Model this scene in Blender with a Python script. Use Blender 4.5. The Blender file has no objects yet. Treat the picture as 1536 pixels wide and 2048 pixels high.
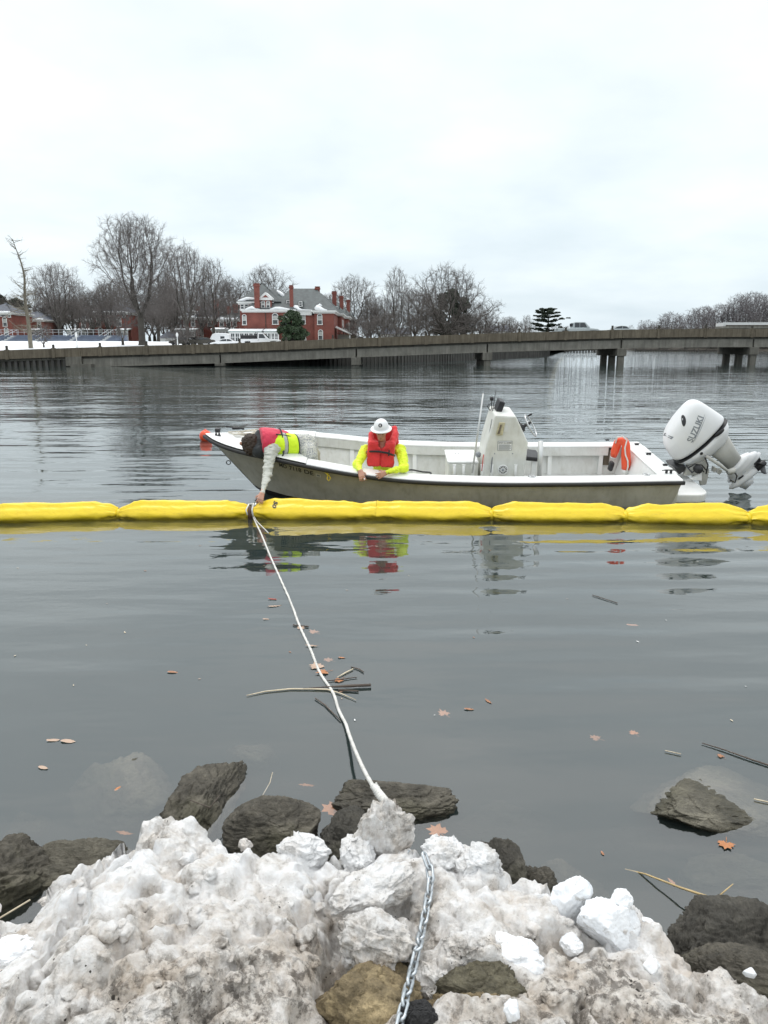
import bpy, bmesh, math, random, time
import numpy as np
from mathutils import Vector, Matrix, Euler
from math import radians as R, sin, cos, pi, tan, atan, atan2, sqrt

T0 = time.time()
rng = np.random.default_rng(7)
random.seed(7)
SC = bpy.context.scene
COL = SC.collection

# ------------------------------------------------------------------ camera
CAM_H, PITCH, FOC = 2.4, R(12.58), 1479.0
cam = bpy.data.cameras.new('camera')
cam.sensor_fit = 'VERTICAL'; cam.sensor_height = 36.0; cam.lens = FOC / 2048 * 36.0
cam.clip_start = 0.05; cam.clip_end = 6000
camo = bpy.data.objects.new('camera', cam); COL.objects.link(camo)
camo.location = (0, 0, CAM_H); camo.rotation_euler = (pi/2 - PITCH, 0, 0)
SC.camera = camo

# ------------------------------------------------------------------ world: overcast daylight
SUN_EL, SUN_AZ = R(66), R(-25)      # azimuth measured from +Y towards +X
world = bpy.data.worlds.new('World'); SC.world = world; world.use_nodes = True
wn, wl = world.node_tree.nodes, world.node_tree.links
wn.clear()
def WN(t, **k):
    n = wn.new(t)
    for a, b in k.items(): setattr(n, a, b)
    return n
w_out = WN('ShaderNodeOutputWorld')
sky = WN('ShaderNodeTexSky', sky_type='NISHITA'); sky.sun_disc = False
sky.sun_elevation = SUN_EL; sky.sun_rotation = SUN_AZ
sky.air_density = 1.0; sky.dust_density = 4.0
bg_sky = WN('ShaderNodeBackground'); bg_sky.inputs['Strength'].default_value = 0.10
wl.new(sky.outputs[0], bg_sky.inputs[0])
w_tc = WN('ShaderNodeTexCoord'); w_sep = WN('ShaderNodeSeparateXYZ'); wl.new(w_tc.outputs['Generated'], w_sep.inputs[0])
w_add = WN('ShaderNodeMath', operation='ADD'); wl.new(w_sep.outputs[2], w_add.inputs[0]); w_add.inputs[1].default_value = 0.22
w_abs = WN('ShaderNodeMath', operation='MAXIMUM'); wl.new(w_add.outputs[0], w_abs.inputs[0]); w_abs.inputs[1].default_value = 0.12
w_dx = WN('ShaderNodeMath', operation='DIVIDE'); wl.new(w_sep.outputs[0], w_dx.inputs[0]); wl.new(w_abs.outputs[0], w_dx.inputs[1])
w_dy = WN('ShaderNodeMath', operation='DIVIDE'); wl.new(w_sep.outputs[1], w_dy.inputs[0]); wl.new(w_abs.outputs[0], w_dy.inputs[1])
w_cmb = WN('ShaderNodeCombineXYZ'); wl.new(w_dx.outputs[0], w_cmb.inputs[0]); wl.new(w_dy.outputs[0], w_cmb.inputs[1])
w_ns = WN('ShaderNodeTexNoise'); w_ns.inputs['Scale'].default_value = 1.35; w_ns.inputs['Detail'].default_value = 5; w_ns.inputs['Roughness'].default_value = 0.5
wl.new(w_cmb.outputs[0], w_ns.inputs['Vector'])
w_rmp = WN('ShaderNodeValToRGB')      # cloud texture of the overcast deck
w_rmp.color_ramp.elements[0].position = 0.30; w_rmp.color_ramp.elements[0].color = (0.85, 0.885, 0.91, 1)
w_rmp.color_ramp.elements[1].position = 0.68; w_rmp.color_ramp.elements[1].color = (1.11, 1.10, 1.09, 1)
wl.new(w_ns.outputs[0], w_rmp.inputs[0])
w_grd = WN('ShaderNodeValToRGB')      # overcast sky: dimmer at the horizon, brighter towards the zenith
w_grd.color_ramp.elements[0].position = 0.0; w_grd.color_ramp.elements[0].color = (0.66, 0.74, 0.785, 1)
w_grd.color_ramp.elements[1].position = 0.75; w_grd.color_ramp.elements[1].color = (1.22, 1.24, 1.25, 1)
w_e = w_grd.color_ramp.elements.new(0.14); w_e.color = (0.735, 0.81, 0.845, 1)
w_e = w_grd.color_ramp.elements.new(0.36); w_e.color = (0.81, 0.86, 0.88, 1)
wl.new(w_sep.outputs[2], w_grd.inputs[0])
w_mul = WN('ShaderNodeMixRGB', blend_type='MULTIPLY'); w_mul.inputs[0].default_value = 1
wl.new(w_rmp.outputs[0], w_mul.inputs[1]); wl.new(w_grd.outputs[0], w_mul.inputs[2])
bg_cld = WN('ShaderNodeBackground'); bg_cld.inputs['Strength'].default_value = 1.0
wl.new(w_mul.outputs[0], bg_cld.inputs[0])
w_mix = WN('ShaderNodeMixShader'); w_mix.inputs[0].default_value = 0.94
wl.new(bg_sky.outputs[0], w_mix.inputs[1]); wl.new(bg_cld.outputs[0], w_mix.inputs[2])
wl.new(w_mix.outputs[0], w_out.inputs['Surface'])

sun = bpy.data.lights.new('sun', 'SUN'); sun.energy = 0.9; sun.angle = R(20); sun.color = (1.0, 0.97, 0.93)
suno = bpy.data.objects.new('sun', sun); COL.objects.link(suno)
sd = Vector((sin(SUN_AZ)*cos(SUN_EL), cos(SUN_AZ)*cos(SUN_EL), sin(SUN_EL)))
suno.rotation_euler = sd.to_track_quat('Z', 'Y').to_euler(); suno.location = (0, 0, 60)

vs = SC.view_settings
vs.view_transform = 'Standard'; vs.look = 'None'; vs.exposure = 0.34; vs.gamma = 1.0; vs.use_curve_mapping = False
cy = SC.cycles
cy.max_bounces = 8; cy.diffuse_bounces = 4; cy.glossy_bounces = 4; cy.transmission_bounces = 6
cy.transparent_max_bounces = 12; cy.volume_bounces = 2; cy.caustics_reflective = False; cy.caustics_refractive = False
cy.use_denoising = True
cy.sample_clamp_indirect = 6

# ------------------------------------------------------------------ projection helpers (photo pixel -> world)
CF = np.array((0, cos(PITCH), -sin(PITCH))); CU = np.array((0, sin(PITCH), cos(PITCH)))
def ray(px, py):
    return CF + np.array(((px-768)/FOC, 0, 0)) - CU*((py-1024)/FOC)
def PZ(px, py, z=0.0):          # where the sight line meets the level z
    d = ray(px, py); t = (z-CAM_H)/d[2]; return np.array((0, 0, CAM_H)) + d*t
def PY(px, py, Y):              # where the sight line meets the vertical plane y = Y
    d = ray(px, py); t = Y/d[1]; return np.array((0, 0, CAM_H)) + d*t
def XY(px, Y, z=2.0):           # x of a photo column at ground distance Y, height z
    depth = Y*cos(PITCH) + (CAM_H - z)*sin(PITCH); return (px-768)/FOC*depth

# ------------------------------------------------------------------ object helpers
def link(o, parent=None):
    COL.objects.link(o)
    if parent is not None: o.parent = parent
    return o
def tag(o, label=None, cat=None, group=None, kind=None):
    if label: o['label'] = label
    if cat: o['category'] = cat
    if group: o['group'] = group
    if kind: o['kind'] = kind
    return o
def empty(name, loc=(0, 0, 0), rot=(0, 0, 0), parent=None):
    o = bpy.data.objects.new(name, None); o.empty_display_size = 0.1
    o.location = loc; o.rotation_euler = rot
    return link(o, parent)
def thing(name, label, cat, loc=(0, 0, 0), rot=(0, 0, 0), group=None):
    return tag(empty(name, loc, rot), label, cat, group)
def mesh_np(name, V, F, smooth=False):
    """V (n,3), F (m,k) array of equal-sized faces, or list of arrays"""
    me = bpy.data.meshes.new(name)
    Fs = F if isinstance(F, list) else [F]
    Fs = [np.asarray(f, dtype=np.int32) for f in Fs if len(f)]
    V = np.asarray(V, dtype=np.float32)
    me.vertices.add(len(V)); me.vertices.foreach_set('co', V.ravel())
    nl = sum(f.size for f in Fs); npoly = sum(len(f) for f in Fs)
    me.loops.add(nl); me.loops.foreach_set('vertex_index', np.concatenate([f.ravel() for f in Fs]))
    me.polygons.add(npoly)
    tot = np.concatenate([np.full(len(f), f.shape[1], dtype=np.int32) for f in Fs])
    st = np.concatenate([[0], np.cumsum(tot)[:-1]]).astype(np.int32)
    me.polygons.foreach_set('loop_start', st)
    if smooth: me.polygons.foreach_set('use_smooth', np.ones(npoly, dtype=bool))
    me.update(calc_edges=True); me.validate()
    return me
def obj(name, me, mat=None, parent=None, loc=None, rot=None):
    if mat is not None and not me.materials:
        for m in (mat if isinstance(mat, (list, tuple)) else [mat]): me.materials.append(m)
    o = bpy.data.objects.new(name, me)
    if loc is not None: o.location = loc
    if rot is not None: o.rotation_euler = rot
    return link(o, parent)
def copy_tree(o, parent=None):
    c = o.copy(); link(c)
    if parent is not None: c.parent = parent
    for ch in list(o.children): copy_tree(ch, c)
    return c

class MB:
    """collects boxes, tubes, lathes, lofts into one mesh"""
    def __init__(s): s.v = []; s.f = []; s.m = []; s.mi = 0
    def add(s, V, F):
        b = len(s.v); s.v.extend([tuple(map(float, p)) for p in V]); s.f.extend([tuple(i+b for i in f) for f in F]); s.m.extend([s.mi]*len(F)); return s
    def box(s, x0, x1, y0, y1, z0, z1):
        V = [(x0,y0,z0),(x1,y0,z0),(x1,y1,z0),(x0,y1,z0),(x0,y0,z1),(x1,y0,z1),(x1,y1,z1),(x0,y1,z1)]
        return s.add(V, [(0,3,2,1),(4,5,6,7),(0,1,5,4),(1,2,6,5),(2,3,7,6),(3,0,4,7)])
    def cbox(s, c, size, M=None):
        x, y, z = [k/2 for k in size]
        V = [Vector((a*x, b*y, d*z)) for d in (-1, 1) for a, b in ((-1,-1),(1,-1),(1,1),(-1,1))]
        if M is not None: V = [M @ v for v in V]
        V = [v + Vector(c) for v in V]
        return s.add(V, [(0,3,2,1),(4,5,6,7),(0,1,5,4),(1,2,6,5),(2,3,7,6),(3,0,4,7)])
    def prism(s, poly, axis, a0, a1):
        """polygon (u,v) extruded along axis: 'x': (u=y,v=z) 'y': (u=x,v=z) 'z': (u=x,v=y)"""
        n = len(poly)
        def mk(u, v, a): return {'x': (a, u, v), 'y': (u, a, v), 'z': (u, v, a)}[axis]
        V = [mk(u, v, a0) for u, v in poly] + [mk(u, v, a1) for u, v in poly]
        F = [tuple(range(n))[::-1], tuple(range(n, 2*n))] + [(i, (i+1) % n, n+(i+1) % n, n+i) for i in range(n)]
        return s.add(V, F)
    def loft(s, rings, close=True, cap0=True, cap1=True):
        n = len(rings[0]); V = [p for r in rings for p in r]; F = []
        for k in range(len(rings)-1):
            for i in range(n if close else n-1):
                j = (i+1) % n; F.append((k*n+i, k*n+j, (k+1)*n+j, (k+1)*n+i))
        if cap0: F.append(tuple(range(n))[::-1])
        if cap1: F.append(tuple(range((len(rings)-1)*n, len(rings)*n)))
        return s.add(V, F)
    def tube(s, pts, r, n=8, cap=True, closed=False):
        pts = [Vector(p) for p in pts]; m = len(pts)
        rs = r if isinstance(r, (list, tuple)) else [r]*m
        rings = []; prev = None
        for i, p in enumerate(pts):
            if closed: t = pts[(i+1) % m] - pts[i-1]
            else: t = pts[min(i+1, m-1)] - pts[max(i-1, 0)]
            t.normalize()
            if prev is None:
                a = Vector((0, 0, 1)) if abs(t.z) < 0.9 else Vector((1, 0, 0)); u = t.cross(a).normalized()
            else: u = (prev - t*prev.dot(t)).normalized()
            prev = u; w = t.cross(u)
            rings.append([p + (u*cos(2*pi*k/n) + w*sin(2*pi*k/n))*rs[i] for k in range(n)])
        if closed: rings.append(rings[0]); return s.loft(rings, True, False, False)
        return s.loft(rings, True, cap, cap)
    def lathe(s, prof, n=16, c=(0, 0, 0), M=None):
        rings = []
        for r_, z in prof:
            ring = [Vector((r_*cos(2*pi*k/n), r_*sin(2*pi*k/n), z)) for k in range(n)]
            if M is not None: ring = [M @ v for v in ring]
            rings.append([v + Vector(c) for v in ring])
        return s.loft(rings)
    def mesh(s, name, smooth=False):
        me = bpy.data.meshes.new(name); me.from_pydata(s.v, [], s.f)
        me.polygons.foreach_set('material_index', s.m)
        if smooth: me.polygons.foreach_set('use_smooth', [True]*len(s.f))
        me.update(); return me
    def build(s, name, mat=None, parent=None, smooth=False, loc=None, rot=None, bevel=0, auto=None, seg=2):
        o = obj(name, s.mesh(name, smooth), mat, parent, loc, rot)
        if bevel:
            b = o.modifiers.new('bevel', 'BEVEL'); b.width = bevel; b.segments = seg; b.limit_method = 'ANGLE'; b.angle_limit = R(40); b.harden_normals = False
        return o
def set_smooth_by_angle(me, ang=40):
    bm = bmesh.new(); bm.from_mesh(me)
    for f in bm.faces: f.smooth = True
    for e in bm.edges:
        if len(e.link_faces) == 2 and e.calc_face_angle(0) > R(ang): e.smooth = False
    bm.to_mesh(me); bm.free()

# ------------------------------------------------------------------ numpy noise
_pp = np.random.default_rng(3).permutation(256); _pp = np.concatenate([_pp, _pp, _pp])
_gg = np.random.default_rng(4).normal(size=(256, 3)); _gg /= np.linalg.norm(_gg, axis=1)[:, None]
_gg = _gg.astype(np.float32)
def perlin(P):
    P = np.asarray(P, dtype=np.float32); I = np.floor(P).astype(np.int64); Fr = P - I; I &= 255
    w = Fr*Fr*Fr*(Fr*(Fr*6-15)+10); out = 0
    for dx in (0, 1):
        for dy in (0, 1):
            for dz in (0, 1):
                g = _gg[_pp[_pp[_pp[(I[:, 0]+dx) & 255]+((I[:, 1]+dy) & 255)]+((I[:, 2]+dz) & 255)]]
                d = (g[:, 0]*(Fr[:, 0]-dx) + g[:, 1]*(Fr[:, 1]-dy) + g[:, 2]*(Fr[:, 2]-dz))
                out = out + d*(w[:, 0] if dx else 1-w[:, 0])*(w[:, 1] if dy else 1-w[:, 1])*(w[:, 2] if dz else 1-w[:, 2])
    return out
def fbm(P, oct=4, gain=0.5, lac=2.03, mode=None):
    P = np.asarray(P, dtype=np.float32); s = 0; a = 1.0; n = 0
    for k in range(oct):
        v = perlin(P + 17.3*k)
        if mode == 'billow': v = np.abs(v)*2 - 0.5
        elif mode == 'ridge': v = 0.5 - np.abs(v)*2
        s = s + a*v; n += a; P = P*lac; a *= gain
    return s
def worley(P, seed=0):
    """F1, F2 distances of a jittered grid"""
    P = np.asarray(P, dtype=np.float32); I = np.floor(P).astype(np.int64); Fr = P - I
    f1 = np.full(len(P), 9.0, np.float32); f2 = f1.copy()
    for dx in (-1, 0, 1):
        for dy in (-1, 0, 1):
            for dz in (-1, 0, 1):
                h = _pp[_pp[_pp[(I[:, 0]+dx+seed) & 255]+((I[:, 1]+dy) & 255)]+((I[:, 2]+dz) & 255)]
                j = (_gg[h]*0.5+0.5)
                d = np.sqrt(((np.stack([dx+j[:, 0], dy+j[:, 1], dz+j[:, 2]], 1)-Fr)**2).sum(1))
                m = d < f1; f2 = np.where(m, f1, np.minimum(f2, d)); f1 = np.where(m, d, f1)
    return f1, f2

# ------------------------------------------------------------------ signed-distance modelling (surface nets)
def surf_nets(fn, lo, hi, h):
    lo = np.array(lo, float); hi = np.array(hi, float); n = np.ceil((hi-lo)/h).astype(int)+1
    ax = [lo[i]+h*np.arange(n[i]) for i in range(3)]
    B = 4; nb = (n+B-1)//B                       # evaluate block centres first, then only blocks near the surface
    bc = [lo[i]+h*(np.arange(nb[i])*B+(B-1)/2) for i in range(3)]
    Gc = np.stack(np.meshgrid(*bc, indexing='ij'), -1).reshape(-1, 3).astype(np.float32)
    Dc = np.concatenate([fn(Gc[i:i+300000]) for i in range(0, len(Gc), 300000)]).reshape(nb)
    D = np.repeat(np.repeat(np.repeat(Dc, B, 0), B, 1), B, 2)[:n[0], :n[1], :n[2]].astype(np.float32)
    near = np.argwhere(np.abs(D) < B*h*0.87*1.5+0.02); G = (lo+near*h).astype(np.float32)
    if len(G):
        val = np.concatenate([fn(G[i:i+300000]) for i in range(0, len(G), 300000)]); D[near[:, 0], near[:, 1], near[:, 2]] = val
    S = D < 0
    c = np.zeros(n-1, int)
    for a in (0, 1):
        for b in (0, 1):
            for d in (0, 1): c += S[a:n[0]-1+a, b:n[1]-1+b, d:n[2]-1+d]
    act = (c > 0) & (c < 8); idx = -np.ones(n-1, np.int64); ids = np.argwhere(act); idx[act] = np.arange(len(ids))
    acc = np.zeros((len(ids), 3)); cnt = np.zeros(len(ids))
    cor = [(a, b, d) for a in (0, 1) for b in (0, 1) for d in (0, 1)]
    for i in range(8):
        for j in range(i+1, 8):
            A, B = np.array(cor[i]), np.array(cor[j])
            if np.abs(A-B).sum() != 1: continue
            pa, pb = ids+A, ids+B
            da = D[pa[:, 0], pa[:, 1], pa[:, 2]]; db = D[pb[:, 0], pb[:, 1], pb[:, 2]]
            m = (da < 0) != (db < 0); t = np.where(m, da/np.where(m, da-db, 1), 0)
            acc += np.where(m[:, None], pa + (B-A)*t[:, None], 0); cnt += m
    V = lo + h*acc/cnt[:, None]
    quads = []
    for axis in range(3):
        u, v = (axis+1) % 3, (axis+2) % 3
        sl0 = [slice(1, n[k]-1) for k in range(3)]; sl0[axis] = slice(0, n[axis]-1)
        sl1 = list(sl0); sl1[axis] = slice(1, n[axis])
        s0, s1 = S[tuple(sl0)], S[tuple(sl1)]; e = np.argwhere(s0 != s1)
        base = e.copy(); base[:, u] += 1; base[:, v] += 1
        fl = s0[e[:, 0], e[:, 1], e[:, 2]]
        q = []
        for du, dv in ((1, 1), (0, 1), (0, 0), (1, 0)):
            k = base.copy(); k[:, u] -= du; k[:, v] -= dv; q.append(idx[k[:, 0], k[:, 1], k[:, 2]])
        q = np.stack(q, 1); q[~fl] = q[~fl][:, ::-1]; quads.append(q)
    return V, np.concatenate(quads)
def sd_cone(P, a, b, ra, rb):      # round cone between two joints
    a = np.array(a, np.float32); b = np.array(b, np.float32); ab = b-a; t = np.clip(((P-a)@ab)/max(ab@ab, 1e-9), 0, 1)
    return np.linalg.norm(P-a-t[:, None]*ab, axis=1) - (ra+(rb-ra)*t)
def sd_ell(P, c, r, M=None):
    Q = P-np.array(c, np.float32)
    if M is not None: Q = Q@np.array(M, np.float32)      # columns of M are the ellipsoid axes
    r = np.array(r, np.float32); k0 = np.linalg.norm(Q/r, axis=1); k1 = np.linalg.norm(Q/(r*r), axis=1)
    return k0*(k0-1)/np.maximum(k1, 1e-6)
def sd_box(P, c, s, rad=0.0, M=None):
    Q = P-np.array(c, np.float32)
    if M is not None: Q = Q@np.array(M, np.float32)
    q = np.abs(Q)-np.array(s, np.float32)+rad
    return np.linalg.norm(np.maximum(q, 0), axis=1)+np.minimum(q.max(1), 0)-rad
def smin(a, b, k):
    h = np.clip(0.5+0.5*(b-a)/k, 0, 1); return b*(1-h)+a*h-k*h*(1-h)
def smax(a, b, k): return -smin(-a, -b, k)
# ------------------------------------------------------------------ materials
class NT:
    def __init__(s, name):
        s.mat = bpy.data.materials.new(name); s.mat.use_nodes = True
        s.n = s.mat.node_tree.nodes; s.l = s.mat.node_tree.links
        s.bsdf = s.n['Principled BSDF']; s.out = s.n['Material Output']
    def node(s, t, ins=None, **k):
        n = s.n.new(t)
        for a, b in k.items(): setattr(n, a, b)
        for a, b in (ins or {}).items(): s.set(n.inputs[a], b)
        return n
    def set(s, sock, v):
        if isinstance(v, bpy.types.NodeSocket): s.l.new(v, sock)
        elif isinstance(v, (tuple, list)) and sock.type == 'RGBA': sock.default_value = (*v[:3], 1)
        else: sock.default_value = v
    def pos(s, obj_space=True):
        if not hasattr(s, '_tc'): s._tc = s.n.new('ShaderNodeTexCoord'); s._geo = s.n.new('ShaderNodeNewGeometry')
        return s._tc.outputs['Object'] if obj_space else s._geo.outputs['Position']
    def noise(s, scale, detail=4, rough=0.55, vec=None, dist=0.0, out=0):
        n = s.node('ShaderNodeTexNoise', {'Scale': scale, 'Detail': detail, 'Roughness': rough, 'Distortion': dist})
        s.l.new(vec or s.pos(), n.inputs['Vector']); return n.outputs[out]
    def vor(s, scale, vec=None, feature='F1', out=0):
        n = s.node('ShaderNodeTexVoronoi', {'Scale': scale}, feature=feature); s.l.new(vec or s.pos(), n.inputs['Vector']); return n.outputs[out]
    def mapping(s, vec, scale=(1, 1, 1), rot=(0, 0, 0), loc=(0, 0, 0)):
        n = s.node('ShaderNodeMapping', {'Scale': scale, 'Rotation': rot, 'Location': loc}); s.l.new(vec, n.inputs[0]); return n.outputs[0]
    def ramp(s, fac, stops, interp='LINEAR'):
        n = s.node('ShaderNodeValToRGB'); cr = n.color_ramp; cr.interpolation = interp
        for i, (p, c) in enumerate(stops):
            e = cr.elements[i] if i < 2 else cr.elements.new(p)
            e.position = p
            c = (c, c, c) if isinstance(c, (int, float)) else c
            e.color = (*c[:3], 1)
        s.l.new(fac, n.inputs[0]); return n.outputs[0]
    def mix(s, f, a, b, mode='MIX'):
        n = s.node('ShaderNodeMixRGB', blend_type=mode); s.set(n.inputs[0], f); s.set(n.inputs[1], a); s.set(n.inputs[2], b); return n.outputs[0]
    def math(s, op, a, b=0.0, c=None, clamp=False):
        n = s.node('ShaderNodeMath', operation=op, use_clamp=clamp); s.set(n.inputs[0], a); s.set(n.inputs[1], b)
        if c is not None: s.set(n.inputs[2], c)
        return n.outputs[0]
    def bump(s, height, dist=0.01, strength=1.0, normal=None):
        n = s.node('ShaderNodeBump', {'Strength': strength, 'Distance': dist}); s.l.new(height, n.inputs['Height'])
        if normal: s.l.new(normal, n.inputs['Normal'])
        return n.outputs[0]
    def fin(s, color=None, rough=0.6, normal=None, metal=0.0, spec=0.5, **k):
        b = s.bsdf
        if color is not None: s.set(b.inputs['Base Color'], color)
        s.set(b.inputs['Roughness'], rough); s.set(b.inputs['Metallic'], metal); s.set(b.inputs['Specular IOR Level'], spec)
        if normal is not None: s.l.new(normal, b.inputs['Normal'])
        for a, v in k.items(): s.set(b.inputs[a.replace('_', ' ')], v)
        return s.mat
def shade(c, k): return tuple(x*k for x in c)
def m_plain(name, c, rough=0.6, var=0.15, scale=8, bump=0.0, bscale=60, metal=0.0, spec=0.5, world=False):
    t = NT(name); v = t.noise(scale, 5, 0.6, vec=t.pos(not world))
    col = t.ramp(v, [(0.25, shade(c, 1-var)), (0.75, shade(c, 1+var))])
    nb = t.bump(t.noise(bscale, 3, vec=t.pos(not world)), bump) if bump else None
    r = t.math('ADD', t.math('MULTIPLY', v, 0.2), rough-0.1)
    return t.fin(col, r, nb, metal, spec)

M = {}
# --- far shore
M['bark'] = m_plain('bark', (0.062, 0.056, 0.048), 0.9, 0.35, 1.5)
M['bark_grey'] = m_plain('bark_grey', (0.115, 0.108, 0.095), 0.9, 0.3, 1.5)
M['bark_tan'] = m_plain('bark_tan', (0.20, 0.18, 0.14), 0.9, 0.25, 1.5)
M['twig'] = m_plain('twig', (0.145, 0.130, 0.122), 0.9, 0.3, 0.7)
M['twig_hazed'] = m_plain('twig_hazed', (0.20, 0.185, 0.19), 0.9, 0.25, 0.3)  # paler than the near twigs: distance haze put into the colour
M['needle'] = m_plain('needle', (0.045, 0.062, 0.040), 0.8, 0.5, 1.3)
M['leaf_green'] = m_plain('leaf_green', (0.045, 0.075, 0.035), 0.6, 0.55, 1.6)
def m_brick():
    t = NT('brick'); b = t.node('ShaderNodeTexBrick', {'Color1': (0.26, 0.070, 0.053), 'Color2': (0.21, 0.058, 0.045), 'Mortar': (0.22, 0.13, 0.11),
        'Scale': 1.0, 'Mortar Size': 0.008, 'Brick Width': 0.22, 'Row Height': 0.075})
    v = t.mapping(t.pos(False), (1, 1, 1), (R(90), 0, 0)); t.l.new(v, b.inputs['Vector'])
    c = t.mix(0.6, b.outputs[0], t.ramp(t.noise(0.5, 6, vec=t.pos(False)), [(0.3, (0.6, 0.55, 0.55)), (0.7, (1.25, 1.2, 1.15))]), 'MULTIPLY')
    return t.fin(c, 0.85)
M['brick'] = m_brick()
def m_slate(name, c):
    t = NT(name); p = t.pos(False)
    w = t.node('ShaderNodeTexWave', {'Scale': 1.6, 'Distortion': 1.5, 'Detail': 2}, wave_type='BANDS', bands_direction='Z'); t.l.new(p, w.inputs[0])
    v = t.noise(1.2, 6, 0.65, vec=p)
    col = t.ramp(v, [(0.25, shade(c, 0.65)), (0.5, c), (0.75, (c[0]*1.25, c[1]*1.35, c[2]*1.3))])
    col = t.mix(0.25, col, t.ramp(w.outputs[0], [(0.0, 0.55), (0.6, 1.0)]), 'MULTIPLY')
    return t.fin(col, 0.75)
M['slate'] = m_slate('slate', (0.105, 0.118, 0.12))
M['slate_blue'] = m_slate('slate_blue', (0.09, 0.10, 0.125))
M['white_trim'] = m_plain('white_trim', (0.74, 0.75, 0.74), 0.6, 0.06, 2)
M['copper_roof'] = m_plain('copper_roof', (0.28, 0.36, 0.34), 0.6, 0.2, 2)
def m_glass_far():
    t = NT('window_glass'); return t.fin((0.05, 0.055, 0.06), 0.08, spec=0.8)
M['pane'] = m_glass_far()
M['blind'] = m_plain('window_blind', (0.42, 0.43, 0.41), 0.7, 0.1, 2)
M['snow_far'] = m_plain('snow_far', (0.86, 0.88, 0.90), 0.8, 0.05, 0.3)
def m_concrete(name, c, streak=0.6, sc=1.0):
    t = NT(name); p = t.pos(False)
    v1 = t.noise(0.9*sc, 6, 0.65, vec=p)
    v2 = t.noise(3.2*sc, 5, 0.7, vec=t.mapping(p, (1, 1, 0.07)))
    v3 = t.noise(18*sc, 4, 0.6, vec=p)
    col = t.ramp(v1, [(0.25, shade(c, 0.7)), (0.75, shade(c, 1.25))])
    col = t.mix(streak, col, t.ramp(v2, [(0.32, (0.42, 0.38, 0.33)), (0.62, (1.1, 1.08, 1.05))]), 'MULTIPLY')
    col = t.mix(0.3, col, t.ramp(v3, [(0.3, 0.7), (0.7, 1.15)]), 'MULTIPLY')
    return t.fin(col, 0.9, t.bump(v3, 0.01, 0.5))
M['parapet'] = m_concrete('parapet_concrete', (0.175, 0.152, 0.115), 0.75)
M['girder'] = m_concrete('girder_concrete', (0.23, 0.225, 0.20), 0.5)
M['pier'] = m_concrete('pier_concrete', (0.17, 0.165, 0.145), 0.6)
M['post_dark'] = m_plain('dark_post', (0.06, 0.055, 0.045), 0.8, 0.3, 3)
M['asphalt'] = m_plain('asphalt', (0.05, 0.05, 0.052), 0.9, 0.2, 2)
M['pile'] = m_concrete('sheet_pile', (0.095, 0.095, 0.09), 0.8, 0.6)
M['soil'] = m_plain('soil', (0.06, 0.052, 0.042), 0.95, 0.4, 0.6)
M['car_white'] = m_plain('white_car_paint', (0.78, 0.79, 0.80), 0.25, 0.02, 1, spec=0.6)
M['car_silver'] = m_plain('silver_car_paint', (0.50, 0.55, 0.56), 0.3, 0.03, 1, spec=0.6)
M['car_glass'] = NT('car_glass').fin((0.03, 0.035, 0.04), 0.06, spec=0.8)
M['tyre'] = m_plain('tyre', (0.02, 0.02, 0.02), 0.85, 0.2, 10)
M['chrome'] = NT('chrome').fin((0.7, 0.7, 0.7), 0.15, metal=1.0)
M['bleacher'] = m_plain('bleacher_metal', (0.22, 0.26, 0.34), 0.5, 0.2, 1.5)
M['rail_metal'] = m_plain('rail_metal', (0.5, 0.52, 0.53), 0.45, 0.1, 3)
M['black'] = m_plain('black_plastic', (0.018, 0.018, 0.02), 0.45, 0.2, 12)
M['black_rubber'] = m_plain('black_rubber', (0.025, 0.026, 0.027), 0.55, 0.35, 14, 0.002, 40)
# --- near things
def m_fibre(name, c, dirt=0.25):
    t = NT(name); v = t.noise(3.0, 6, 0.65); s = t.noise(14, 4, 0.6, vec=t.mapping(t.pos(), (1, 1, 0.25)))
    col = t.mix(dirt, c, t.ramp(v, [(0.35, (0.62, 0.60, 0.54)), (0.6, (1, 1, 1))]), 'MULTIPLY')
    col = t.mix(dirt, col, t.ramp(s, [(0.3, (0.7, 0.68, 0.62)), (0.5, (1, 1, 1))]), 'MULTIPLY')
    return t.fin(col, t.math('ADD', t.math('MULTIPLY', v, 0.25), 0.25), spec=0.5)
M['gel_white'] = m_fibre('white_gelcoat', (0.82, 0.83, 0.82), 0.2)
M['gel_inner'] = m_fibre('inner_gelcoat', (0.72, 0.73, 0.71), 0.35)
M['console_white'] = m_fibre('console_white', (0.72, 0.73, 0.69), 0.35)
M['hull_grey'] = m_fibre('grey_hull_paint', (0.46, 0.46, 0.42), 0.5)
M['bottom_black'] = m_plain('bottom_paint', (0.018, 0.018, 0.02), 0.6, 0.3, 6)
M['motor_white'] = m_fibre('motor_white', (0.80, 0.81, 0.82), 0.08)
M['motor_grey'] = m_fibre('motor_grey', (0.50, 0.50, 0.47), 0.3)
M['letter_grey'] = m_plain('letter_grey', (0.25, 0.27, 0.29), 0.4, 0.05, 5)
M['letter_black'] = m_plain('letter_black', (0.03, 0.03, 0.03), 0.5, 0.05, 5)
M['steel'] = NT('steel').fin((0.55, 0.56, 0.56), 0.3, metal=1.0)
M['alu'] = NT('aluminium').fin((0.62, 0.63, 0.62), 0.42, metal=0.9)
M['yellowed'] = m_plain('yellowed_plastic', (0.55, 0.50, 0.33), 0.6, 0.3, 20)
M['orange_pvc'] = m_plain('orange_vinyl', (0.85, 0.10, 0.035), 0.4, 0.1, 6)
M['red_line'] = m_plain('red_line', (0.5, 0.05, 0.03), 0.6, 0.1, 6)
M['rope_white'] = m_plain('white_rope', (0.70, 0.69, 0.65), 0.85, 0.22, 14, 0.004, 200)
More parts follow.
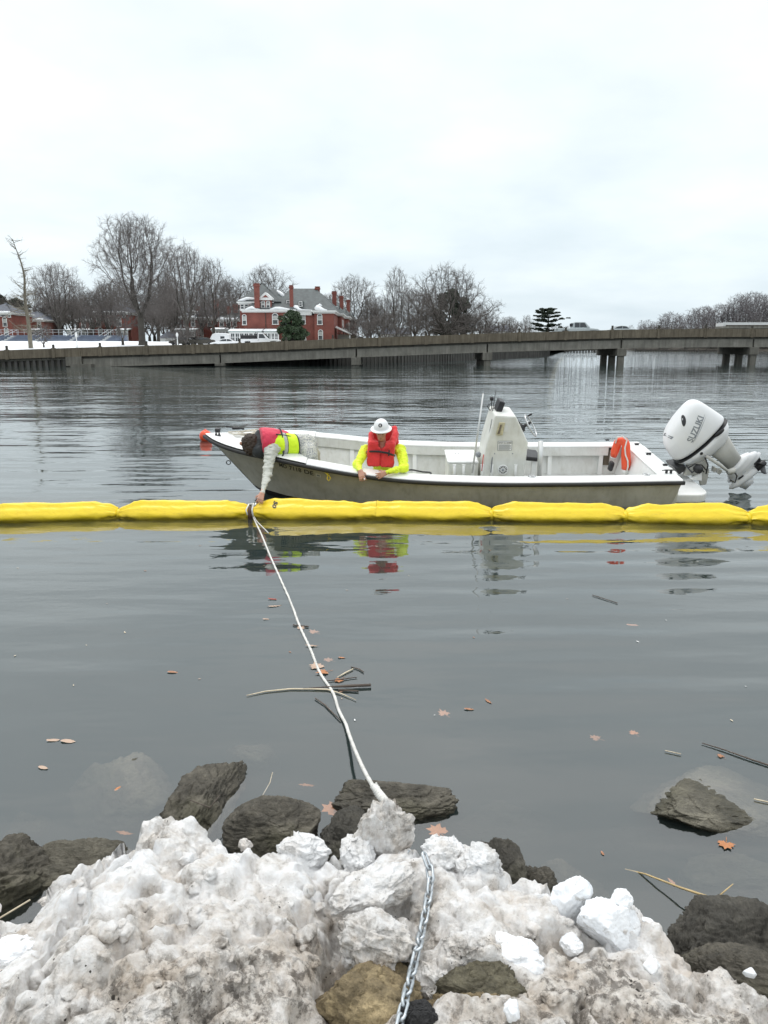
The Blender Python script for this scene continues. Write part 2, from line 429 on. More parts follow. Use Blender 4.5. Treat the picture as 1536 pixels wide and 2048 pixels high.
M['rope_tan'] = m_plain('tan_rope', (0.50, 0.46, 0.38), 0.85, 0.2, 40)
M['rope_yellow'] = m_plain('yellow_cord', (0.80, 0.62, 0.05), 0.7, 0.1, 30)
def m_cloth(name, c, bump=0.004, sc=12, rough=0.85, var=0.12):
    t = NT(name); v = t.noise(sc, 4, 0.6); w = t.noise(160, 2)
    col = t.ramp(v, [(0.25, shade(c, 1-var)), (0.75, shade(c, 1+var))])
    return t.fin(col, rough, t.bump(w, bump*0.5, 0.6, t.bump(v, bump*2, 0.6)), Sheen_Weight=0.2)
M['vest_red'] = m_cloth('red_nylon', (0.72, 0.035, 0.04), rough=0.7)
M['vest_pink'] = m_cloth('crimson_nylon', (0.62, 0.03, 0.075), rough=0.7)
M['hivis'] = m_cloth('hivis_yellow', (0.66, 0.90, 0.015), rough=0.7)
M['hivis_jacket'] = m_cloth('hivis_jacket', (0.70, 0.86, 0.015), rough=0.6)
M['sleeve'] = m_cloth('pale_grey_sleeve', (0.46, 0.47, 0.42))
M['khaki'] = m_cloth('khaki_cloth', (0.42, 0.39, 0.30))
def m_camo():
    t = NT('camo_cloth'); a = t.noise(38, 3, 0.6, dist=0.4); b = t.noise(55, 3, 0.6, vec=t.mapping(t.pos(), loc=(3, 1, 2)))
    c = t.mix(t.ramp(a, [(0.49, 0.0), (0.53, 1.0)]), (0.50, 0.50, 0.44), (0.28, 0.29, 0.30))
    c = t.mix(t.ramp(b, [(0.55, 0.0), (0.59, 1.0)]), c, (0.65, 0.65, 0.60)); return t.fin(c, 0.9)
M['camo'] = m_camo()
M['strap_black'] = m_cloth('black_webbing', (0.02, 0.02, 0.022))
M['hood_black'] = m_cloth('black_fleece', (0.022, 0.026, 0.028))
M['reflect'] = m_cloth('silver_tape', (0.42, 0.43, 0.42), rough=0.4)
M['hair'] = m_plain('dark_brown_hair', (0.035, 0.022, 0.014), 0.7, 0.4, 30, 0.01, 60)
M['skin'] = m_plain('skin', (0.50, 0.27, 0.19), 0.55, 0.10, 18)
M['helmet'] = NT('white_helmet').fin((0.82, 0.83, 0.84), 0.3)
def m_boom():
    t = NT('yellow_boom_fabric'); p = t.pos()
    v = t.noise(2.5, 6, 0.65); g = t.noise(22, 4, 0.7, vec=t.mapping(p, (0.6, 1, 1)))
    col = t.ramp(v, [(0.25, (0.80, 0.56, 0.012)), (0.7, (0.88, 0.66, 0.018))])
    col = t.mix(0.25, col, t.ramp(g, [(0.28, (0.55, 0.5, 0.4)), (0.45, (1, 1, 1))]), 'MULTIPLY')
    sp_ = t.node('ShaderNodeSeparateXYZ'); t.l.new(t.pos(False), sp_.inputs[0])
    line = t.node('ShaderNodeMapRange', {'From Min': 0.07, 'From Max': 0.01, 'To Min': 0.0, 'To Max': 0.75}); t.l.new(t.math('ADD', sp_.outputs[2], t.math('MULTIPLY', t.math('SUBTRACT', v, 0.5), 0.12)), line.inputs['Value'])
    col = t.mix(line.outputs[0], col, (0.42, 0.32, 0.04))
    smg = t.noise(5, 6, 0.75, vec=t.mapping(p, (0.7, 2, 2), loc=(3, 0, 0))); col = t.mix(t.ramp(smg, [(0.60, 0.0), (0.74, 0.45)]), col, (0.40, 0.31, 0.08))
    w = t.noise(7, 3, 0.5, vec=t.mapping(p, (0.8, 1, 1.5)), dist=0.6)
    return t.fin(col, 0.38, t.bump(w, 0.02, 0.5))
M['boom'] = m_boom()
M['boom_strap'] = m_plain('brown_strap', (0.10, 0.05, 0.03), 0.8, 0.2, 20)
# --- shore
def m_snow(name='dirty_snow', k=0.0):
    t = NT(name); p = t.pos(False); sep = t.node('ShaderNodeSeparateXYZ'); t.l.new(p, sep.inputs[0])
    big = t.noise(2.1, 6, 0.68, vec=p); mid = t.noise(9, 6, 0.7, vec=p, dist=0.4); fine = t.noise(38, 5, 0.7, vec=p)
    clean = t.ramp(fine, [(0.3, (0.90, 0.905, 0.91)), (0.7, (0.95, 0.955, 0.96))])
    near = t.node('ShaderNodeMapRange', {'From Min': 2.35, 'From Max': 1.75, 'To Min': 0.0, 'To Max': 0.12}); t.l.new(sep.outputs[1], near.inputs['Value'])
    dirt = t.math('ADD', t.math('ADD', t.math('MULTIPLY', big, 0.55), t.math('MULTIPLY', mid, 0.45)), t.math('ADD', near.outputs[0], k))
    m1 = t.ramp(dirt, [(0.455, 0.0), (0.625, 0.88)])
    col = t.mix(m1, clean, t.ramp(fine, [(0.3, (0.42, 0.355, 0.285)), (0.7, (0.81, 0.765, 0.705))]))
    m2 = t.math('MULTIPLY', t.ramp(dirt, [(0.52, 0.0), (0.64, 1.0)]), t.ramp(t.noise(22, 5, 0.75, vec=p), [(0.48, 0.0), (0.58, 1.0)]))
    col = t.mix(t.math('MULTIPLY', m2, 0.8), col, (0.11, 0.095, 0.08))
    stain = t.ramp(t.noise(3.4, 6, 0.7, vec=t.mapping(p, loc=(7, 3, 1)), dist=0.5), [(0.50, 0.0), (0.68, 0.62)]); col = t.mix(stain, col, t.mix(0.9, col, (0.66, 0.54, 0.41), 'MULTIPLY'))
    d = t.vor(70, vec=p); rnd = t.vor(70, vec=p, out=1); sz = t.node('ShaderNodeSeparateColor'); t.l.new(rnd, sz.inputs[0])
    thr = t.math('MULTIPLY', t.math('MULTIPLY', sz.outputs[0], sz.outputs[0]), t.math('MULTIPLY', t.ramp(t.noise(6, 4, 0.6, vec=p), [(0.5, 0.05), (0.66, 0.5)]), t.math('ADD', 0.35, m1)))
    spk = t.math('LESS_THAN', t.math('ADD', d, t.math('MULTIPLY', fine, 0.12)), thr)
    col = t.mix(spk, col, (0.045, 0.038, 0.03))
    b1 = t.bump(t.noise(75, 5, 0.75, vec=p), 0.010, 0.9); b2 = t.bump(t.noise(240, 3, 0.7, vec=p), 0.004, 0.9, b1)
    return t.fin(col, t.math('SUBTRACT', 0.62, t.math('MULTIPLY', mid, 0.25)), b2, spec=0.45)
M['snow'] = m_snow(); M['snow_grey'] = m_snow('grey_dirty_snow', 0.10)
def m_ice():
    t = NT('clean_ice_snow'); p = t.pos(False); v = t.noise(8, 6, 0.7, vec=p); f = t.noise(60, 5, 0.7, vec=p)
    col = t.ramp(v, [(0.3, (0.76, 0.79, 0.83)), (0.6, (0.90, 0.915, 0.93))]); d = t.ramp(t.noise(14, 6, 0.75, vec=p, dist=0.8), [(0.55, 0.0), (0.68, 0.8)])
    col = t.mix(d, col, (0.35, 0.32, 0.28)); return t.fin(col, 0.42, t.bump(f, 0.004, 0.6), spec=0.5)
M['ice'] = m_ice()
def m_rock(name, c, moss=0.4, tan=0.0, strat=(1, 1, 4)):
    t = NT(name); p = t.pos(False); o = t.pos()
    a = t.noise(5, 8, 0.72, vec=o); b = t.noise(26, 6, 0.72, vec=t.mapping(o, strat, (R(20), R(30), R(15)))); g = t.noise(2.2, 5, 0.6, vec=o); sp = t.noise(120, 3, 0.7, vec=o)
    col = t.ramp(a, [(0.28, shade(c, 0.45)), (0.5, c), (0.74, shade(c, 1.9))])
    col = t.mix(0.55, col, t.ramp(b, [(0.3, 0.35), (0.52, 1.0), (0.72, 1.6)]), 'MULTIPLY')
    col = t.mix(t.math('MULTIPLY', t.ramp(g, [(0.48, 0.0), (0.66, 1.0)]), moss), col, (0.075, 0.075, 0.028))
    col = t.mix(t.math('MULTIPLY', t.ramp(t.noise(6.5, 6, 0.7, vec=t.mapping(o, loc=(4, 2, 1))), [(0.52, 0.0), (0.68, 1.0)]), 0.6), col, tuple(min(1, x*2.2) for x in c))
    col = t.mix(0.5, col, t.ramp(sp, [(0.3, 0.6), (0.7, 1.3)]), 'MULTIPLY')
    sep = t.node('ShaderNodeSeparateXYZ'); t.l.new(p, sep.inputs[0])
    wet = t.node('ShaderNodeMapRange', {'From Min': 0.035, 'From Max': 0.0, 'To Min': 0.0, 'To Max': 1.0}); t.l.new(t.math('ADD', sep.outputs[2], t.math('MULTIPLY', t.math('SUBTRACT', a, 0.5), 0.06)), wet.inputs['Value'])
    col = t.mix(t.math('MULTIPLY', wet.outputs[0], 0.8), col, t.mix(0.85, col, (0.42, 0.40, 0.27), 'MULTIPLY'))
    rg = t.math('SUBTRACT', 0.88, t.math('MULTIPLY', wet.outputs[0], 0.35))
    bb = t.bump(b, 0.03, 0.9, t.bump(sp, 0.006, 0.9))
    return t.fin(col, rg, bb)
M['rock'] = m_rock('dark_rock', (0.105, 0.095, 0.075), 0.45)
M['rock_b'] = m_rock('dark_rock_b', (0.082, 0.076, 0.063), 0.35, strat=(3, 1, 1))
M['rock_light'] = m_rock('light_rock', (0.165, 0.152, 0.118), 0.35, strat=(1, 3.5, 1))
M['rock_pale'] = m_rock('submerged_rock', (0.13, 0.122, 0.09), 0.4)
M['rock_tan'] = m_rock('tan_rock', (0.30, 0.235, 0.135), 0.15, strat=(1, 1, 1.5))
M['rock_moss'] = m_rock('moss_rock', (0.15, 0.135, 0.09), 0.5)
M['rock_black'] = m_rock('black_rock', (0.035, 0.035, 0.036), 0.0)
def m_zinc():
    t = NT('galvanised_steel'); v = t.noise(60, 4, 0.6); return t.fin(t.ramp(v, [(0.3, (0.40, 0.44, 0.47)), (0.7, (0.62, 0.66, 0.69))]), 0.42, t.bump(v, 0.001, 0.4), metal=0.75)
M['zinc'] = m_zinc()
def m_leaf(name, c):
    t = NT(name); v = t.noise(18, 5, 0.65); return t.fin(t.ramp(v, [(0.3, shade(c, 0.55)), (0.7, shade(c, 1.3))]), 0.6)
M['leaf_orange'] = m_leaf('orange_leaf', (0.46, 0.19, 0.075)); M['leaf_brown'] = m_leaf('brown_leaf', (0.36, 0.17, 0.09)); M['leaf_pale'] = m_leaf('pale_leaf', (0.50, 0.36, 0.27)); M['leaf_red'] = m_leaf('red_leaf', (0.30, 0.06, 0.04))
M['reed'] = m_plain('dry_reed', (0.48, 0.36, 0.18), 0.7, 0.25, 20); M['stick'] = m_plain('wet_stick', (0.085, 0.065, 0.05), 0.6, 0.35, 20); M['straw'] = m_plain('pale_straw', (0.60, 0.52, 0.38), 0.7, 0.2, 20)
# ------------------------------------------------------------------ far shore: terrain
def lerp_tab(tab, x):
    xs = [a for a, b in tab]; ys = [b for a, b in tab]; return float(np.interp(x, xs, ys))
SHORE = [(-2600, 100.5), (-400, 100.5), (440, 101.5), (620, 104), (800, 118), (900, 131), (975, 149), (1050, 177), (1098, 200), (1104, 240), (1120, 330), (1150, 480), (1200, 560)]
def ground_z(px, Y):
    ys = lerp_tab(SHORE, px); d = Y-ys
    z = 1.75 + 1.75*min(max(d/48, 0), 1)**0.8 + max(d-48, 0)*0.004
    if px > 560: z = 1.75 + (z-1.75)*max(0.55, 1-(px-560)/900)
    return z
def build_terrain():
    V = []; F = []; pxs = list(np.linspace(-2600, -450, 30))+list(np.linspace(-400, 1200, 81)); n = 26
    for px in pxs:
        ys = lerp_tab(SHORE, px)
        for k in range(n):
            Y = ys + (900-ys)*(k/(n-1))**2.2
            V.append((XY(px, Y), Y, ground_z(px, Y) + 0.12*float(fbm(np.array([[px*0.02, Y*0.05, 0]]), 3)[0])*(k > 0)))
    for i in range(len(pxs)-1):
        for k in range(n-1): F.append((i*n+k, (i+1)*n+k, (i+1)*n+k+1, i*n+k+1))
    t = NT('lawn_snow'); p = t.pos(False)
    sep = t.node('ShaderNodeSeparateXYZ'); t.l.new(p, sep.inputs[0])
    bare = t.ramp(t.math('ADD', t.noise(0.06, 6, 0.6, vec=p), t.math('MULTIPLY', t.math('ADD', sep.outputs[0], 22), 0.012)), [(0.50, 0.0), (0.62, 1.0)])
    far = t.ramp(t.math('MULTIPLY', sep.outputs[1], 0.004), [(0.60, 0.0), (0.72, 1.0)])
    grass = t.ramp(t.noise(0.5, 6, 0.6, vec=p), [(0.3, (0.07, 0.07, 0.035)), (0.7, (0.14, 0.12, 0.075))])
    snow = t.ramp(t.noise(0.8, 4, vec=p), [(0.3, (0.80, 0.82, 0.85)), (0.7, (0.88, 0.90, 0.92))])
    m = t.fin(t.mix(t.math('MAXIMUM', bare, far), snow, grass), 0.9)
    o = obj('lawn', mesh_np('lawn', V, np.array(F), True), m); tag(o, kind='structure')
build_terrain()

# far river bank on the right with its wood, and the far low bank
BANK = [(1060, 760), (1200, 640), (1290, 520), (1380, 450), (1480, 420), (1600, 400), (1900, 380)]
def build_bank():
    V = []; F = []; pxs = np.linspace(1000, 1900, 46); n = 7
    for px in pxs:
        ys = lerp_tab(BANK, px)
        for k in range(n):
            d = [0, 3, 12, 40, 120, 300, 900][k]; z = [-0.3, 1.0, 1.9, 3.2, 5, 7, 9][k]
            V.append((XY(px, ys+d), ys+d, z))
    for i in range(len(pxs)-1):
        for k in range(n-1): F.append((i*n+k, (i+1)*n+k, (i+1)*n+k+1, i*n+k+1))
    o = obj('river_bank', mesh_np('river_bank', V, np.array(F), True), M['soil']); tag(o, kind='structure')
build_bank()

# ------------------------------------------------------------------ bridge
def bridge_Y(px): return 94 + (px-160)*7/1080
TOPZ = [(-2000, 712), (-300, 706), (-100, 704), (20, 700), (163, 695), (440, 687.5), (710, 676.5), (975, 667), (1240, 659.5), (1400, 657.5), (1536, 657.5), (1900, 662)]
def bpt(px, dz=0.0, dy=0.0):
    Y = bridge_Y(px); p = PY(px, lerp_tab(TOPZ, px), Y); return Vector((p[0], Y+dy, p[2]+dz))
JOINT = [160, 438, 712, 976, 1246, 1512, 1790]
def build_bridge():
    B = thing('bridge', 'low concrete road bridge with weathered brown parapet crossing the river on squat piers', 'bridge', (0, 0, 0))
    posts = [479.0 + 93.3*k for k in range(-19, 15)]
    def seg(name, pa, pb, z0, z1, y0, y1, mat, n=3):
        mb = MB(); rings = []
        for px in np.linspace(pa, pb, n):
            a = bpt(px)
            rings.append([(a.x, a.y+y0, a.z+z0), (a.x, a.y+y1, a.z+z0), (a.x, a.y+y1, a.z+z1), (a.x, a.y+y0, a.z+z1)])
        mb.loft(rings); return mb.build(name, mat, B)
    for a, b in zip(posts[:-1], posts[1:]):
        cuts = [a+1.2] + [j for j in JOINT if a+4 < j < b-4] + [b-1.2]
        for u, v in zip(cuts[:-1], cuts[1:]):
            seg('parapet_panel', u+0.35, v-0.35, -1.08, 0, 0, 0.32, M['parapet'])
    for k, a in enumerate(posts):
        p = bpt(a); mb = MB()
        mb.box(p.x-0.20, p.x+0.20, p.y-0.10, p.y+0.40, p.z-1.14, p.z+0.06)
        o = mb.build('parapet_post', M['parapet'], B)
        mb = MB(); mb.box(p.x-0.11, p.x+0.11, p.y+0.05, p.y+0.28, p.z+0.022, p.z+0.48+0.1*((k*37) % 5)/5)
        mb.build('rail_stub', M['post_dark'], B)
    js = JOINT
    for a, b in zip(js[:-1], js[1:]):
        seg('deck_edge', a+0.2, b-0.2, -1.36, -1.083, 0.55, 9.6, M['pier'], 4)
        for k, yy in enumerate((0.30, 2.4, 4.8, 7.2, 9.0)):
            seg('girder', a+1.5, b-1.5, -2.32, -1.363, yy, yy+0.5, M['girder'], 4)
        seg('girder_flange', a+1.5, b-1.5, -2.42, -2.323, 0.18, 0.92, M['girder'], 4)
    seg('road_deck', -1300, 1790, -1.08, -0.72, 0.33, 9.4, M['asphalt'], 20)
    for a, b in zip(posts[:-1], posts[1:]): seg('rear_parapet_panel', a+1.2, b-1.2, -1.08, -0.05, 9.3, 9.6, M['parapet'])
    # abutment and retaining approach on the left
    seg('approach_beam', -1300, 128, -1.42, -1.083, 0.42, 1.2, M['pier'], 5)
    seg('abutment', 143, 160.5, -3.1, -1.083, -0.06, 9.6, M['pier'], 2)
    seg('abutment_corbel', 128.5, 142.5, -2.2, -1.083, 0.02, 1.4, M['pier'], 2)
    seg('approach_fill', -1300, 142, -6, -1.42, 0.75, 9.6, M['pier'], 3)
    z0 = bpt(150).z
    mb = MB(); p = bpt(150); q = bpt(174); mb.box(p.x-0.5, q.x+0.6, p.y-0.7, p.y+8, -1.5, 0.32); mb.build('abutment_footing', M['pier'], B)
    pile = MB(); pile.box(-0.17, 0.17, -0.2, 0.2, -2.5, 0.62)
    pm = pile.mesh('fender_pile')
    for px in np.arange(-1290.2, 128, 12.3):
        a = bpt(px); o = obj('fender_pile', pm, M['pile'], B, (a.x, a.y+0.5, a.z-2.05+0.03*((px*7) % 3)))
    for j in JOINT[1:]:
        p = bpt(j); zb = p.z-2.425
        mb = MB(); mb.box(p.x-0.62, p.x+0.62, p.y-0.25, p.y+9.8, max(zb-1.0, 0.12) if j > 500 else 0.05, zb); o = mb.build('pier_cap', M['pier'], B, bevel=0.04)
        if zb > 1.05:
            for k in range(3):
                mb = MB(); mb.box(p.x-0.40, p.x+0.40, p.y-0.1+k*3.9, p.y+0.6+k*3.9, -3, zb-1.0); mb.build('pier_column', M['pier'], B)
        elif j > 500 or True:
            mb = MB(); mb.box(p.x-0.5, p.x+0.5, p.y+0.1, p.y+9.6, -3, max(zb-1.0, 0.12) if j > 500 else 0.05); mb.build('pier_wall', M['pier'], B)
build_bridge()

# ------------------------------------------------------------------ sheet pile bulkhead along the far lawn
def build_bulkhead():
    W = thing('bulkhead_wall', 'dark sheet pile bulkhead holding the snowy lawn along the far water edge', 'retaining wall')
    px = 150.0; pts = []
    while px < 1099:
        Y = lerp_tab(SHORE, px); pts.append(Vector((XY(px, Y, 1.5), Y, 0))); px += 2
    L = [0]
    for a, b in zip(pts[:-1], pts[1:]): L.append(L[-1] + (b-a).length)
    n = int(L[-1]/0.86)
    def at(s):
        x = np.interp(s, L, [p.x for p in pts]); y = np.interp(s, L, [p.y for p in pts]); return Vector((x, y, 0))
    pm = MB().box(-0.20, 0.20, -0.26, 0.26, -2, 1.56).mesh('pile')
    wall = MB(); cap = MB(); far = MB()
    cr = []; wr = []
    for i in range(n+1):
        p = at(i*0.86); q = at(min(i*0.86+0.1, L[-1])); d = (q-p) if (q-p).length > 1e-4 else Vector((0.1, 0, 0)); d.normalize(); nrm = Vector((d.y, -d.x, 0))
        if i < 150:
            o = obj('pile', pm, M['pile'], W, (p.x, p.y, 0.04*((i*13) % 4)/4), (0, 0, atan2(d.y, d.x)))
        else:
            far.cbox((p.x, p.y, -0.2), (0.4, 0.52, 3.5), Matrix.Rotation(atan2(d.y, d.x), 3, 'Z'))
        if i % 6 == 0 or i == n:
            cr.append([p+nrm*0.34+Vector((0, 0, 1.6)), p-nrm*0.3+Vector((0, 0, 1.6)), p-nrm*0.3+Vector((0, 0, 1.86)), p+nrm*0.34+Vector((0, 0, 1.86))])
            wr.append([p+nrm*0.15+Vector((0, 0, -2)), p-nrm*0.4+Vector((0, 0, -2)), p-nrm*0.4+Vector((0, 0, 1.6)), p+nrm*0.15+Vector((0, 0, 1.6))])
    e = pts[-1]
    o = far.build('far_piles', M['pile'], W); o['kind'] = 'stuff'
    wall.loft(wr).build('sheet_wall', M['pile'], W); cap.loft(cr).build('cap_beam', M['pier'], W)
build_bulkhead()
def build_docks():
    for i, (px, Y, w, h, lab) in enumerate([(1160, 330, 14, 1.6, 'long low brown timber dock past the end of the sheet pile bulkhead'), (1300, 380, 16, 1.2, 'dark pile dock seen under the second bridge span'),
                                        (1360, 390, 18, 1.1, 'low dark dock seen under the middle of the right bridge span'), (1425, 385, 16, 1.0, 'dark dock on short piles just left of the last bridge pier'), (1205, 350, 9, 0.7, 'pale floating dock beyond the bridge pier')]):
        x = XY(px, Y, 1)
        D = thing('dock', lab, 'dock', (x, Y, 0))
        MB().box(-w/2, w/2, -2, 2, h-0.7, h).build('deck', M['soil'] if i != 4 else M['white_trim'], D)
        for k in range(int(w/1.3)+1):
            MB().box(-w/2+1.3*k-0.28, -w/2+1.3*k+0.28, -2.2, -1.85, -1, h-0.1+0.5*(k % 3 == 0)).build('pile', M['pile'], D)
build_docks()
# ------------------------------------------------------------------ bare winter trees (space colonisation + twigs)
def tubes_np(P0, P1, R0, R1, n):
    d = P1-P0; L = np.linalg.norm(d, axis=1, keepdims=True); d = d/np.maximum(L, 1e-6)
    a = np.where(np.abs(d[:, 2:3]) < 0.9, np.array([[0, 0, 1.0]]), np.array([[1.0, 0, 0]]))
    u = np.cross(d, a); u /= np.linalg.norm(u, axis=1, keepdims=True); w = np.cross(d, u)
    V = []
    for P, r in ((P0, R0), (P1, R1)):
        for k in range(n):
            V.append(P + (u*cos(2*pi*k/n) + w*sin(2*pi*k/n))*r[:, None])
    V = np.stack(V, 1).reshape(-1, 3); m = len(P0); b = np.arange(m)[:, None]*(2*n)
    F = np.concatenate([np.concatenate([b+k, b+(k+1) % n, b+n+(k+1) % n, b+n+k], 1) for k in range(n)])
    return V, F
def grow_tree(seed, H, crown, base, npts=1500, step=0.5, kill=0.9, infl=4.0, trunk_r=0.45, fork=None, twig_len=0.9, twigs=3, tropism=0.15, lean=0.0, tw_r=0.011):
    """crown: list of (height, radius) rows of the crown outline; base: clear trunk height"""
    g = np.random.default_rng(seed)
    hs = np.array([c[0] for c in crown]); rs = np.array([c[1] for c in crown])
    A = []
    while len(A) < npts:
        z = g.uniform(hs[0], hs[-1], 400); r = np.interp(z, hs, rs); th = g.uniform(0, 2*pi, 400); q = np.sqrt(g.uniform(0.02, 1, 400))
        lump = 0.72+0.28*np.sin(th*3+seed)*np.sin(z*0.9+seed*2)+0.2*np.sin(th*7+z*0.6)
        keep = g.uniform(0, rs.max()**2, 400) < r*r
        A.extend(np.stack([r*q*np.cos(th)*lump, r*q*np.sin(th)*lump, z], 1)[keep])
    A = np.array(A[:npts])
    N = [np.array((lean*k*step/base*0.5, 0, k*step)) for k in range(int(base/step)+1)]
    par = [-1]+list(range(len(N)-1)); N = list(N)
    if fork:
        top = len(N)-1
        for f in range(fork):
            th = 2*pi*f/fork+g.uniform(0, 1); prev = top
            for k in range(int(base*0.9/step)):
                p = N[prev]+np.array((cos(th)*0.42, sin(th)*0.42, 0.85))*step; N.append(p); par.append(prev); prev = len(N)-1
    Nn = np.array(N); best = np.full(len(A), 1e9); bi = np.zeros(len(A), int)
    def upd(start):
        nonlocal best, bi
        d = np.linalg.norm(A[:, None, :]-Nn[None, start:, :], axis=2); k = d.argmin(1); m = d[np.arange(len(A)), k] < best
        best = np.where(m, d[np.arange(len(A)), k], best); bi = np.where(m, k+start, bi)
    upd(0)
    for it in range(110):
        m = best < (infl if it > 12 else 1e3)
        if not m.any() or len(A) == 0: break
        dirs = A[m]-Nn[bi[m]]; dirs /= np.linalg.norm(dirs, axis=1, keepdims=True)
        S = np.zeros((len(Nn), 3)); np.add.at(S, bi[m], dirs); act = np.unique(bi[m])
        d = S[act]; d /= np.maximum(np.linalg.norm(d, axis=1, keepdims=True), 1e-6)
        pd = np.where((np.array(par)[act] >= 0)[:, None], Nn[act]-Nn[np.maximum(np.array(par)[act], 0)], 0); pd /= np.maximum(np.linalg.norm(pd, axis=1, keepdims=True), 1e-6)
        d = d+0.35*pd+g.normal(0, 0.16, d.shape)+np.array((0, 0, tropism)); d /= np.linalg.norm(d, axis=1, keepdims=True)
        cand = Nn[act]+d*step; dm = np.linalg.norm(cand[:, None, :]-Nn[None], axis=2); dm[np.arange(len(act)), act] = 9; ok = dm.min(1) > .5*step
        if not ok.all():
            bad = np.isin(bi, act[~ok]); A, best, bi = A[~bad], best[~bad], bi[~bad]; act, cand = act[ok], cand[ok]
        if len(act) == 0 or len(A) == 0: break
        s = len(Nn); Nn = np.concatenate([Nn, cand]); par.extend(act.tolist())
        upd(s); keep = best > kill; A, best, bi = A[keep], best[keep], bi[keep]
    par = np.array(par); n = len(Nn)
    w = np.zeros(n); cnt = np.bincount(par[par >= 0], minlength=n)
    w[cnt == 0] = 1.0
    for i in range(n-1, 0, -1): w[par[i]] += w[i]
    ex = 1.95; rad = np.power(w/w[0], 1/ex)*trunk_r; rad = np.maximum(rad, 0.014)
    # root flare
    rad *= 1+0.5*np.exp(-np.maximum(Nn[:, 2], 0)/0.6)
    i = np.arange(1, n); p = par[1:]
    big = rad[i] > 0.075
    rp = np.where(rad[p] > rad[i]*1.7, rad[i]*1.25, rad[p])
    V1, F1 = tubes_np(Nn[p[big]], Nn[i[big]], rp[big], rad[i[big]], 7)
    V2, F2 = tubes_np(Nn[p[~big]], Nn[i[~big]], rp[~big], rad[i[~big]], 4)
    # twigs
    t = i[rad[i] < 0.05]; dirp = Nn[t]-Nn[par[t]]; dirp /= np.maximum(np.linalg.norm(dirp, axis=1, keepdims=True), 1e-6)
    T0 = []; T1 = []; RA = []; RB = []
    for k in range(twigs):
        d = dirp+g.normal(0, 0.55, dirp.shape)+np.array((0, 0, 0.12)); d /= np.linalg.norm(d, axis=1, keepdims=True)
        L = twig_len*g.uniform(0.5, 1.25, (len(t), 1)); a = Nn[t]+dirp*g.uniform(-0.5, 0, (len(t), 1))*step; mid = a+d*L*0.55
        d2 = d+g.normal(0, 0.25, d.shape); d2 /= np.linalg.norm(d2, axis=1, keepdims=True); e = mid+d2*L*0.5
        T0 += [a, mid]; T1 += [mid, e]; RA += [np.full(len(t), tw_r*1.3), np.full(len(t), tw_r)]; RB += [np.full(len(t), tw_r), np.full(len(t), tw_r*0.5)]
        for q in range(4):
            d3 = d+g.normal(0, 0.6, d.shape); d3 /= np.linalg.norm(d3, axis=1, keepdims=True)
            b0 = a+(mid-a)*(0.35+0.65*q/3); T0.append(b0); T1.append(b0+d3*L*0.5); RA.append(np.full(len(t), tw_r)); RB.append(np.full(len(t), tw_r*0.4))
    V3, F3 = tubes_np(np.concatenate(T0), np.concatenate(T1), np.concatenate(RA), np.concatenate(RB), 3)
    tr = mesh_np('trunk', V1, F1, True)
    cr = mesh_np('crown', np.concatenate([V2, V3]), [np.concatenate([F2, F3[:0]]) if False else F2, F3+len(V2)], False)
    return tr, cr
def crown_round(H, base, rad, low=0.35, peak=0.5):
    out = []
    for t in np.linspace(0, 1, 9):
        z = base+(H-base)*t
        out.append((z, rad*(low+(1-low)*min(1, t/peak)**0.7 if t < peak else sqrt(max(0.02, 1-((t-peak)/(1-peak))**2)))))
    return out
PROTO = {}
def proto(key, bark='bark', twig='twig', **k):
    tr, cr = grow_tree(**k); tr.materials.append(M[bark]); cr.materials.append(M[twig]); PROTO[key] = (tr, cr, k['H'])
proto('big', seed=11, H=20, crown=crown_round(20, 5.0, 7.6, 0.5, 0.55), base=4.5, npts=3600, step=0.4, kill=0.55, trunk_r=0.50, fork=5, twigs=2, twig_len=1.2, tw_r=0.0085)
proto('vase', seed=23, H=14, crown=[(3.5, 1.2), (6, 3.2), (9, 5.0), (11.5, 5.2), (13.3, 3.6), (14, 1.5)], base=2.8, npts=3000, step=0.4, kill=0.55, trunk_r=0.36, fork=4, tropism=0.3, twigs=2, twig_len=1.05, tw_r=0.0085)
proto('broad', seed=31, H=13, crown=crown_round(13, 2.0, 8.3, 0.75, 0.35), base=1.8, npts=2800, step=0.4, kill=0.58, trunk_r=0.46, fork=6, tropism=0.02, twigs=2, twig_len=1.05, tw_r=0.0085)
proto('upright', seed=47, H=16, crown=[(3, 1.0), (6, 2.2), (10, 3.3), (13, 3.0), (15, 1.9), (16, 0.7)], base=3, npts=2200, step=0.4, kill=0.55, trunk_r=0.25, fork=3, tropism=0.45, twigs=2, twig_len=1.05, tw_r=0.0085)
proto('round', seed=53, H=12, crown=crown_round(12, 3.2, 4.6, 0.4, 0.5), base=3, npts=1900, step=0.4, kill=0.58, trunk_r=0.24, fork=4, twigs=2, twig_len=1.05, tw_r=0.0085)
proto('small', seed=61, H=5, crown=crown_round(5, 1.1, 2.3, 0.4, 0.5), base=0.9, npts=420, step=0.25, kill=0.42, infl=2, trunk_r=0.13, fork=4, twig_len=0.6, tw_r=0.010)
proto('wood', 'bark_grey', 'twig_hazed', seed=71, H=22, crown=[(0.8, 2.2), (6, 2.8), (14, 3.6), (18, 3.4), (20.5, 2.2), (22, 0.8)], base=1.2, npts=1500, step=0.7, kill=0.95, infl=6, trunk_r=0.26, fork=3, tropism=0.4, twig_len=1.5, twigs=2, tw_r=0.02)
proto('wood_b', 'bark_grey', 'twig_hazed', seed=73, H=20, crown=[(0.8, 2.6), (7, 3.4), (12, 4.2), (16, 3.8), (18.5, 2.4), (20, 1.0)], base=1.2, npts=1500, step=0.7, kill=0.95, infl=6, trunk_r=0.24, fork=4, tropism=0.35, twig_len=1.5, twigs=2, tw_r=0.02)
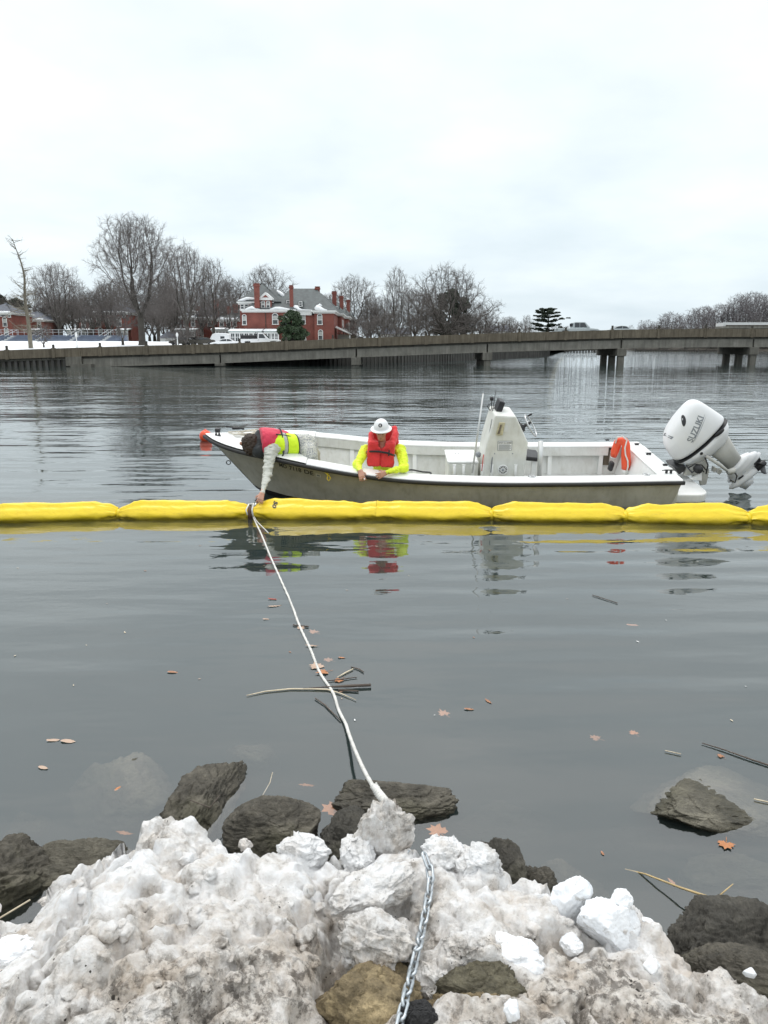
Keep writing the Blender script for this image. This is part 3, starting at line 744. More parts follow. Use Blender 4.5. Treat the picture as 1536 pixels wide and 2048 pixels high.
def cypress():
    g = np.random.default_rng(5); H = 15.5; P0 = []; P1 = []; RA = []; RB = []; T0 = []; T1 = []; TA = []; TB = []
    zs = np.linspace(0, H, 26); ax = np.stack([0.25*np.sin(zs*0.7)*(zs/H)-0.7*np.maximum(zs-10, 0)/5.5, 0.15*np.cos(zs*0.8), zs], 1)
    r = 0.34*(1-zs/H)**0.9+0.03
    for k in range(25): P0.append(ax[k]); P1.append(ax[k+1]); RA.append(r[k]); RB.append(r[k+1])
    for k in range(70):
        z = g.uniform(2.4, H-0.2); c = np.array([np.interp(z, zs, ax[:, j]) for j in range(3)]); th = g.uniform(0, 2*pi)
        L = (4.6*(1-z/H)**0.6 if z < 9 else 1.4)*g.uniform(0.45, 1.1)+0.25; p = c; d = np.array((cos(th), sin(th), g.uniform(-0.15, 0.5))); rr = 0.02+0.016*L
        for s in range(4):
            d = d+g.normal(0, 0.16, 3)+np.array((0, 0, 0.05)); d /= np.linalg.norm(d); q = p+d*L/4
            P0.append(p); P1.append(q); RA.append(rr*(1-s/5)); RB.append(rr*(1-(s+1)/5))
            for w in range(5 if z < 8.5 else 3):
                a = p+(q-p)*g.uniform(); e = d*0.4+g.normal(0, 0.7, 3)+np.array((0, 0, 0.0)); e /= np.linalg.norm(e); l = g.uniform(0.3, 1.0)*(1 if z < 9 else 0.5)
                T0.append(a); T1.append(a+e*l); TA.append(0.012); TB.append(0.005)
            p = q
    f = lambda x: np.array(x)
    V, F = tubes_np(f(P0), f(P1), f(RA), f(RB), 6); V2, F2 = tubes_np(f(T0), f(T1), f(TA), f(TB), 3)
    a = mesh_np('trunk', V, F, True); b = mesh_np('crown', V2, F2); a.materials.append(M['bark_tan']); b.materials.append(M['bark_tan']); PROTO['cypress'] = (a, b, H)
cypress()
def leaf_cloud(centers, radii, n, size, seed, flat=1.0):
    g = np.random.default_rng(seed); C = np.repeat(centers, n, axis=0); Rr = np.repeat(radii, n)
    d = g.normal(size=C.shape); d /= np.linalg.norm(d, axis=1, keepdims=True); d[:, 2] *= flat
    P = C+d*(Rr*g.uniform(0.35, 1.0, len(C))**0.6)[:, None]
    a = g.normal(size=P.shape); a /= np.linalg.norm(a, axis=1, keepdims=True); b = np.cross(a, g.normal(size=P.shape)); b /= np.linalg.norm(b, axis=1, keepdims=True)
    s = (size*g.uniform(0.6, 1.4, len(P)))[:, None]
    V = np.stack([P-a*s, P+b*s*0.5, P+a*s, P-b*s*0.5], 1).reshape(-1, 3); F = np.arange(len(P)*4).reshape(-1, 4)
    return V, F
def make_evergreens():
    g = np.random.default_rng(9)
    # dome shaped evergreen, magnolia, flat topped cedar
    for key, H, cr, nn, sz, mat, flat in (('dome', 9.0, crown_round(9, 0.6, 3.4, 0.8, 0.45), 150, 0.22, 'needle', 0.7), ('magnolia', 7.0, crown_round(7, 0.8, 3.3, 0.75, 0.3), 150, 0.22, 'leaf_green', 0.7)):
        hs = [a for a, b in cr]; rs = [b for a, b in cr]; C = []
        for k in range(90):
            z = g.uniform(hs[0], hs[-1]); r = np.interp(z, hs, rs)*sqrt(g.uniform(0.1, 1))*g.uniform(0.75, 1.08); th = g.uniform(0, 2*pi); C.append((r*cos(th), r*sin(th), z))
        V, F = leaf_cloud(np.array(C), g.uniform(0.5, 1.0, 90), nn, sz, 3, flat)
        c = mesh_np('crown', V, F); c.materials.append(M[mat])
        P0 = [(0, 0, 0)]; P1 = [(0, 0, H*0.8)]; RA = [0.25]; RB = [0.05]
        for k in range(0, 60): P0.append((0, 0, max(0.4, C[k][2]-1.2))); P1.append(C[k]); RA.append(0.06); RB.append(0.02)
        V, F = tubes_np(np.array(P0, float), np.array(P1, float), np.array(RA), np.array(RB), 5); t = mesh_np('trunk', V, F, True); t.materials.append(M['bark']); PROTO[key] = (t, c, H)
    C = []; Rr = []; P0 = [(0, 0, 0)]; P1 = [(0.3, 0, 9.2)]; RA = [0.35]; RB = [0.06]
    for k, (z, L) in enumerate([(1.2, 3.6), (2.2, 4.2), (3.2, 4.0), (4.3, 4.4), (5.4, 3.8), (6.4, 4.2), (7.4, 3.2), (8.3, 2.8), (9.2, 1.8)]):
        for q in range(5):
            th = 2*pi*q/5+k*0.9+g.uniform(-0.3, 0.3); l = L*g.uniform(0.6, 1.05); e = (cos(th)*l, sin(th)*l, z+0.25*l)
            P0.append((0, 0, z)); P1.append(e); RA.append(0.09); RB.append(0.02)
            for s in range(7):
                f = 0.3+0.7*s/6; C.append((cos(th)*l*f+g.normal(0, 0.2), sin(th)*l*f+g.normal(0, 0.2), z+0.25*l*f+g.normal(0, 0.08))); Rr.append(0.62*(1.15-0.4*f))
    V, F = leaf_cloud(np.array(C), np.array(Rr)*.9, 55, 0.17, 6, 0.22); c = mesh_np('crown', V, F); c.materials.append(M['needle'])
    V, F = tubes_np(np.array(P0, float), np.array(P1, float), np.array(RA), np.array(RB), 5); t = mesh_np('trunk', V, F, True); t.materials.append(M['bark']); PROTO['cedar'] = (t, c, 10.2)
make_evergreens()
def place_tree(key, px, Y, top, label, group=None, rz=0.0, wide=1.0, name='bare_tree', z=None, cat='tree'):
    tr, cr, H = PROTO[key]; zb = ground_z(px, Y)-0.15 if z is None else z
    h = PY(px, top, Y)[2]-zb; s = h/H
    t = thing(name, label, cat, (XY(px, Y, zb), Y, zb), (0, 0, rz), group); t.scale = (s*wide, s*wide, s)
    obj('trunk', tr, None, t); obj('crown', cr, None, t); return t
place_tree('cypress', 62, 109, 478, 'slender tan tree with a bare crooked top before the bleachers', name='cypress_tree', rz=0.4)
place_tree('vase', 122, 166, 530, 'vase shaped bare tree with ivied trunk behind the bleachers', rz=1.0, wide=1.0)
place_tree('big', 285, 122, 424, 'tallest spreading bare tree, its thick trunk on the snowy lawn', rz=0.6)
place_tree('vase', 376, 152, 495, 'tall bare tree just right of the biggest tree, over the white lamp post', rz=2.2, wide=0.85)
place_tree('upright', 428, 157, 515, 'bare tree standing close to the left end of the main brick house', rz=0.3, wide=1.25)
place_tree('small', 246, 124, 612, 'small leaning bare tree at the right end of the bleachers', rz=0.5, wide=1.05)
place_tree('small', 88, 114, 650, 'little spreading bare tree in the snow before the bleachers', rz=1.5, wide=1.2)
place_tree('round', 535, 215, 530, 'bare tree rising behind the roof ridge of the main brick house', rz=0.9, wide=1.05)
place_tree('round', 468, 205, 553, 'bare tree showing left of the main house chimney', rz=2.0, wide=1.05)
place_tree('round', 708, 205, 550, 'bare round tree right behind the row of brick porches', rz=3.0, wide=1.1)
place_tree('upright', 793, 172, 534, 'upright bare tree left of the broad tree', rz=1.2)
place_tree('broad', 893, 152, 527, 'broad low branching bare tree before a dark evergreen', rz=0.2, wide=1.0)
place_tree('dome', 903, 166, 583, 'dark dome shaped evergreen behind the broad bare tree', name='evergreen_tree', wide=1.0)
place_tree('cedar', 1092, 196, 612, 'flat layered dark cedar near the pickup on the bridge', name='cedar_tree', wide=1.2)
place_tree('magnolia', 586, 138, 622, 'round green leafy tree in front of the main brick house', name='evergreen_tree', wide=1.0)
TB = 'bare trees massed behind the far houses'
for i, (px, Y, top) in enumerate([(18, 235, 590), (95, 230, 575), (165, 225, 560), (205, 215, 580), (232, 240, 560), (262, 220, 590), (318, 225, 545), (345, 200, 560), (405, 230, 560), (448, 240, 560), (655, 250, 590),
                                 (742, 235, 585), (768, 215, 590), (830, 215, 580), (858, 235, 575), (962, 240, 605), (1015, 330, 634), (1052, 330, 630), (-30, 225, 585), (-75, 220, 560), (-150, 190, 570), (-240, 175, 540), (-330, 200, 560), (-430, 185, 550), (-540, 190, 565), (-660, 180, 545)]):
    place_tree(('round', 'vase', 'upright')[i % 3], px, Y, top, 'bare tree in the grey mass of trees behind the far houses', TB, rz=i*1.3, wide=1.25)
TS = 'leafless bushes along the far lawn'
for i, (px, Y, top) in enumerate([(100, 205, 600), (120, 205, 595), (140, 205, 600), (160, 205, 598), (270, 195, 610), (285, 200, 600), (310, 205, 600), (430, 200, 600), (455, 205, 610), (350, 205, 600), (690, 190, 625), (735, 190, 615), (760, 190, 610), (352, 118, 655), (372, 120, 652), (392, 122, 657), (745, 140, 632), (772, 136, 625), (800, 150, 620), (828, 145, 630), (850, 160, 618), (935, 160, 625), (960, 168, 630), (985, 185, 640), (1010, 200, 645), (1038, 230, 645), (722, 150, 635), (700, 160, 645),
                                 (180, 185, 610), (215, 190, 600), (300, 180, 610), (330, 185, 600), (355, 178, 615), (405, 182, 605)]):
    place_tree('small', px, Y, top, 'leafless grey brown bush in the thicket along the far lawn', TS, rz=i*0.9, wide=1.25, name='bare_bush', cat='bush')
for i, (px, Y, top) in enumerate([(5, 240, 592), (40, 250, 600)]): place_tree('dome', px, Y, top, 'dark evergreen behind the leftmost brick house', 'evergreens at the far left', name='evergreen_tree')
for i in range(34):
    px = 1268+i*17; px_ = min(px, 1840); Y = lerp_tab(BANK, px_)+9+(i % 3)*6
    place_tree('small', px_, Y, 668-8*(i % 3)+(-8 if px > 1440 else 0), 'leafless undergrowth bush at the foot of the right bank wood', 'undergrowth on the right bank', rz=i*.7, wide=2.4, name='bare_bush', cat='bush', z=1.2)
for i, (px, Y, top, lab) in enumerate([(188, 168, 585, 'grey bare tree over the dormered brick house left of the biggest tree'), (222, 172, 572, 'bare tree crowded against the left limbs of the biggest tree'), (318, 160, 590, 'bare tree between the biggest tree and the white shed'), (345, 172, 575, 'bare tree behind the right lamp post'), (462, 170, 590, 'bare tree over the dark brick house beside the main house'), (150, 178, 590, 'bare tree behind the bleachers, above the left lamp post'), (405, 168, 585, 'bare tree rising behind the camper and dark parked cars')]):
    place_tree(('round', 'vase')[i % 2], px, Y, top, lab, 'bare trees in front of the far brick houses', rz=i*1.1+.4, wide=1.15)
TR = 'bare trees of the wood on the right bank'
TT = [(1270, 652), (1290, 640), (1325, 630), (1345, 622), (1380, 616), (1420, 612), (1440, 610), (1465, 594), (1480, 588), (1536, 590), (1700, 585), (1850, 590)]
g_ = np.random.default_rng(12)
for i in range(74):
    px = 1262+ i*7.6 + g_.uniform(-5, 5); px = min(px, 1840); Y = lerp_tab(BANK, px)+18+g_.uniform(0, 60)+ (i % 3)*22
    place_tree(('wood', 'wood_b')[i % 2], px, Y, lerp_tab(TT, px)+g_.uniform(-5, 12), 'tall bare tree in the wood on the right river bank', TR, rz=i*1.7, wide=1.15+g_.uniform(0, 0.3), z=2.2)
for i in range(26):
    px = 1000+i*11; Y = 800+g_.uniform(0, 60)
    place_tree(('wood', 'wood_b')[i % 2], px, Y, 662-g_.uniform(0, 12)+8*(px > 1150), 'tiny bare tree on the far bank beyond the bridge', 'far bank trees beyond the bridge', rz=i*1.7, wide=1.5, z=3)
# ------------------------------------------------------------------ brick houses
def add_window(parent, c, w, h, face='y', arch=True, blind=True, mid=True):
    """sash window: frame (part) with its pane and blind as sub-parts; face 'y' looks towards -Y, 'x' towards +X"""
    def pt(u, d, v):       # u along the wall, d outwards, v up
        return (c[0]+u, c[1]-d, c[2]+v) if face == 'y' else (c[0]+d, c[1]+u, c[2]+v)
    def bx(mb, u0, u1, d0, d1, v0, v1):
        V = [pt(u, d, v) for v in (v0, v1) for u, d in ((u0, d0), (u1, d0), (u1, d1), (u0, d1))]
        mb.add(V, [(0,3,2,1),(4,5,6,7),(0,1,5,4),(1,2,6,5),(2,3,7,6),(3,0,4,7)])
    f = MB(); t = 0.13
    bx(f, -w/2-t, -w/2, -0.05, 0.10, 0, h); bx(f, w/2, w/2+t, -0.05, 0.10, 0, h)
    bx(f, -w/2-t-0.06, w/2+t+0.06, -0.05, 0.16, -0.14, -0.003)
    if mid: bx(f, -w/2+0.003, w/2-0.003, -0.03, 0.07, h*0.5-0.05, h*0.5+0.05)
    if arch:
        n = 6; ring_o = [(-(w/2+t)*cos(pi*k/n), h+(w/2+t)*0.75*sin(pi*k/n)) for k in range(n+1)]; ring_i = [(-(w/2)*cos(pi*k/n), h+(w/2)*0.7*sin(pi*k/n)) for k in range(n+1)]
        for k in range(n):
            q = [ring_o[k], ring_o[k+1], ring_i[k+1], ring_i[k]]
            V = [pt(u, 0.10, v) for u, v in q]+[pt(u, -0.05, v) for u, v in q]; f.add(V, [(0,1,2,3),(7,6,5,4)]+[(i, i+4, (i+1) % 4+4, (i+1) % 4) for i in range(4)])
    else: bx(f, -w/2-t, w/2+t, -0.05, 0.12, h, h+0.16)
    fr = f.build('window', M['white_trim'], parent)
    p = MB(); V = [pt(-w/2, 0.02, 0), pt(w/2, 0.02, 0), pt(w/2, 0.02, h)]
    poly = [(-w/2, 0), (w/2, 0)]+([(w/2*cos(pi*k/6), h+w/2*0.7*sin(pi*k/6)) for k in range(7)] if arch else [(w/2, h), (-w/2, h)])
    p.add([pt(u, 0.02, v) for u, v in poly], [tuple(range(len(poly)))]); p.build('pane', M['pane'], fr)
    if blind:
        b = MB(); bx(b, -w/2+0.02, w/2-0.02, 0.021, 0.035, h*0.54, h*0.98); b.build('blind', M['blind'], fr)
    return fr
def snow_patch(name, pts, parent, seed=0, thick=0.16):
    """a lumpy strip of snow on a ledge or roof: pts (x,y,z) line, radius per point"""
    mb = MB(); mb.tube([p for p, r in pts], [r for p, r in pts], 7); return mb.build(name, M['snow_far'], parent, True)
def hip_roof(parent, x0, x1, y0, y1, z0, z1, ridge, mat, over=0.45, name='roof', axis='x'):
    mb = MB(); X0, X1, Y0, Y1 = x0-over, x1+over, y0-over, y1+over
    if axis == 'x': a, b = ((X0+ridge[0], (Y0+Y1)/2, z1), (X1-ridge[1], (Y0+Y1)/2, z1))
    else: a, b = (((X0+X1)/2, Y0+ridge[0], z1), ((X0+X1)/2, Y1-ridge[1], z1))
    V = [(X0, Y0, z0), (X1, Y0, z0), (X1, Y1, z0), (X0, Y1, z0), a, b]
    F = [(0, 1, 5, 4), (1, 2, 5), (2, 3, 4, 5), (3, 0, 4), (3, 2, 1, 0)] if axis == 'x' else [(0, 1, 4), (1, 2, 5, 4), (2, 3, 5), (3, 0, 4, 5), (3, 2, 1, 0)]
    mb.add(V, F); return mb.build(name, mat, parent)
def cornice(parent, x0, x1, y0, y1, z, h=0.55, d=0.5):
    mb = MB(); mb.box(x0-d, x1+d, y0-d, y1+d, z-0.28, z-0.003); mb.box(x0-d*0.55, x1+d*0.55, y0-d*0.55, y1+d*0.55, z-h, z-0.283)
    return mb.build('cornice', M['white_trim'], parent)
def chimney(parent, x, y, z0, z1, w=0.95, d=0.8):
    mb = MB(); mb.box(x-w/2, x+w/2, y-d/2, y+d/2, z0, z1); o = mb.build('chimney', M['brick'], parent)
    mb = MB(); mb.box(x-w/2-0.1, x+w/2+0.1, y-d/2-0.1, y+d/2+0.1, z1-0.55, z1-0.2); mb.box(x-w/2-0.06, x+w/2+0.06, y-d/2-0.06, y+d/2+0.06, z1-0.06, z1+0.04); mb.build('chimney_cap', M['brick'], o)
    return o
def porch(parent, x0, x1, y0, y1, z0, z1, n, lattice=True, shed=0.5):
    """glazed white porch with a snowy shed roof; y0 is the front"""
    r = MB(); r.prism([(y0-0.4, z1), (y1, z1+shed), (y1, z1+shed+0.12), (y0-0.4, z1+0.12)], 'x', x0-0.4, x1+0.4); ro = r.build('porch_roof', M['copper_roof'], parent)
    s = MB(); s.prism([(y0-0.42, z1+0.124), (y1-0.9, z1+shed*0.78+0.124), (y1-0.9, z1+shed*0.78+0.26), (y0-0.42, z1+0.3)], 'x', x0-0.35, x1+0.35); s.build('snow', M['snow_far'], ro, bevel=0.06)
    e = MB(); e.box(x0-0.2, x1+0.2, y0-0.18, y0+0.1, z1-0.3, z1-0.003); e.build('porch_beam', M['white_trim'], parent)
    for k in range(n+1):
        x = x0+(x1-x0)*k/n
        MB().box(x-0.11, x+0.11, y0-0.1, y0+0.1, z0, z1-0.303).build('porch_post', M['white_trim'], parent)
    for k in range(n):
        xa = x0+(x1-x0)*k/n+0.11; xb = x0+(x1-x0)*(k+1)/n-0.11
        MB().box(xa, xb, y0-0.04, y0+0.04, z0, z0+0.4).build('porch_panel', M['white_trim'], parent)
        if lattice:
            fr = MB(); zt = z1-0.303; zm = (z0+0.4+zt)/2+0.25
            fr.box(xa, xb, y0-0.03, y0+0.03, zm-0.05, zm+0.05); fr.box((xa+xb)/2-0.03, (xa+xb)/2+0.03, y0-0.034, y0+0.034, z0+0.4, zt)
            w = fr.build('porch_window', M['white_trim'], parent)
            MB().box(xa, xb, y0+0.036, y0+0.05, z0+0.4, zt).build('pane', M['pane'], w)
def main_house():
    Y = 150.0; g = 2.7
    X = lambda px, yy=Y: XY(px, yy, 6)
    Zp = lambda py, yy=Y: float(PY(600, py, yy)[2])
    Hs = thing('brick_house', 'large red brick house with slate roof, tall chimneys and a white gable dormer', 'house', (0, 0, 0))
    xl, xm0, xm1, xr = X(488), X(588), X(629), X(668)
    zc = Zp(619); z0 = g-0.5; zl = Zp(602)
    # walls
    MB().box(xl, xm0, Y, Y+13, z0, zc-0.55).build('wall', M['brick'], Hs)
    MB().box(xm0+0.002, xm1-0.002, Y+0.9, Y+13, z0, Zp(627)-0.3).build('wall', M['brick'], Hs)
    MB().box(xm1, xr, Y-0.1, Y+13, z0, zc-0.75).build('wall', M['brick'], Hs)
    xt0, xt1 = X(477), X(501)                                  # taller corner at the back left
    MB().box(xt0, xt1+4, Y+2.2, Y+11, z0, zl-0.55).build('wall', M['brick'], Hs)
    cornice(Hs, xt0, xt1+4, Y+2.2, Y+11, zl)
    hip_roof(Hs, xt0, xt1+5.5, Y+2.2, Y+11, zl, Zp(560), (4.6, 4.6), M['slate'])
    cornice(Hs, xl, xm0, Y, Y+12.9, zc); cornice(Hs, xm1, xr, Y-0.1, Y+12.8, zc-0.2)
    mb = MB(); mb.box(xm0+0.55, xm1-0.55, Y+0.45, Y+1.6, Zp(627)-0.3, zc-0.22); mb.build('cornice', M['white_trim'], Hs)
    # roofs
    hip_roof(Hs, xl+0.6, xm0+0.3, Y+0.3, Y+13, zc+0.001, Zp(573), (4.6, 4.9), M['slate'])
    hip_roof(Hs, X(534), xr+0.1, Y+1.2, Y+15, zc-0.18, Zp(577, Y+8), (4.4, 4.6), M['slate'])
    # dormer with gable
    xd0, xd1 = X(523), X(543.5); zd0 = Zp(617); zd1 = Zp(600); yd = Y+0.6
    d = MB().box(xd0, xd1, yd, yd+4.5, zd0, zd1).build('dormer', M['brick'], Hs)
    gx0, gx1 = xd0-0.45, xd1+0.3; gm = (gx0+gx1)/2; zt = Zp(584)
    MB().prism([(gx0, zd1+0.003), (gx1, zd1+0.003), (gx1, zd1+0.35), (gm, zt), (gx0, zd1+0.35)], 'y', yd-0.30, yd+5.5).build('gable', M['white_trim'], d)
    MB().prism([(gx0+0.75, zd1+0.5), (gx1-0.75, zd1+0.5), (gm, zt-0.5)], 'y', yd-0.33, yd-0.303).build('gable_brick', M['brick'], d)
    for px in (527, 537): add_window(Hs, (X(px), yd, Zp(614.5)), 0.52, 0.95)
    # chimneys
    chimney(Hs, X(516), Y+0.2, Zp(616), Zp(567), 0.98, 0.8); chimney(Hs, X(583.3), Y+1.0, Zp(620), Zp(570), 0.68, 0.7); chimney(Hs, X(636.5, 158), Y+8, zc, Zp(573.5, 158), 0.9, 0.8)
    # windows
    for px in (485.5, 494): add_window(Hs, (XY(px, Y+2.2, 8), Y+2.2, Zp(617.5, Y+2.2)), 0.55, 0.8, blind=False)
    for px, py, w in ((489.5, 649, 0.62), (551, 648, 0.95), (574, 648, 0.95), (640, 648.5, 0.78)): add_window(Hs, (X(px), Y if px < 600 else Y-0.1, Zp(py)), w, 1.62 if px != 489.5 else 1.6)
    for px, py, w in ((605.5, 647, 0.75), (606, 679, 0.72)): add_window(Hs, (X(px), Y+0.9, Zp(py)), w, 1.5)
    add_window(Hs, (X(641), Y-0.1, Zp(679)), 0.72, 1.55)
    # small roof dormers
    for px, py, yy in ((577, 610, Y+1.9), (601.5, 612.5, Y+1.8)):
        x, z = XY(px, yy, 9), Zp(py, yy); dd = MB().box(x-0.5, x+0.5, yy, yy+3, z-0.1, z+1.0).build('dormer', M['slate'], Hs)
        add_window(Hs, (x, yy-0.002, z+0.05), 0.5, 0.72, arch=False, blind=False)
    # drain pipe
    x = X(532); MB().box(x-0.06, x+0.06, Y-0.12, Y-0.02, z0, zc-0.6).build('drain_pipe', M['post_dark'], Hs)
    # front porches under the pale roof
    porch(Hs, X(466), X(529), Y-2.8, Y-0.02, g, Zp(664, Y-2.8), 7); porch(Hs, X(532), X(560), Y-2.8, Y-0.02, g, Zp(664, Y-2.8), 4)
    # row wing to the right, receding: party-wall houses with shed porches
    yy = Y+13; 
    for k, (d0, d1, xo) in enumerate(((13, 26, 0.5), (28, 41, 0.9), (43, 58, 1.5))):
        ya, yb = Y+d0, Y+d1; xw = xr+xo+ (ya-Y)*0.02
        MB().box(xw-9, xw, ya+0.003*k, yb-0.005, z0, zc-0.78).build('wall', M['brick'], Hs)
        cornice(Hs, xw-9, xw, ya, yb, zc-0.2)
        hip_roof(Hs, xw-9, xw, ya, yb, zc-0.18, zc+4.2, (4.5, 4.5), M['slate'], axis='y')
        chimney(Hs, xw-1.7, ya+4, zc-0.1, zc+4.6, 0.9, 0.8)
        add_window(Hs, (xw+0.002, (ya+yb)/2, zc-3.4), 0.8, 1.6, face='x'); add_window(Hs, (xw+0.002, ya+3, zc-3.4), 0.8, 1.6, face='x')
        dz = zc+1.0; MB().box(xw-1.8, xw-0.5, ya+2.6, ya+3.8, dz-1.2, dz+0.5).build('dormer', M['slate'], Hs)
        add_window(Hs, (xw-1.15, ya+2.597, dz-0.45), 0.55, 0.7, arch=False, blind=False)
    for k, ya in enumerate((Y+4, Y+20, Y+36)):
        xw = xr+0.1+k*0.55+(ya-Y)*0.02; za = Zp(654)-0.1
        r = MB(); r.prism([(xw, za), (xw+3.0, za-1.3), (xw+3.0, za-1.15), (xw, za+0.18)], 'y', ya-2.5, ya+4); o = r.build('porch_roof', M['white_trim'], Hs)
        r = MB(); r.prism([(xw+0.1, za+0.18), (xw+2.9, za-1.1), (xw+2.9, za-0.98), (xw+0.1, za+0.33)], 'y', ya-2.5, ya+4); r.build('snow', M['snow_far'], o)
        MB().box(xw+2.75, xw+2.95, ya-2.3, ya-2.1, z0, za-1.3).build('porch_post', M['white_trim'], Hs)
        MB().box(xw, xw+2.7, ya+3.7, ya+3.8, z0, za-1.2).build('porch_panel', M['white_trim'], Hs)
    # snow lying on cornices and roof
    ys = Y-0.2
    def sn(pts): snow_patch('roof_snow', [((X(px), ys+dy, Zp(py)), r*.75) for px, py, dy, r in pts], Hs)
    sn([(491, 619, 0, .05), (498, 617, 0.2, .3), (505, 615.5, 0.4, .5), (513, 618, 0.2, .22), (521, 618.5, 0, .08)])
    sn([(541, 618.5, 0, .1), (552, 616.5, 0.3, .38), (560, 616.5, .3, .4), (575, 618, .1, .2), (584, 619, 0, .08)])
    sn([(588, 612, 1.2, .35), (592, 615, 1.0, .75), (597, 619, .6, .55), (604, 620, .4, .2), (625, 620.5, .3, .12)])
    sn([(631, 617, .6, .35), (634, 615, .9, .75), (640, 617, .6, .6), (648, 619.5, .3, .3), (655, 620, .2, .08)])
    sn([(636, 611, 1.6, .3), (639, 609, 1.8, .38), (643, 611, 1.6, .2)]); sn([(549, 577, 5.2, .15), (555, 582, 5, .45), (562, 588, 4.6, .5), (563, 590, 4.4, .2)])
    snow_patch('roof_snow', [((XY(px, Y+1.9, 9), Y+1.9, Zp(py, Y+1.9)), r) for px, py, r in ((477, 601, .1), (487, 599.5, .3), (495, 597, .32), (508, 597.5, .2), (514, 598, .08))], Hs)
    return Hs
main_house()
def row_house(px0, px1, Y, base, eave, ridge, lab, wins, dormers=(), chims=(), porchspan=None, side=None, mat='slate_blue'):
    Zp = lambda py: float(PY(600, py, Y)[2]); X = lambda px: XY(px, Y, 6)
    H = thing('brick_house', lab, 'house', (0, 0, 0)); z0 = ground_z(px0, Y)-0.8; ze = Zp(eave)
    MB().box(X(px0), X(px1), Y, Y+11, z0, ze-0.5).build('wall', M['brick'], H); cornice(H, X(px0), X(px1), Y, Y+11, ze)
    hip_roof(H, X(px0), X(px1), Y, Y+11, ze+0.002, Zp(ridge), (4.5, 4.5), M[mat])
    for px, py, w, h in wins: add_window(H, (X(px), Y-0.002, Zp(py)), w, h)
    for px, py in dormers:
        x, z = X(px), Zp(py); MB().box(x-0.6, x+0.6, Y+0.6, Y+4, z-0.4, z+1.2).build('dormer', M['white_trim'], H); add_window(H, (x, Y+0.597, z), 0.6, 0.8, blind=False)
    for px, t in chims: chimney(H, X(px), Y+4, ze, Zp(t))
    if porchspan: porch(H, X(porchspan[0]), X(porchspan[1]), Y-3, Y-0.01, z0, Zp(porchspan[2]), porchspan[3])
    pts = [((X(px0)+(X(px1)-X(px0))*f, Y-0.3, ze+0.02), 0.12+0.2*abs(sin(f*17+px0))) for f in np.linspace(0, 1, 9)]; snow_patch('roof_snow', pts, H)
    return H
row_house(-35, 26, 185, 672, 625, 603, 'leftmost brick house with a pointed blue grey slate roof above the bleachers', [(7, 632, .6, .9), (13, 632, .6, .9), (22, 634, .5, .9), (12, 652, .85, 1.7), (13, 672, .8, 1.6), (-12, 652, .85, 1.7)])
row_house(27.5, 90, 196, 672, 639, 620, 'low brick house with a white snowy porch behind the slender tan tree', [(36, 656, .8, 1.7), (52, 656, .8, 1.7), (80, 656, .8, 1.7)], dormers=((38, 634),), porchspan=(27, 86, 662, 8))
row_house(157, 188, 192, 672, 639, 615, 'small dull brick house with a dormer and white porch left of the biggest tree', [(168, 656, .8, 1.7), (184, 656, .8, 1.7)], dormers=((184, 634),), porchspan=(146, 187, 662, 6))
row_house(190, 262, 188, 672, 625, 606, 'tall brick house with snowy cornice half hidden behind the biggest tree', [(195, 634, .55, .9), (201, 634, .55, .9), (199, 652, .9, 1.7), (216, 652, .85, 1.7), (201, 671, .9, 1.5), (217, 671, .85, 1.5), (240, 652, .85, 1.7), (250, 634, .6, .9)], porchspan=(243, 262, 662, 3))
row_house(364, 392, 178, 686, 634, 614, 'narrow brick house behind the two tall trees beside the parked cars', [(372, 652, .7, 1.5), (387, 652, .75, 1.5), (387, 673, .75, 1.7)], dormers=((386, 631),), porchspan=(358, 395, 662, 7), chims=((389, 611),))
row_house(396, 432, 182, 686, 636, 612, 'brick house with twin windows right behind the bare tree', [(404, 652, .7, 1.5), (403, 673, .7, 1.7), (420, 652, .7, 1.5)], chims=((428, 598),))
row_house(437, 478, 176, 686, 638, 618, 'dark brick house with porch tucked against the main brick house', [(444, 652, .8, 1.4), (458, 652, .8, 1.4), (470, 652, .7, 1.4)], porchspan=(431, 468, 661, 6), chims=((466, 607), (452, 611)), mat='slate')
def plain_house(px0, px1, Y, eave, ridge, lab):
    Zp = lambda py: float(PY(600, py, Y)[2]); X = lambda px: XY(px, Y, 6); H = thing('house', lab, 'house', (0, 0, 0)); z0 = ground_z(px0, Y)-1
    MB().box(X(px0), X(px1), Y, Y+9, z0, Zp(eave)).build('wall', M['white_trim'], H); hip_roof(H, X(px0), X(px1), Y, Y+9, Zp(eave)+0.01, Zp(ridge), (0.8, 0.8), M['slate_blue'], 0.3)
    add_window(H, (X((px0+px1)/2), Y-0.002, Zp(eave)-1.5), 0.8, 1.0, arch=False)
plain_house(978, 1022, 215, 663, 650, 'low house with a dark blue grey roof showing above the bridge near the cedar')
plain_house(760, 822, 185, 668, 655, 'white house glimpsed through leafless bushes left of the broad tree')
plain_house(318, 348, 168, 676, 662, 'small white gabled shed with snow on it behind the biggest tree')

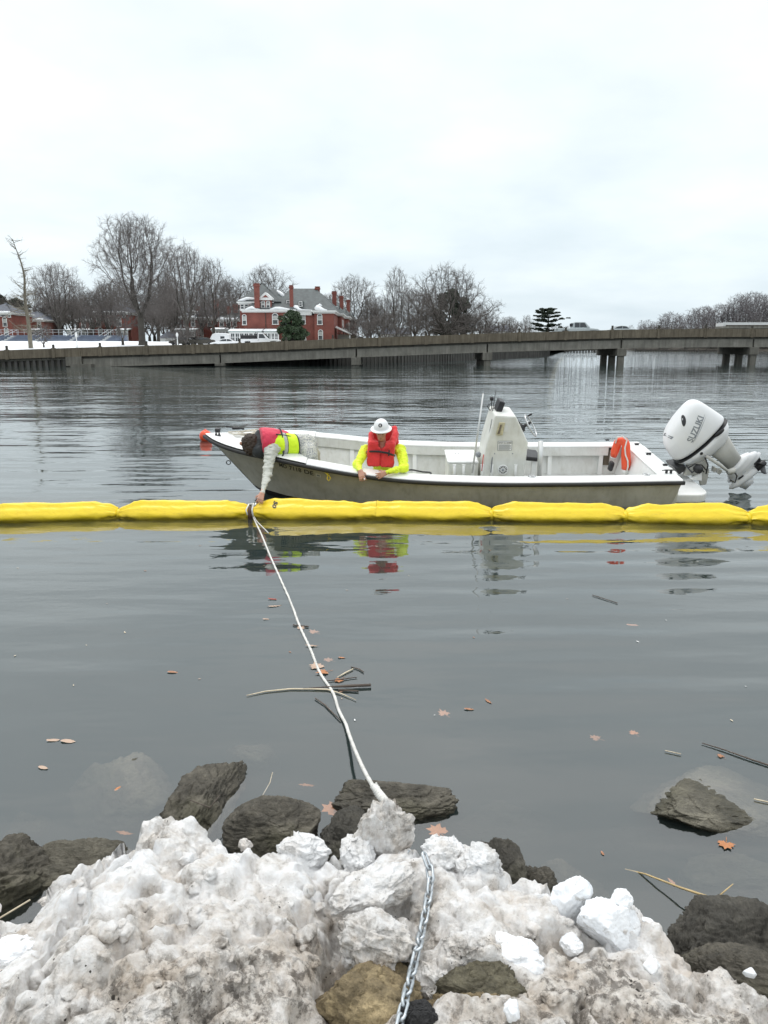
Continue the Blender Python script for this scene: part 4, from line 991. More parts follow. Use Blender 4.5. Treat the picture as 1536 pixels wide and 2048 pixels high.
# ------------------------------------------------------------------ bleachers
def bleachers():
    Y = 150; g = ground_z(100, Y); B = thing('bleachers', 'long blue grey metal bleachers with stairs and rails across the snowy lawn', 'bleachers', (0, 0, 0))
    x0, x1 = XY(-60, Y, 4), XY(238, Y, 4); n = 8; zt = float(PY(100, 670, Y+5)[2]); cuts = [XY(p, Y, 4) for p in (-60, 6, 68, 138, 204, 236)]
    for a, b in zip(cuts[:-1], cuts[1:]):
        for k in range(n):
            z = g+0.25+(zt-g-0.3)*k/(n-1); y = Y+0.62*k
            MB().box(a+0.55, b-0.55, y, y+0.32, z-0.06, z).build('bench_row', M['bleacher'], B)
            MB().box(a+0.55, b-0.55, y+0.36, y+0.40, z-0.45, z-0.10).build('riser', M['bleacher'], B)
        for k in range(4):
            z = g+(zt-g)*k/4; MB().box(a-0.4, a+0.4, Y+1.25*k, Y+1.25*k+1.2, z-0.4, z+0.15).build('stair_step', M['rail_metal'], B)
        for s in (-0.5, 0.5): MB().tube([(a+s, Y-0.2, g+1.0), (a+s, Y+5, zt+1.0), (a+s, Y+5.0, zt)], 0.05, 5).build('stair_rail', M['rail_metal'], B)
    for z in (0.55, 1.05): MB().tube([(x0, Y+5.4, zt+z), (x1, Y+5.4, zt+z)], 0.035, 5).build('back_rail', M['rail_metal'], B)
    for k in range(26): x = x0+(x1-x0)*k/25; MB().box(x-0.03, x+0.03, Y+5.4, Y+5.46, g-0.3, zt+1.05).build('rail_post', M['rail_metal'], B)
    MB().box(x0, x1, Y+5.0, Y+5.05, g, zt-0.1).build('back_panel', M['bleacher'], B)
bleachers()
for px, Y, top, lab in ((154.5, 112, 664.5, 'white globe lamp post standing on the snowy lawn before the bleachers'), (355.5, 116, 665, 'white globe lamp post among the bare bushes left of the parked cars')):
    zb = ground_z(px, Y); zt = float(PY(px, top, Y)[2]); L = thing('lamp_post', lab, 'lamp post', (XY(px, Y, zb), Y, zb)); h = zt-zb
    MB().lathe([(0.16, -0.2), (0.16, 0.25), (0.09, 0.35), (0.06, h-0.75), (0.10, h-0.7)], 10).build('post', M['white_trim'], L, True)
    MB().lathe([(0.07, h-0.69), (0.17, h-0.52), (0.2, h-0.3), (0.13, h-0.1), (0.03, h)], 10).build('lamp_globe', M['white_trim'], L, True)
def mound(px0, px1, Y, z, lab):
    pass

# ------------------------------------------------------------------ vehicles
def wheels(P, xs, w, r, z=0.0):
    for x in xs:
        for s in (-1, 1):
            t = MB().lathe([(r*0.55, -0.11), (r*0.95, -0.11), (r, -0.06), (r, 0.06), (r*0.95, 0.11), (r*0.55, 0.11)], 16, (x, s*(w/2-0.1), r+z), Matrix.Rotation(pi/2, 3, 'X')).build('wheel', M['tyre'], P, True)
            MB().lathe([(0.01, -0.09), (r*0.55, -0.1), (r*0.6, 0.1), (0.01, 0.09)], 12, (x, s*(w/2-0.1), r+z), Matrix.Rotation(pi/2, 3, 'X')).build('rim', M['chrome'], t, True)
def side_loft(P, prof, w, mat, name, bevel=0.05):
    mb = MB(); mb.prism(prof, 'y', -w/2, w/2); return mb.build(name, mat, P, bevel=bevel)
def pickup(lab, loc, rz, mat, crew, stakes=False, s=1.0):
    P = thing('pickup_truck', lab, 'pickup truck', loc, (0, 0, rz)); P.scale = (s, s, s); w = 1.95
    cab0, cab1 = (-0.75, 1.35) if crew else (-0.35, 1.05)
    side_loft(P, [(-2.85, 0.55), (-2.85, 1.08), (-0.8, 1.1), (1.4, 1.12), (2.5, 1.02), (2.78, 0.9), (2.82, 0.5), (2.35, 0.42), (2.28, 0.78), (1.55, 0.78), (1.48, 0.42), (-1.3, 0.42), (-1.38, 0.78), (-2.12, 0.78), (-2.2, 0.5)], w, mat, 'body', 0.06)
    side_loft(P, [(cab0, 1.08), (cab0+0.08, 1.82), (cab0+0.3, 1.9), (cab1-0.55, 1.9), (cab1+0.25, 1.10)], w*0.88, mat, 'cab', 0.07)
    for sd in (-1, 1):
        y = sd*(w*0.44+0.006); n = 2 if crew else 1; L = (cab1-0.45-cab0-0.25)
        for k in range(n):
            a = cab0+0.2+L*k/n+0.03; b = cab0+0.2+L*(k+1)/n-0.03
            MB().prism([(a, 1.2), (b+(0.32 if k == n-1 else 0), 1.2), (b-(0.02 if k == n-1 else 0), 1.78), (a+0.02, 1.78)], 'y', y-0.01, y+0.01).build('side_window', M['car_glass'], P)
        MB().cbox((cab1-0.1, sd*(w/2+0.06), 1.22), (0.14, 0.16, 0.16)).build('mirror', mat, P, bevel=0.03)
        MB().cbox((2.72, sd*0.72, 0.86), (0.16, 0.34, 0.16)).build('headlight', M['chrome'], P, bevel=0.03)
        MB().cbox((-2.84, sd*0.86, 0.9), (0.06, 0.16, 0.3)).build('tail_light', M['post_dark'], P)
        MB().cbox((-0.1+cab0*0.2, sd*(w/2+0.012), 0.95), (0.22, 0.03, 0.05)).build('door_handle', M['chrome'], P)
    MB().prism([(cab1-0.50, 1.86), (cab1+0.22, 1.16), (cab1+0.235, 1.16), (cab1-0.485, 1.86)], 'y', -w*0.39, w*0.39).build('windscreen', M['car_glass'], P)
    MB().cbox((cab0-0.0, 0, 1.52), (0.14, w*0.7, 0.4)).build('rear_window', M['car_glass'], P)
    MB().box(2.8, 2.93, -w*0.48, w*0.48, 0.5, 0.68).build('bumper', M['chrome'], P, bevel=0.03); MB().box(-2.97, -2.86, -w*0.48, w*0.48, 0.5, 0.66).build('bumper', M['chrome'], P, bevel=0.03)
    wheels(P, (-1.75, 1.92), w, 0.39)
    if stakes:
        MB().box(-2.75, -0.62, -0.9, 0.9, 1.12, 1.62).build('dark_load', M['black'], P, bevel=0.05)
        MB().tube([(-0.6, -0.8, 1.1), (-0.6, -0.8, 2.0), (-0.6, 0.8, 2.0), (-0.6, 0.8, 1.1)], 0.04, 6).build('ladder_rack', M['black'], P)
    return P
def sedan(lab, loc, rz, mat, s=1.0):
    P = thing('parked_car' if 'parked' in lab else 'sedan_car', lab, 'car', loc, (0, 0, rz)); P.scale = (s, s, s); w = 1.8
    side_loft(P, [(-2.3, 0.45), (-2.36, 0.8), (-2.2, 0.98), (-1.5, 1.02), (1.0, 0.98), (1.9, 0.85), (2.3, 0.68), (2.36, 0.42), (1.85, 0.3), (1.78, 0.62), (1.12, 0.62), (1.05, 0.28), (-1.05, 0.28), (-1.12, 0.62), (-1.78, 0.62), (-1.85, 0.34)], w, mat, 'body', 0.07)
    side_loft(P, [(-1.75, 0.98), (-0.95, 1.40), (-0.2, 1.46), (0.35, 1.38), (1.15, 0.96)], w*0.82, mat, 'cabin', 0.08)
    for sd in (-1, 1):
        y = sd*(w*0.41+0.004)
        for pl in ([(-1.35, 1.03), (-0.42, 1.03), (-0.42, 1.37), (-0.88, 1.34)], [(-0.34, 1.03), (0.85, 1.03), (0.3, 1.32), (-0.34, 1.38)]): MB().prism(pl, 'y', y-0.008, y+0.008).build('side_window', M['car_glass'], P)
        MB().cbox((2.26, sd*0.64, 0.7), (0.14, 0.34, 0.12)).build('headlight', M['chrome'], P, bevel=0.03)
    MB().prism([(0.37, 1.37), (1.08, 1.0), (1.095, 1.0), (0.385, 1.385)], 'y', -w*0.36, w*0.36).build('windscreen', M['car_glass'], P)
    MB().prism([(-1.62, 1.05), (-0.98, 1.385), (-0.99, 1.40), (-1.64, 1.06)], 'y', -w*0.35, w*0.35).build('rear_window', M['car_glass'], P)
    wheels(P, (-1.45, 1.45), w, 0.32); return P
def on_deck(px, dy): p = bpt(px); return (p.x, p.y+dy, p.z-0.72)
pickup('silver crew cab pickup driving over the bridge near the cedar', on_deck(1160, 1.7), R(0), M['car_silver'], True, s=1.0)
sedan('pale silver sedan driving over the bridge behind the parapet', on_deck(1268, 6.8), R(180), M['car_silver'], 0.97)
def trailer():
    x, y, z = on_deck(1535, 4.5); T = thing('flatbed_trailer', 'pale flatbed trailer at the right edge of the bridge', 'trailer', (x, y, z))
    MB().box(-4.6, 6, -1.2, 1.2, 0.85, 1.15).build('bed', M['girder'], T); MB().box(-4.55, -4.2, -1.2, 1.2, 1.153, 1.6).build('headboard', M['white_trim'], T); MB().box(-4.1, 6, -1.1, 1.1, 1.153, 1.55).build('load', M['parapet'], T, bevel=0.05)
    MB().box(-4.6, 6, -1.24, -1.203, 1.3, 1.66).build('side_board', M['white_trim'], T); wheels(T, (2.6, 3.6), 2.4, 0.42)
trailer()
def lot(px, Y): z = ground_z(px, Y); return (XY(px, Y, z), Y, z)
def on_z(px, top, h, Y):      # parked so that its roof shows at the photographed height
    p = PY(px, top, Y); return (p[0], Y, p[2]-h)
pickup('white pickup with dark stake load parked before the brick porches', on_z(521, 667, 1.9, 112), R(0), M['car_white'], False, True, 1.02)
sedan('white parked sedan beside the camper in front of the brick houses', on_z(450, 676, 1.46, 118), R(180), M['car_white'], 0.95)
def camper():
    C = thing('camper_trailer', 'small white camper trailer with rounded front parked before a porch', 'camper', on_z(441, 666, 2.5, 128), (0, 0, R(180)))
    side_loft(C, [(-1.5, 0.5), (-1.55, 2.2), (-1.3, 2.45), (0.6, 2.5), (1.2, 2.3), (1.75, 1.3), (1.8, 0.7), (1.5, 0.5)], 2.0, M['car_white'], 'body', 0.12)
    for sd in (-1, 1): MB().cbox((-0.5, sd*1.004, 1.75), (0.7, 0.02, 0.4)).build('window', M['car_glass'], C)
    wheels(C, (0.0,), 2.0, 0.33)
camper()
for k, (px, Y, lab) in enumerate(((366, 122, 'dark parked car with snow on it beside the right lamp post'), (385, 124, 'dark parked car behind the leafless bushes'), (404, 122, 'dark parked car nearest the camper'))):
    o = sedan(lab, lot(px, Y), R(170+10*k), M['post_dark'], 0.9); o.location.z += 0.0
# ------------------------------------------------------------------ text helper
from mathutils.bvhtree import BVHTree
def text_data(txt, size, extrude=0.0, shear=0.0, align='LEFT', bold=0.0):
    cu = bpy.data.curves.new('lettering', 'FONT'); cu.body = txt; cu.size = size; cu.extrude = extrude; cu.shear = shear; cu.align_x = align; cu.offset = bold; cu.resolution_u = 3
    o = bpy.data.objects.new('lettering', cu); COL.objects.link(o); bpy.context.view_layer.update()
    me = bpy.data.meshes.new_from_object(o.evaluated_get(bpy.context.evaluated_depsgraph_get())); bpy.data.objects.remove(o); bpy.data.curves.remove(cu); return me
def flat_text(txt, size, parent, mat, loc, rot=(pi/2, 0, 0), name='lettering', **k):
    return obj(name, text_data(txt, size, 0.001, **k), mat, parent, loc, rot)
def drape(me, Mx, bvh, off=0.004, ray=(0, 1, 0), cuts=1):
    """lay a flat mesh onto a surface: Mx places it, then every vertex slides along ray to the surface"""
    bm = bmesh.new(); bm.from_mesh(me); bmesh.ops.triangulate(bm, faces=bm.faces[:]); bmesh.ops.subdivide_edges(bm, edges=bm.edges[:], cuts=cuts, use_grid_fill=False); bmesh.ops.triangulate(bm, faces=bm.faces[:])
    r = Vector(ray)
    for v in bm.verts:
        p = Mx @ v.co; h = bvh.ray_cast(p-r*2, r)
        v.co = (h[0]-r*off) if h[0] is not None else p
    bm.to_mesh(me); bm.free(); return me

# ------------------------------------------------------------------ the work boat
HEEL = R(8.5); BOAT_O = Vector((-2.91, 12.2, 0))
BOAT = thing('work_boat', 'white open centre console skiff with grey hull moored behind the yellow boom', 'boat', BOAT_O, (HEEL, 0, 0))
BM = Matrix.Translation(BOAT_O) @ Matrix.Rotation(HEEL, 4, 'X'); BMI = BM.inverted()
def BL(px, py, Y): return BMI @ Vector(PY(px, py, Y))          # photo point at ground distance Y -> boat coordinates
LOA = 7.45
SH = [(0, 1.02), (0.25, 0.965), (0.56, 0.92), (1.27, 0.868), (1.95, 0.772), (2.97, 0.638), (4.36, 0.575), (5.6, 0.572), (7.45, 0.59)]
BE = [(0, 0.0), (0.1, 0.13), (0.3, 0.30), (0.56, 0.46), (0.9, 0.64), (1.27, 0.80), (1.95, 0.96), (2.97, 1.06), (4.36, 1.10), (5.6, 1.10), (7.45, 1.07)]
def smooth_tab(tab):
    xs = np.array([a for a, b in tab]); ys = np.array([b for a, b in tab]); h = np.diff(xs); d = np.diff(ys)/h
    m = np.concatenate([[d[0]], (d[:-1]*h[1:]+d[1:]*h[:-1])/(h[1:]+h[:-1]), [d[-1]]])
    def f(x):
        x = min(max(x, xs[0]), xs[-1]); i = min(max(int(np.searchsorted(xs, x))-1, 0), len(h)-1); t = (x-xs[i])/h[i]
        return float(ys[i]*(1+2*t)*(1-t)**2+m[i]*h[i]*t*(1-t)**2+ys[i+1]*t*t*(3-2*t)+m[i+1]*h[i]*t*t*(t-1))
    return f
sheer, beam = smooth_tab(SH), smooth_tab(BE)
def build_boat():
    ts = np.concatenate([np.linspace(0, 0.2, 14)[:-1], np.linspace(0.2, 1, 20)])
    keel_u = lambda t: float(np.interp(t, [0, 0.13, 0.22, 1], [0.03, 0.80, 1.35, 7.28])); keel_z = lambda t: float(np.interp(t, [0, 0.13, 0.22, 0.4, 1], [0.985, 0.06, -0.22, -0.30, -0.30]))
    chn = lambda t: (float(np.interp(t, [0, 0.13, 0.3, 1], [0.03, 0.76, 2.1, 7.30])), float(np.interp(t, [0, 0.115, 0.15, 0.22, 0.35, 0.5, 1], [0, 0.0, 0.10, 0.38, 0.72, 0.9, 0.98])), float(np.interp(t, [0, 0.13, 0.2, 0.35, 1], [0.985, 0.13, 0.07, 0.02, -0.03])))
    side_rows = {}
    for sg in (-1, 1):
        rows = []
        for t in ts:
            us = LOA*t; S = np.array((us, sg*beam(us), sheer(us)-0.01)); c = chn(t); Cn = np.array((c[0], sg*c[1], c[2])); row = []
            for f in np.linspace(0, 1, 9):
                p = Cn*(1-f)+S*f; fl = f*f*0.35+f*0.65 if t < 0.5 else f    # bow flare
                p[1] = Cn[1]*(1-fl)+S[1]*fl; row.append(p)
            rows.append(row)
        side_rows[sg] = rows
    mb = MB()
    for sg in (-1, 1):
        V = [p for r in side_rows[sg] for p in r]; n = 9; F = []
        for i in range(len(ts)-1):
            for k in range(n-1): q = (i*n+k, (i+1)*n+k, (i+1)*n+k+1, i*n+k+1); F.append(q if sg < 0 else q[::-1])
        mb.add(V, F)
    hull = mb.mesh('hull', True); hull.materials.append(M['hull_grey'])
    H = obj('hull', hull, None, BOAT)
    bm = bmesh.new(); bm.from_mesh(hull); bvh = BVHTree.FromBMesh(bm); bm.free()
    # bottom
    mb = MB()
    for sg in (-1, 1):
        V = []; F = []
        for t in ts:
            c = chn(t); V += [(c[0], sg*c[1], c[2]), (keel_u(t), 0, keel_z(t))]
        for i in range(len(ts)-1): q = (2*i, 2*i+1, 2*i+3, 2*i+2); F.append(q if sg < 0 else q[::-1])
        mb.add(V, F)
    mb.build('hull_bottom', M['bottom_black'], BOAT)
    # transom
    c = chn(1); s = sheer(LOA)-0.01; b = beam(LOA); mb = MB()
    V = [(LOA, -b, s), (LOA, b, s), (7.30, c[1], c[2]), (7.28, 0, -0.30), (7.30, -c[1], c[2])]
    mb.add(V+[(x-0.06, y, z) for x, y, z in V], [(0, 1, 2, 3, 4), (9, 8, 7, 6, 5)]); mb.build('transom', M['hull_grey'], BOAT)
    # rub rail, round both sides and over the stem
    us = list(np.linspace(LOA+0.02, 0.5, 40))+[0.4, 0.3, 0.2, 0.12, 0.06]
    pts = [(u, -beam(min(u, LOA))-0.012, sheer(min(u, LOA))-0.035) for u in us]+[(-0.02, 0, sheer(0)-0.035)]+[(u, beam(min(u, LOA))+0.012, sheer(min(u, LOA))-0.035) for u in us[::-1]]
    mb = MB(); rings = []
    for i, p in enumerate(pts):
        p = Vector(p); t = (Vector(pts[min(i+1, len(pts)-1)])-Vector(pts[max(i-1, 0)])).normalized(); nn = Vector((t.y, -t.x, 0)).normalized()*(-1); nn = -nn if nn.y*p.y < 0 else nn
        nn = nn if abs(p.y) > 0.01 else Vector((-1, 0, 0))
        rings.append([p+nn*o+Vector((0, 0, z)) for o, z in ((-0.02, -0.030), (0.020, -0.030), (0.030, -0.018), (0.030, 0.016), (0.020, 0.026), (-0.02, 0.026))])
    mb.loft(rings); mb.build('rub_rail', M['black_rubber'], BOAT, True)
    # gunwale caps + coamings + transom cap
    U0, G = 1.72, 0.27; mb = MB(); cm = MB(); ln = MB(); uu = np.linspace(U0, LOA-0.0, 30)
    for sg in (-1, 1):
        rings = []; cr = []; lr = []
        for u in uu:
            b, z = beam(u), sheer(u)
            rings.append([(u, sg*(b+0.012), z-0.008), (u, sg*(b-0.01), z+0.012), (u, sg*(b-G+0.02), z+0.014), (u, sg*(b-G), z+0.002), (u, sg*(b-G), z-0.02), (u, sg*(b), z-0.02)])
            cr.append([(u, sg*(b-G), z-0.021), (u, sg*(b-G+0.025), z-0.021), (u, sg*(b-G+0.025), z-0.165), (u, sg*(b-G), z-0.165)])
            bc = chn(u/LOA)[1]; yb = bc-.06; lr.append([(u, sg*(b-0.13), z-0.025), (u, sg*(b-0.09), z-0.025), (u, sg*yb, 0.06), (u, sg*(yb-.04), 0.06)])
        mb.loft(rings if sg < 0 else [r[::-1] for r in rings]); cm.loft(cr[:-3] if sg < 0 else [r[::-1] for r in cr[:-3]]); ln.loft(lr if sg < 0 else [r[::-1] for r in lr])
    z = sheer(LOA); mb.box(LOA-0.30, LOA+0.015, -beam(LOA)+G-0.002, beam(LOA)-G+0.002, z-0.02, z+0.013)
    gw = mb.build('gunwale', M['gel_white'], BOAT, bevel=0.008); cm.build('coaming', M['gel_inner'], BOAT); ln.build('inner_liner', M['gel_inner'], BOAT)
    MB().prism([(LOA-0.30, z-0.022), (LOA-0.42, 0.06), (LOA-0.38, 0.06), (LOA-0.26, z-0.022)], 'y', -beam(LOA)+0.2, beam(LOA)-0.2).build('transom_liner', M['gel_white'], BOAT)
    fl = MB(); fl.loft([[(u, -chn(u/LOA)[1]*.92, 0.058), (u, chn(u/LOA)[1]*.92, 0.058), (u, chn(u/LOA)[1]*.92, 0.04), (u, -chn(u/LOA)[1]*.92, 0.04)] for u in np.linspace(1.9, LOA-.35, 16)]); fl.build('floor', M['gel_inner'], BOAT)
    for sg in (-1, 1):
        for u in (2.35, 3.45, 4.75, 5.85, 6.75):
            b, z = beam(u), sheer(u); MB().prism([(sg*(b-0.135), z-0.167), (sg*(b-G+0.03), z-0.167), (sg*(chn(u/LOA)[1]-.14), 0.06), (sg*(chn(u/LOA)[1]-.065), 0.06)][::sg], 'x', u-0.035, u+0.035).build('frame', M['gel_white'], BOAT)
    # bow deck
    rings = []; ud = [0.0, 0.03, 0.08, 0.15, 0.25, 0.4, 0.6, 0.85, 1.1, 1.3, 1.5, U0]
    for u in ud:
        b, z = beam(u)+0.012, sheer(u); rings.append([(u, -b*f, z+0.014+0.02*(1-f*f)*min(1, u)) for f in np.linspace(-1, 1, 11)])
    mb = MB(); mb.loft(rings, False, False, False)
    rings = [[(u, y, z-0.05) for u, y, z in r] for r in rings]; mb.loft([r[::-1] for r in rings], False, False, False)
    mb.build('bow_deck', M['gel_white'], BOAT, True)
    b = beam(U0); bc = chn(U0/LOA)[1]; MB().prism([(-b+.12, sheer(U0)-.06), (b-.12, sheer(U0)-.06), (bc-.08, .06), (-bc+.08, .06)], 'x', U0-.03, U0).build('deck_bulkhead', M['gel_inner'], BOAT)
    # bow eye, fittings, cleats
    p = BL(457, 925, 12.15); mb = MB(); mb.tube([(p.x+0.035*cos(a), p.y, p.z+0.035*sin(a)) for a in np.linspace(0, 2*pi, 13)[:-1]], 0.008, 6, closed=True); mb.build('bow_eye', M['black'], BOAT, True)
    def cleat(px, py, Y, s=1.0):
        p = BL(px, py, Y); z = sheer(min(max(p.x, 0), LOA))+0.013; mb = MB(); L = 0.11*s
        mb.tube([(p.x-L, p.y, z+0.05*s), (p.x-L*0.5, p.y, z+0.055*s), (p.x+L*0.5, p.y, z+0.055*s), (p.x+L, p.y, z+0.05*s)], [0.007*s, 0.011*s, 0.011*s, 0.007*s], 8)
        for q in (-0.035, 0.035): mb.box(p.x+q*s-0.014, p.x+q*s+0.014, p.y-0.02, p.y+0.02, z, z+0.052*s)
        mb.build('cleat', M['black'], BOAT, True)
    cleat(1337, 946.5, 11.35); cleat(1297, 909, 12.35, 0.6); cleat(1273, 893.5, 12.95, 0.5); cleat(1330, 932, 11.75, 0.5); cleat(1214, 884.5, 13.25, 0.4)
    for px, py, Y in ((1064, 949, 11.25), (1293, 947.5, 11.3)):
        p = BL(px, py, Y); mb = MB(); mb.lathe([(0.062, 0), (0.055, 0.012), (0.035, 0.012), (0.034, -0.03)], 16, (p.x, p.y, sheer(p.x)+0.014)); o = mb.build('rod_holder_rim', M['steel'], BOAT, True)
        MB().lathe([(0.034, 0.001), (0.001, 0.0012)], 12, (p.x, p.y, sheer(p.x)+0.016)).build('rod_holder_cap', M['black'], o)
    p = BL(1207, 968, 11.12); MB().lathe([(0.02, 0), (0.016, 0.02), (0.008, 0.022)], 10, (p.x, -beam(p.x)-0.002, p.z), Matrix.Rotation(pi/2, 3, 'X')).build('drain_fitting', M['steel'], BOAT, True)
    for px, py in ((432.5, 873.5),):
        p = BL(px, py, 12.05); mb = MB(); z = sheer(p.x)+0.013
        for q in (0, 0.05): mb.add([(p.x+q-0.028, p.y, z), (p.x+q+0.028, p.y, z), (p.x+q+0.02, p.y+0.03, z), (p.x+q, p.y+0.012, z+0.075)], [(0, 1, 3), (1, 2, 3), (2, 0, 3)])
        mb.build('bow_chock', M['black'], BOAT)
    p = BL(435.5, 865.5, 12.28); MB().box(p.x-0.04, p.x+0.04, p.y-0.03, p.y+0.06, sheer(p.x)+0.01, sheer(p.x)+0.075).build('bow_light', M['black'], BOAT, bevel=0.01)
    # registration number, draped on the flared bow
    def on_hull(txt, px0, px1, py0, py1, size, Yr=11.3, bold=0.0, mat='letter_black'):
        me = text_data(txt, 1.0, 0.0, bold=bold); vs_ = np.array([v.co[:] for v in me.vertices]); w = vs_[:, 0].max()-vs_[:, 0].min()
        a = BL(px0, py0, Yr); b_ = BL(px1, py1, Yr); d = (b_-a); d.y = 0; L = d.length; d.normalize(); up = Vector((0, 0, 1))
        Mx = Matrix((( d.x*L/w, up.x*size/0.7, 0, a.x-d.x*L/w*vs_[:, 0].min()), (0, 0, 1, 0), (d.z*L/w, up.z*size/0.7, 0, a.z), (0, 0, 0, 1)))
        return obj('registration_number', drape(me, Mx, bvh, 0.004), M[mat], BOAT)
    on_hull('MD', 556, 572, 939.5, 943, 0.085, bold=0.02); on_hull('7118', 577, 602, 944, 948.5, 0.085, bold=0.02); on_hull('DE', 608, 627, 949.5, 952.8, 0.085, bold=0.02)
    a = BL(631, 957, 11.25); mb = MB(); mb.add([(0, 0, 0), (1, 0, 0), (1, 1, 0), (0, 1, 0)], [(0, 1, 2, 3)])
    Mx = Matrix(((0.075, 0.0, 0, a.x), (0, 0, 1, 0), (-0.012, 0.062, 0, a.z), (0, 0, 0, 1))); o = obj('registration_sticker', drape(mb.mesh('s'), Mx, bvh, 0.003), M['gel_inner'], BOAT)
    mb = MB(); mb.add([(0.15, 0.2, 0), (0.85, 0.2, 0), (0.85, 0.8, 0), (0.15, 0.8, 0)], [(0, 1, 2, 3)]); obj('sticker_print', drape(mb.mesh('s'), Mx, bvh, 0.005), M['letter_grey'], o)
    # ---------------- console
    cy0, cy1 = -0.34, 0.34
    mb = MB(); mb.prism([(4.43, 0.06), (5.17, 0.06), (5.205, 0.97), (4.985, 1.40), (4.66, 1.42), (4.545, 0.95)], 'y', cy0, cy1)
    con = mb.build('console', M['console_white'], BOAT, bevel=0.025)
    yf = cy0-0.004
    def plate(x0, x1, z0, z1, mat, name, parent=con, d=0.006, y=yf, bev=0.0): return MB().box(x0, x1, y-d, y, z0, z1).build(name, mat, parent, bevel=bev)
    a, b_ = BL(992, 896, 11.87), BL(1021.5, 876.5, 11.87)
    pl = plate(a.x, b_.x, a.z, b_.z, M['letter_grey'], 'placard', d=0.004); plate(a.x+0.008, b_.x-0.008, a.z+0.008, b_.z-0.008, M['gel_white'], 'placard_face', d=0.006)
    flat_text('REPORT ALL INJURIES', 0.0215, con, M['letter_black'], (a.x+0.012, yf-0.008, b_.z-0.038), bold=0.0008)
    for k in range(7): plate(a.x+0.018, b_.x-0.018-0.02*((k*5) % 3 == 0), a.z+0.016+0.0125*k, a.z+0.0225+0.0125*k, M['letter_grey'], 'placard_line', d=0.008)
    # speaker grille
    c = BL(1004, 936, 11.87); Rm = Matrix.Rotation(pi/2, 3, 'X')
    sp = MB().lathe([(0.001, 0.0), (0.085, 0.0), (0.085, 0.012), (0.07, 0.016), (0.068, 0.008), (0.001, 0.008)], 24, (c.x, yf, c.z), Rm).build('speaker', M['gel_white'], con, True)
    MB().lathe([(0.066, 0.009), (0.066, 0.0105), (0.001, 0.0105)], 20, (c.x, yf, c.z), Rm).build('speaker_cone', M['black'], con)
    mb = MB()
    for k in range(6): mb.cbox((c.x, yf-0.014, c.z), (0.135, 0.006, 0.010), Matrix.Rotation(pi*k/6+0.2, 3, 'Y'))
    mb.build('speaker_grille', M['gel_white'], con); MB().lathe([(0.022, 0.012), (0.02, 0.02), (0.001, 0.021)], 12, (c.x, yf, c.z), Rm).build('speaker_hub', M['letter_grey'], con, True)
    # yellowed bracket box on console side
    a, b_ = BL(988, 864, 11.87), BL(1006, 838, 11.87); mb = MB(); mb.prism([(a.x, a.z), (b_.x-0.03, a.z), (b_.x, b_.z), (a.x+0.045, b_.z)], 'y', yf-0.035, yf); mb.build('handset_bracket', M['yellowed'], con, bevel=0.008)
    mb = MB(); mb.prism([(a.x+0.02, a.z+0.02), (a.x+0.06, a.z+0.03), (a.x+0.085, b_.z-0.03), (a.x+0.06, b_.z-0.03)], 'y', yf-0.05, yf-0.036); mb.build('handset', M['parapet'], con, bevel=0.006)
    plate(b_.x-0.01, b_.x+0.05, a.z+0.05, b_.z-0.06, M['gel_inner'], 'switch_plate', d=0.008)
    for px, py in ((987, 902.5), (1022.5, 902.5)): q = BL(px, py, 11.87); MB().lathe([(0.009, 0), (0.009, 0.01), (0.001, 0.012)], 8, (q.x, yf, q.z), Rm).build('screw', M['letter_grey'], con)
    # hatch line on the console front
    MB().box(4.50, 4.515, -0.2, 0.2, 1.12, 1.13)
    mb = MB(); mb.prism([(4.585, 1.05), (4.575, 1.05), (4.615, 1.34), (4.625, 1.34)], 'y', -0.26, -0.25); mb.build('windscreen_edge', M['letter_grey'], con)
    # rod holders along the console and seat box
    for px in (908.5, 927, 946, 964, 983, 1031):
        q = BL(px, 934, 11.80); MB().tube([(q.x, q.y-0.02, q.z-0.2), (q.x, q.y-0.02, q.z+0.035)], 0.023, 8).build('rod_tube', M['gel_white'], con, True)
        MB().box(q.x-0.03, q.x+0.03, q.y-0.03, q.y-0.01, q.z+0.03, q.z+0.05).build('rod_tube_lip', M['gel_white'], con, bevel=0.005)
    # chart plotter, VHF, compass
    def rot_box(name, c, size, ang, mat, parent=con, bev=0.01): return MB().cbox(c, size, Matrix.Rotation(ang, 3, 'Y')).build(name, mat, parent, bevel=bev)
    q = BL(998.5, 812, 12.05); rot_box('chart_plotter', q, (0.09, 0.30, 0.21), R(18), M['black'], bev=0.015); rot_box('plotter_mount', q+Vector((0, 0, -0.11)), (0.06, 0.2, 0.08), 0, M['black'])
    q = BL(983.5, 798, 12.1); MB().lathe([(0.03, -0.02), (0.035, 0.0), (0.03, 0.03), (0.01, 0.035)], 10, q).build('horn', M['black'], con, True)
    MB().tube([q, q+Vector((0.01, 0, -0.2))], 0.008, 6).build('horn_stem', M['black'], con)
    a = BL(974, 811, 12.1); MB().tube([q+Vector((-0.01, 0, -0.08)), a, a+Vector((0.05, 0, -0.08)), q+Vector((0.05, 0, -0.15))], 0.008, 6).build('horn_cable', M['black'], con)
    a, b_ = BL(992, 780, 12.0), BL(984.5, 826, 12.0); MB().tube([b_, a], [0.007, 0.004], 6).build('antenna', M['black'], con)
    # helm: hub, steering wheel
    q = BL(1040.5, 857, 12.2); mb = MB(); ax = Vector((0.845, 0, 0.535)); Mr = ax.to_track_quat('Z', 'Y').to_matrix()
    mb.lathe([(0.06, -0.12), (0.075, -0.03), (0.075, 0.05), (0.03, 0.07), (0.02, 0.2)], 14, q, Mr); mb.build('helm_hub', M['black'], con, True)
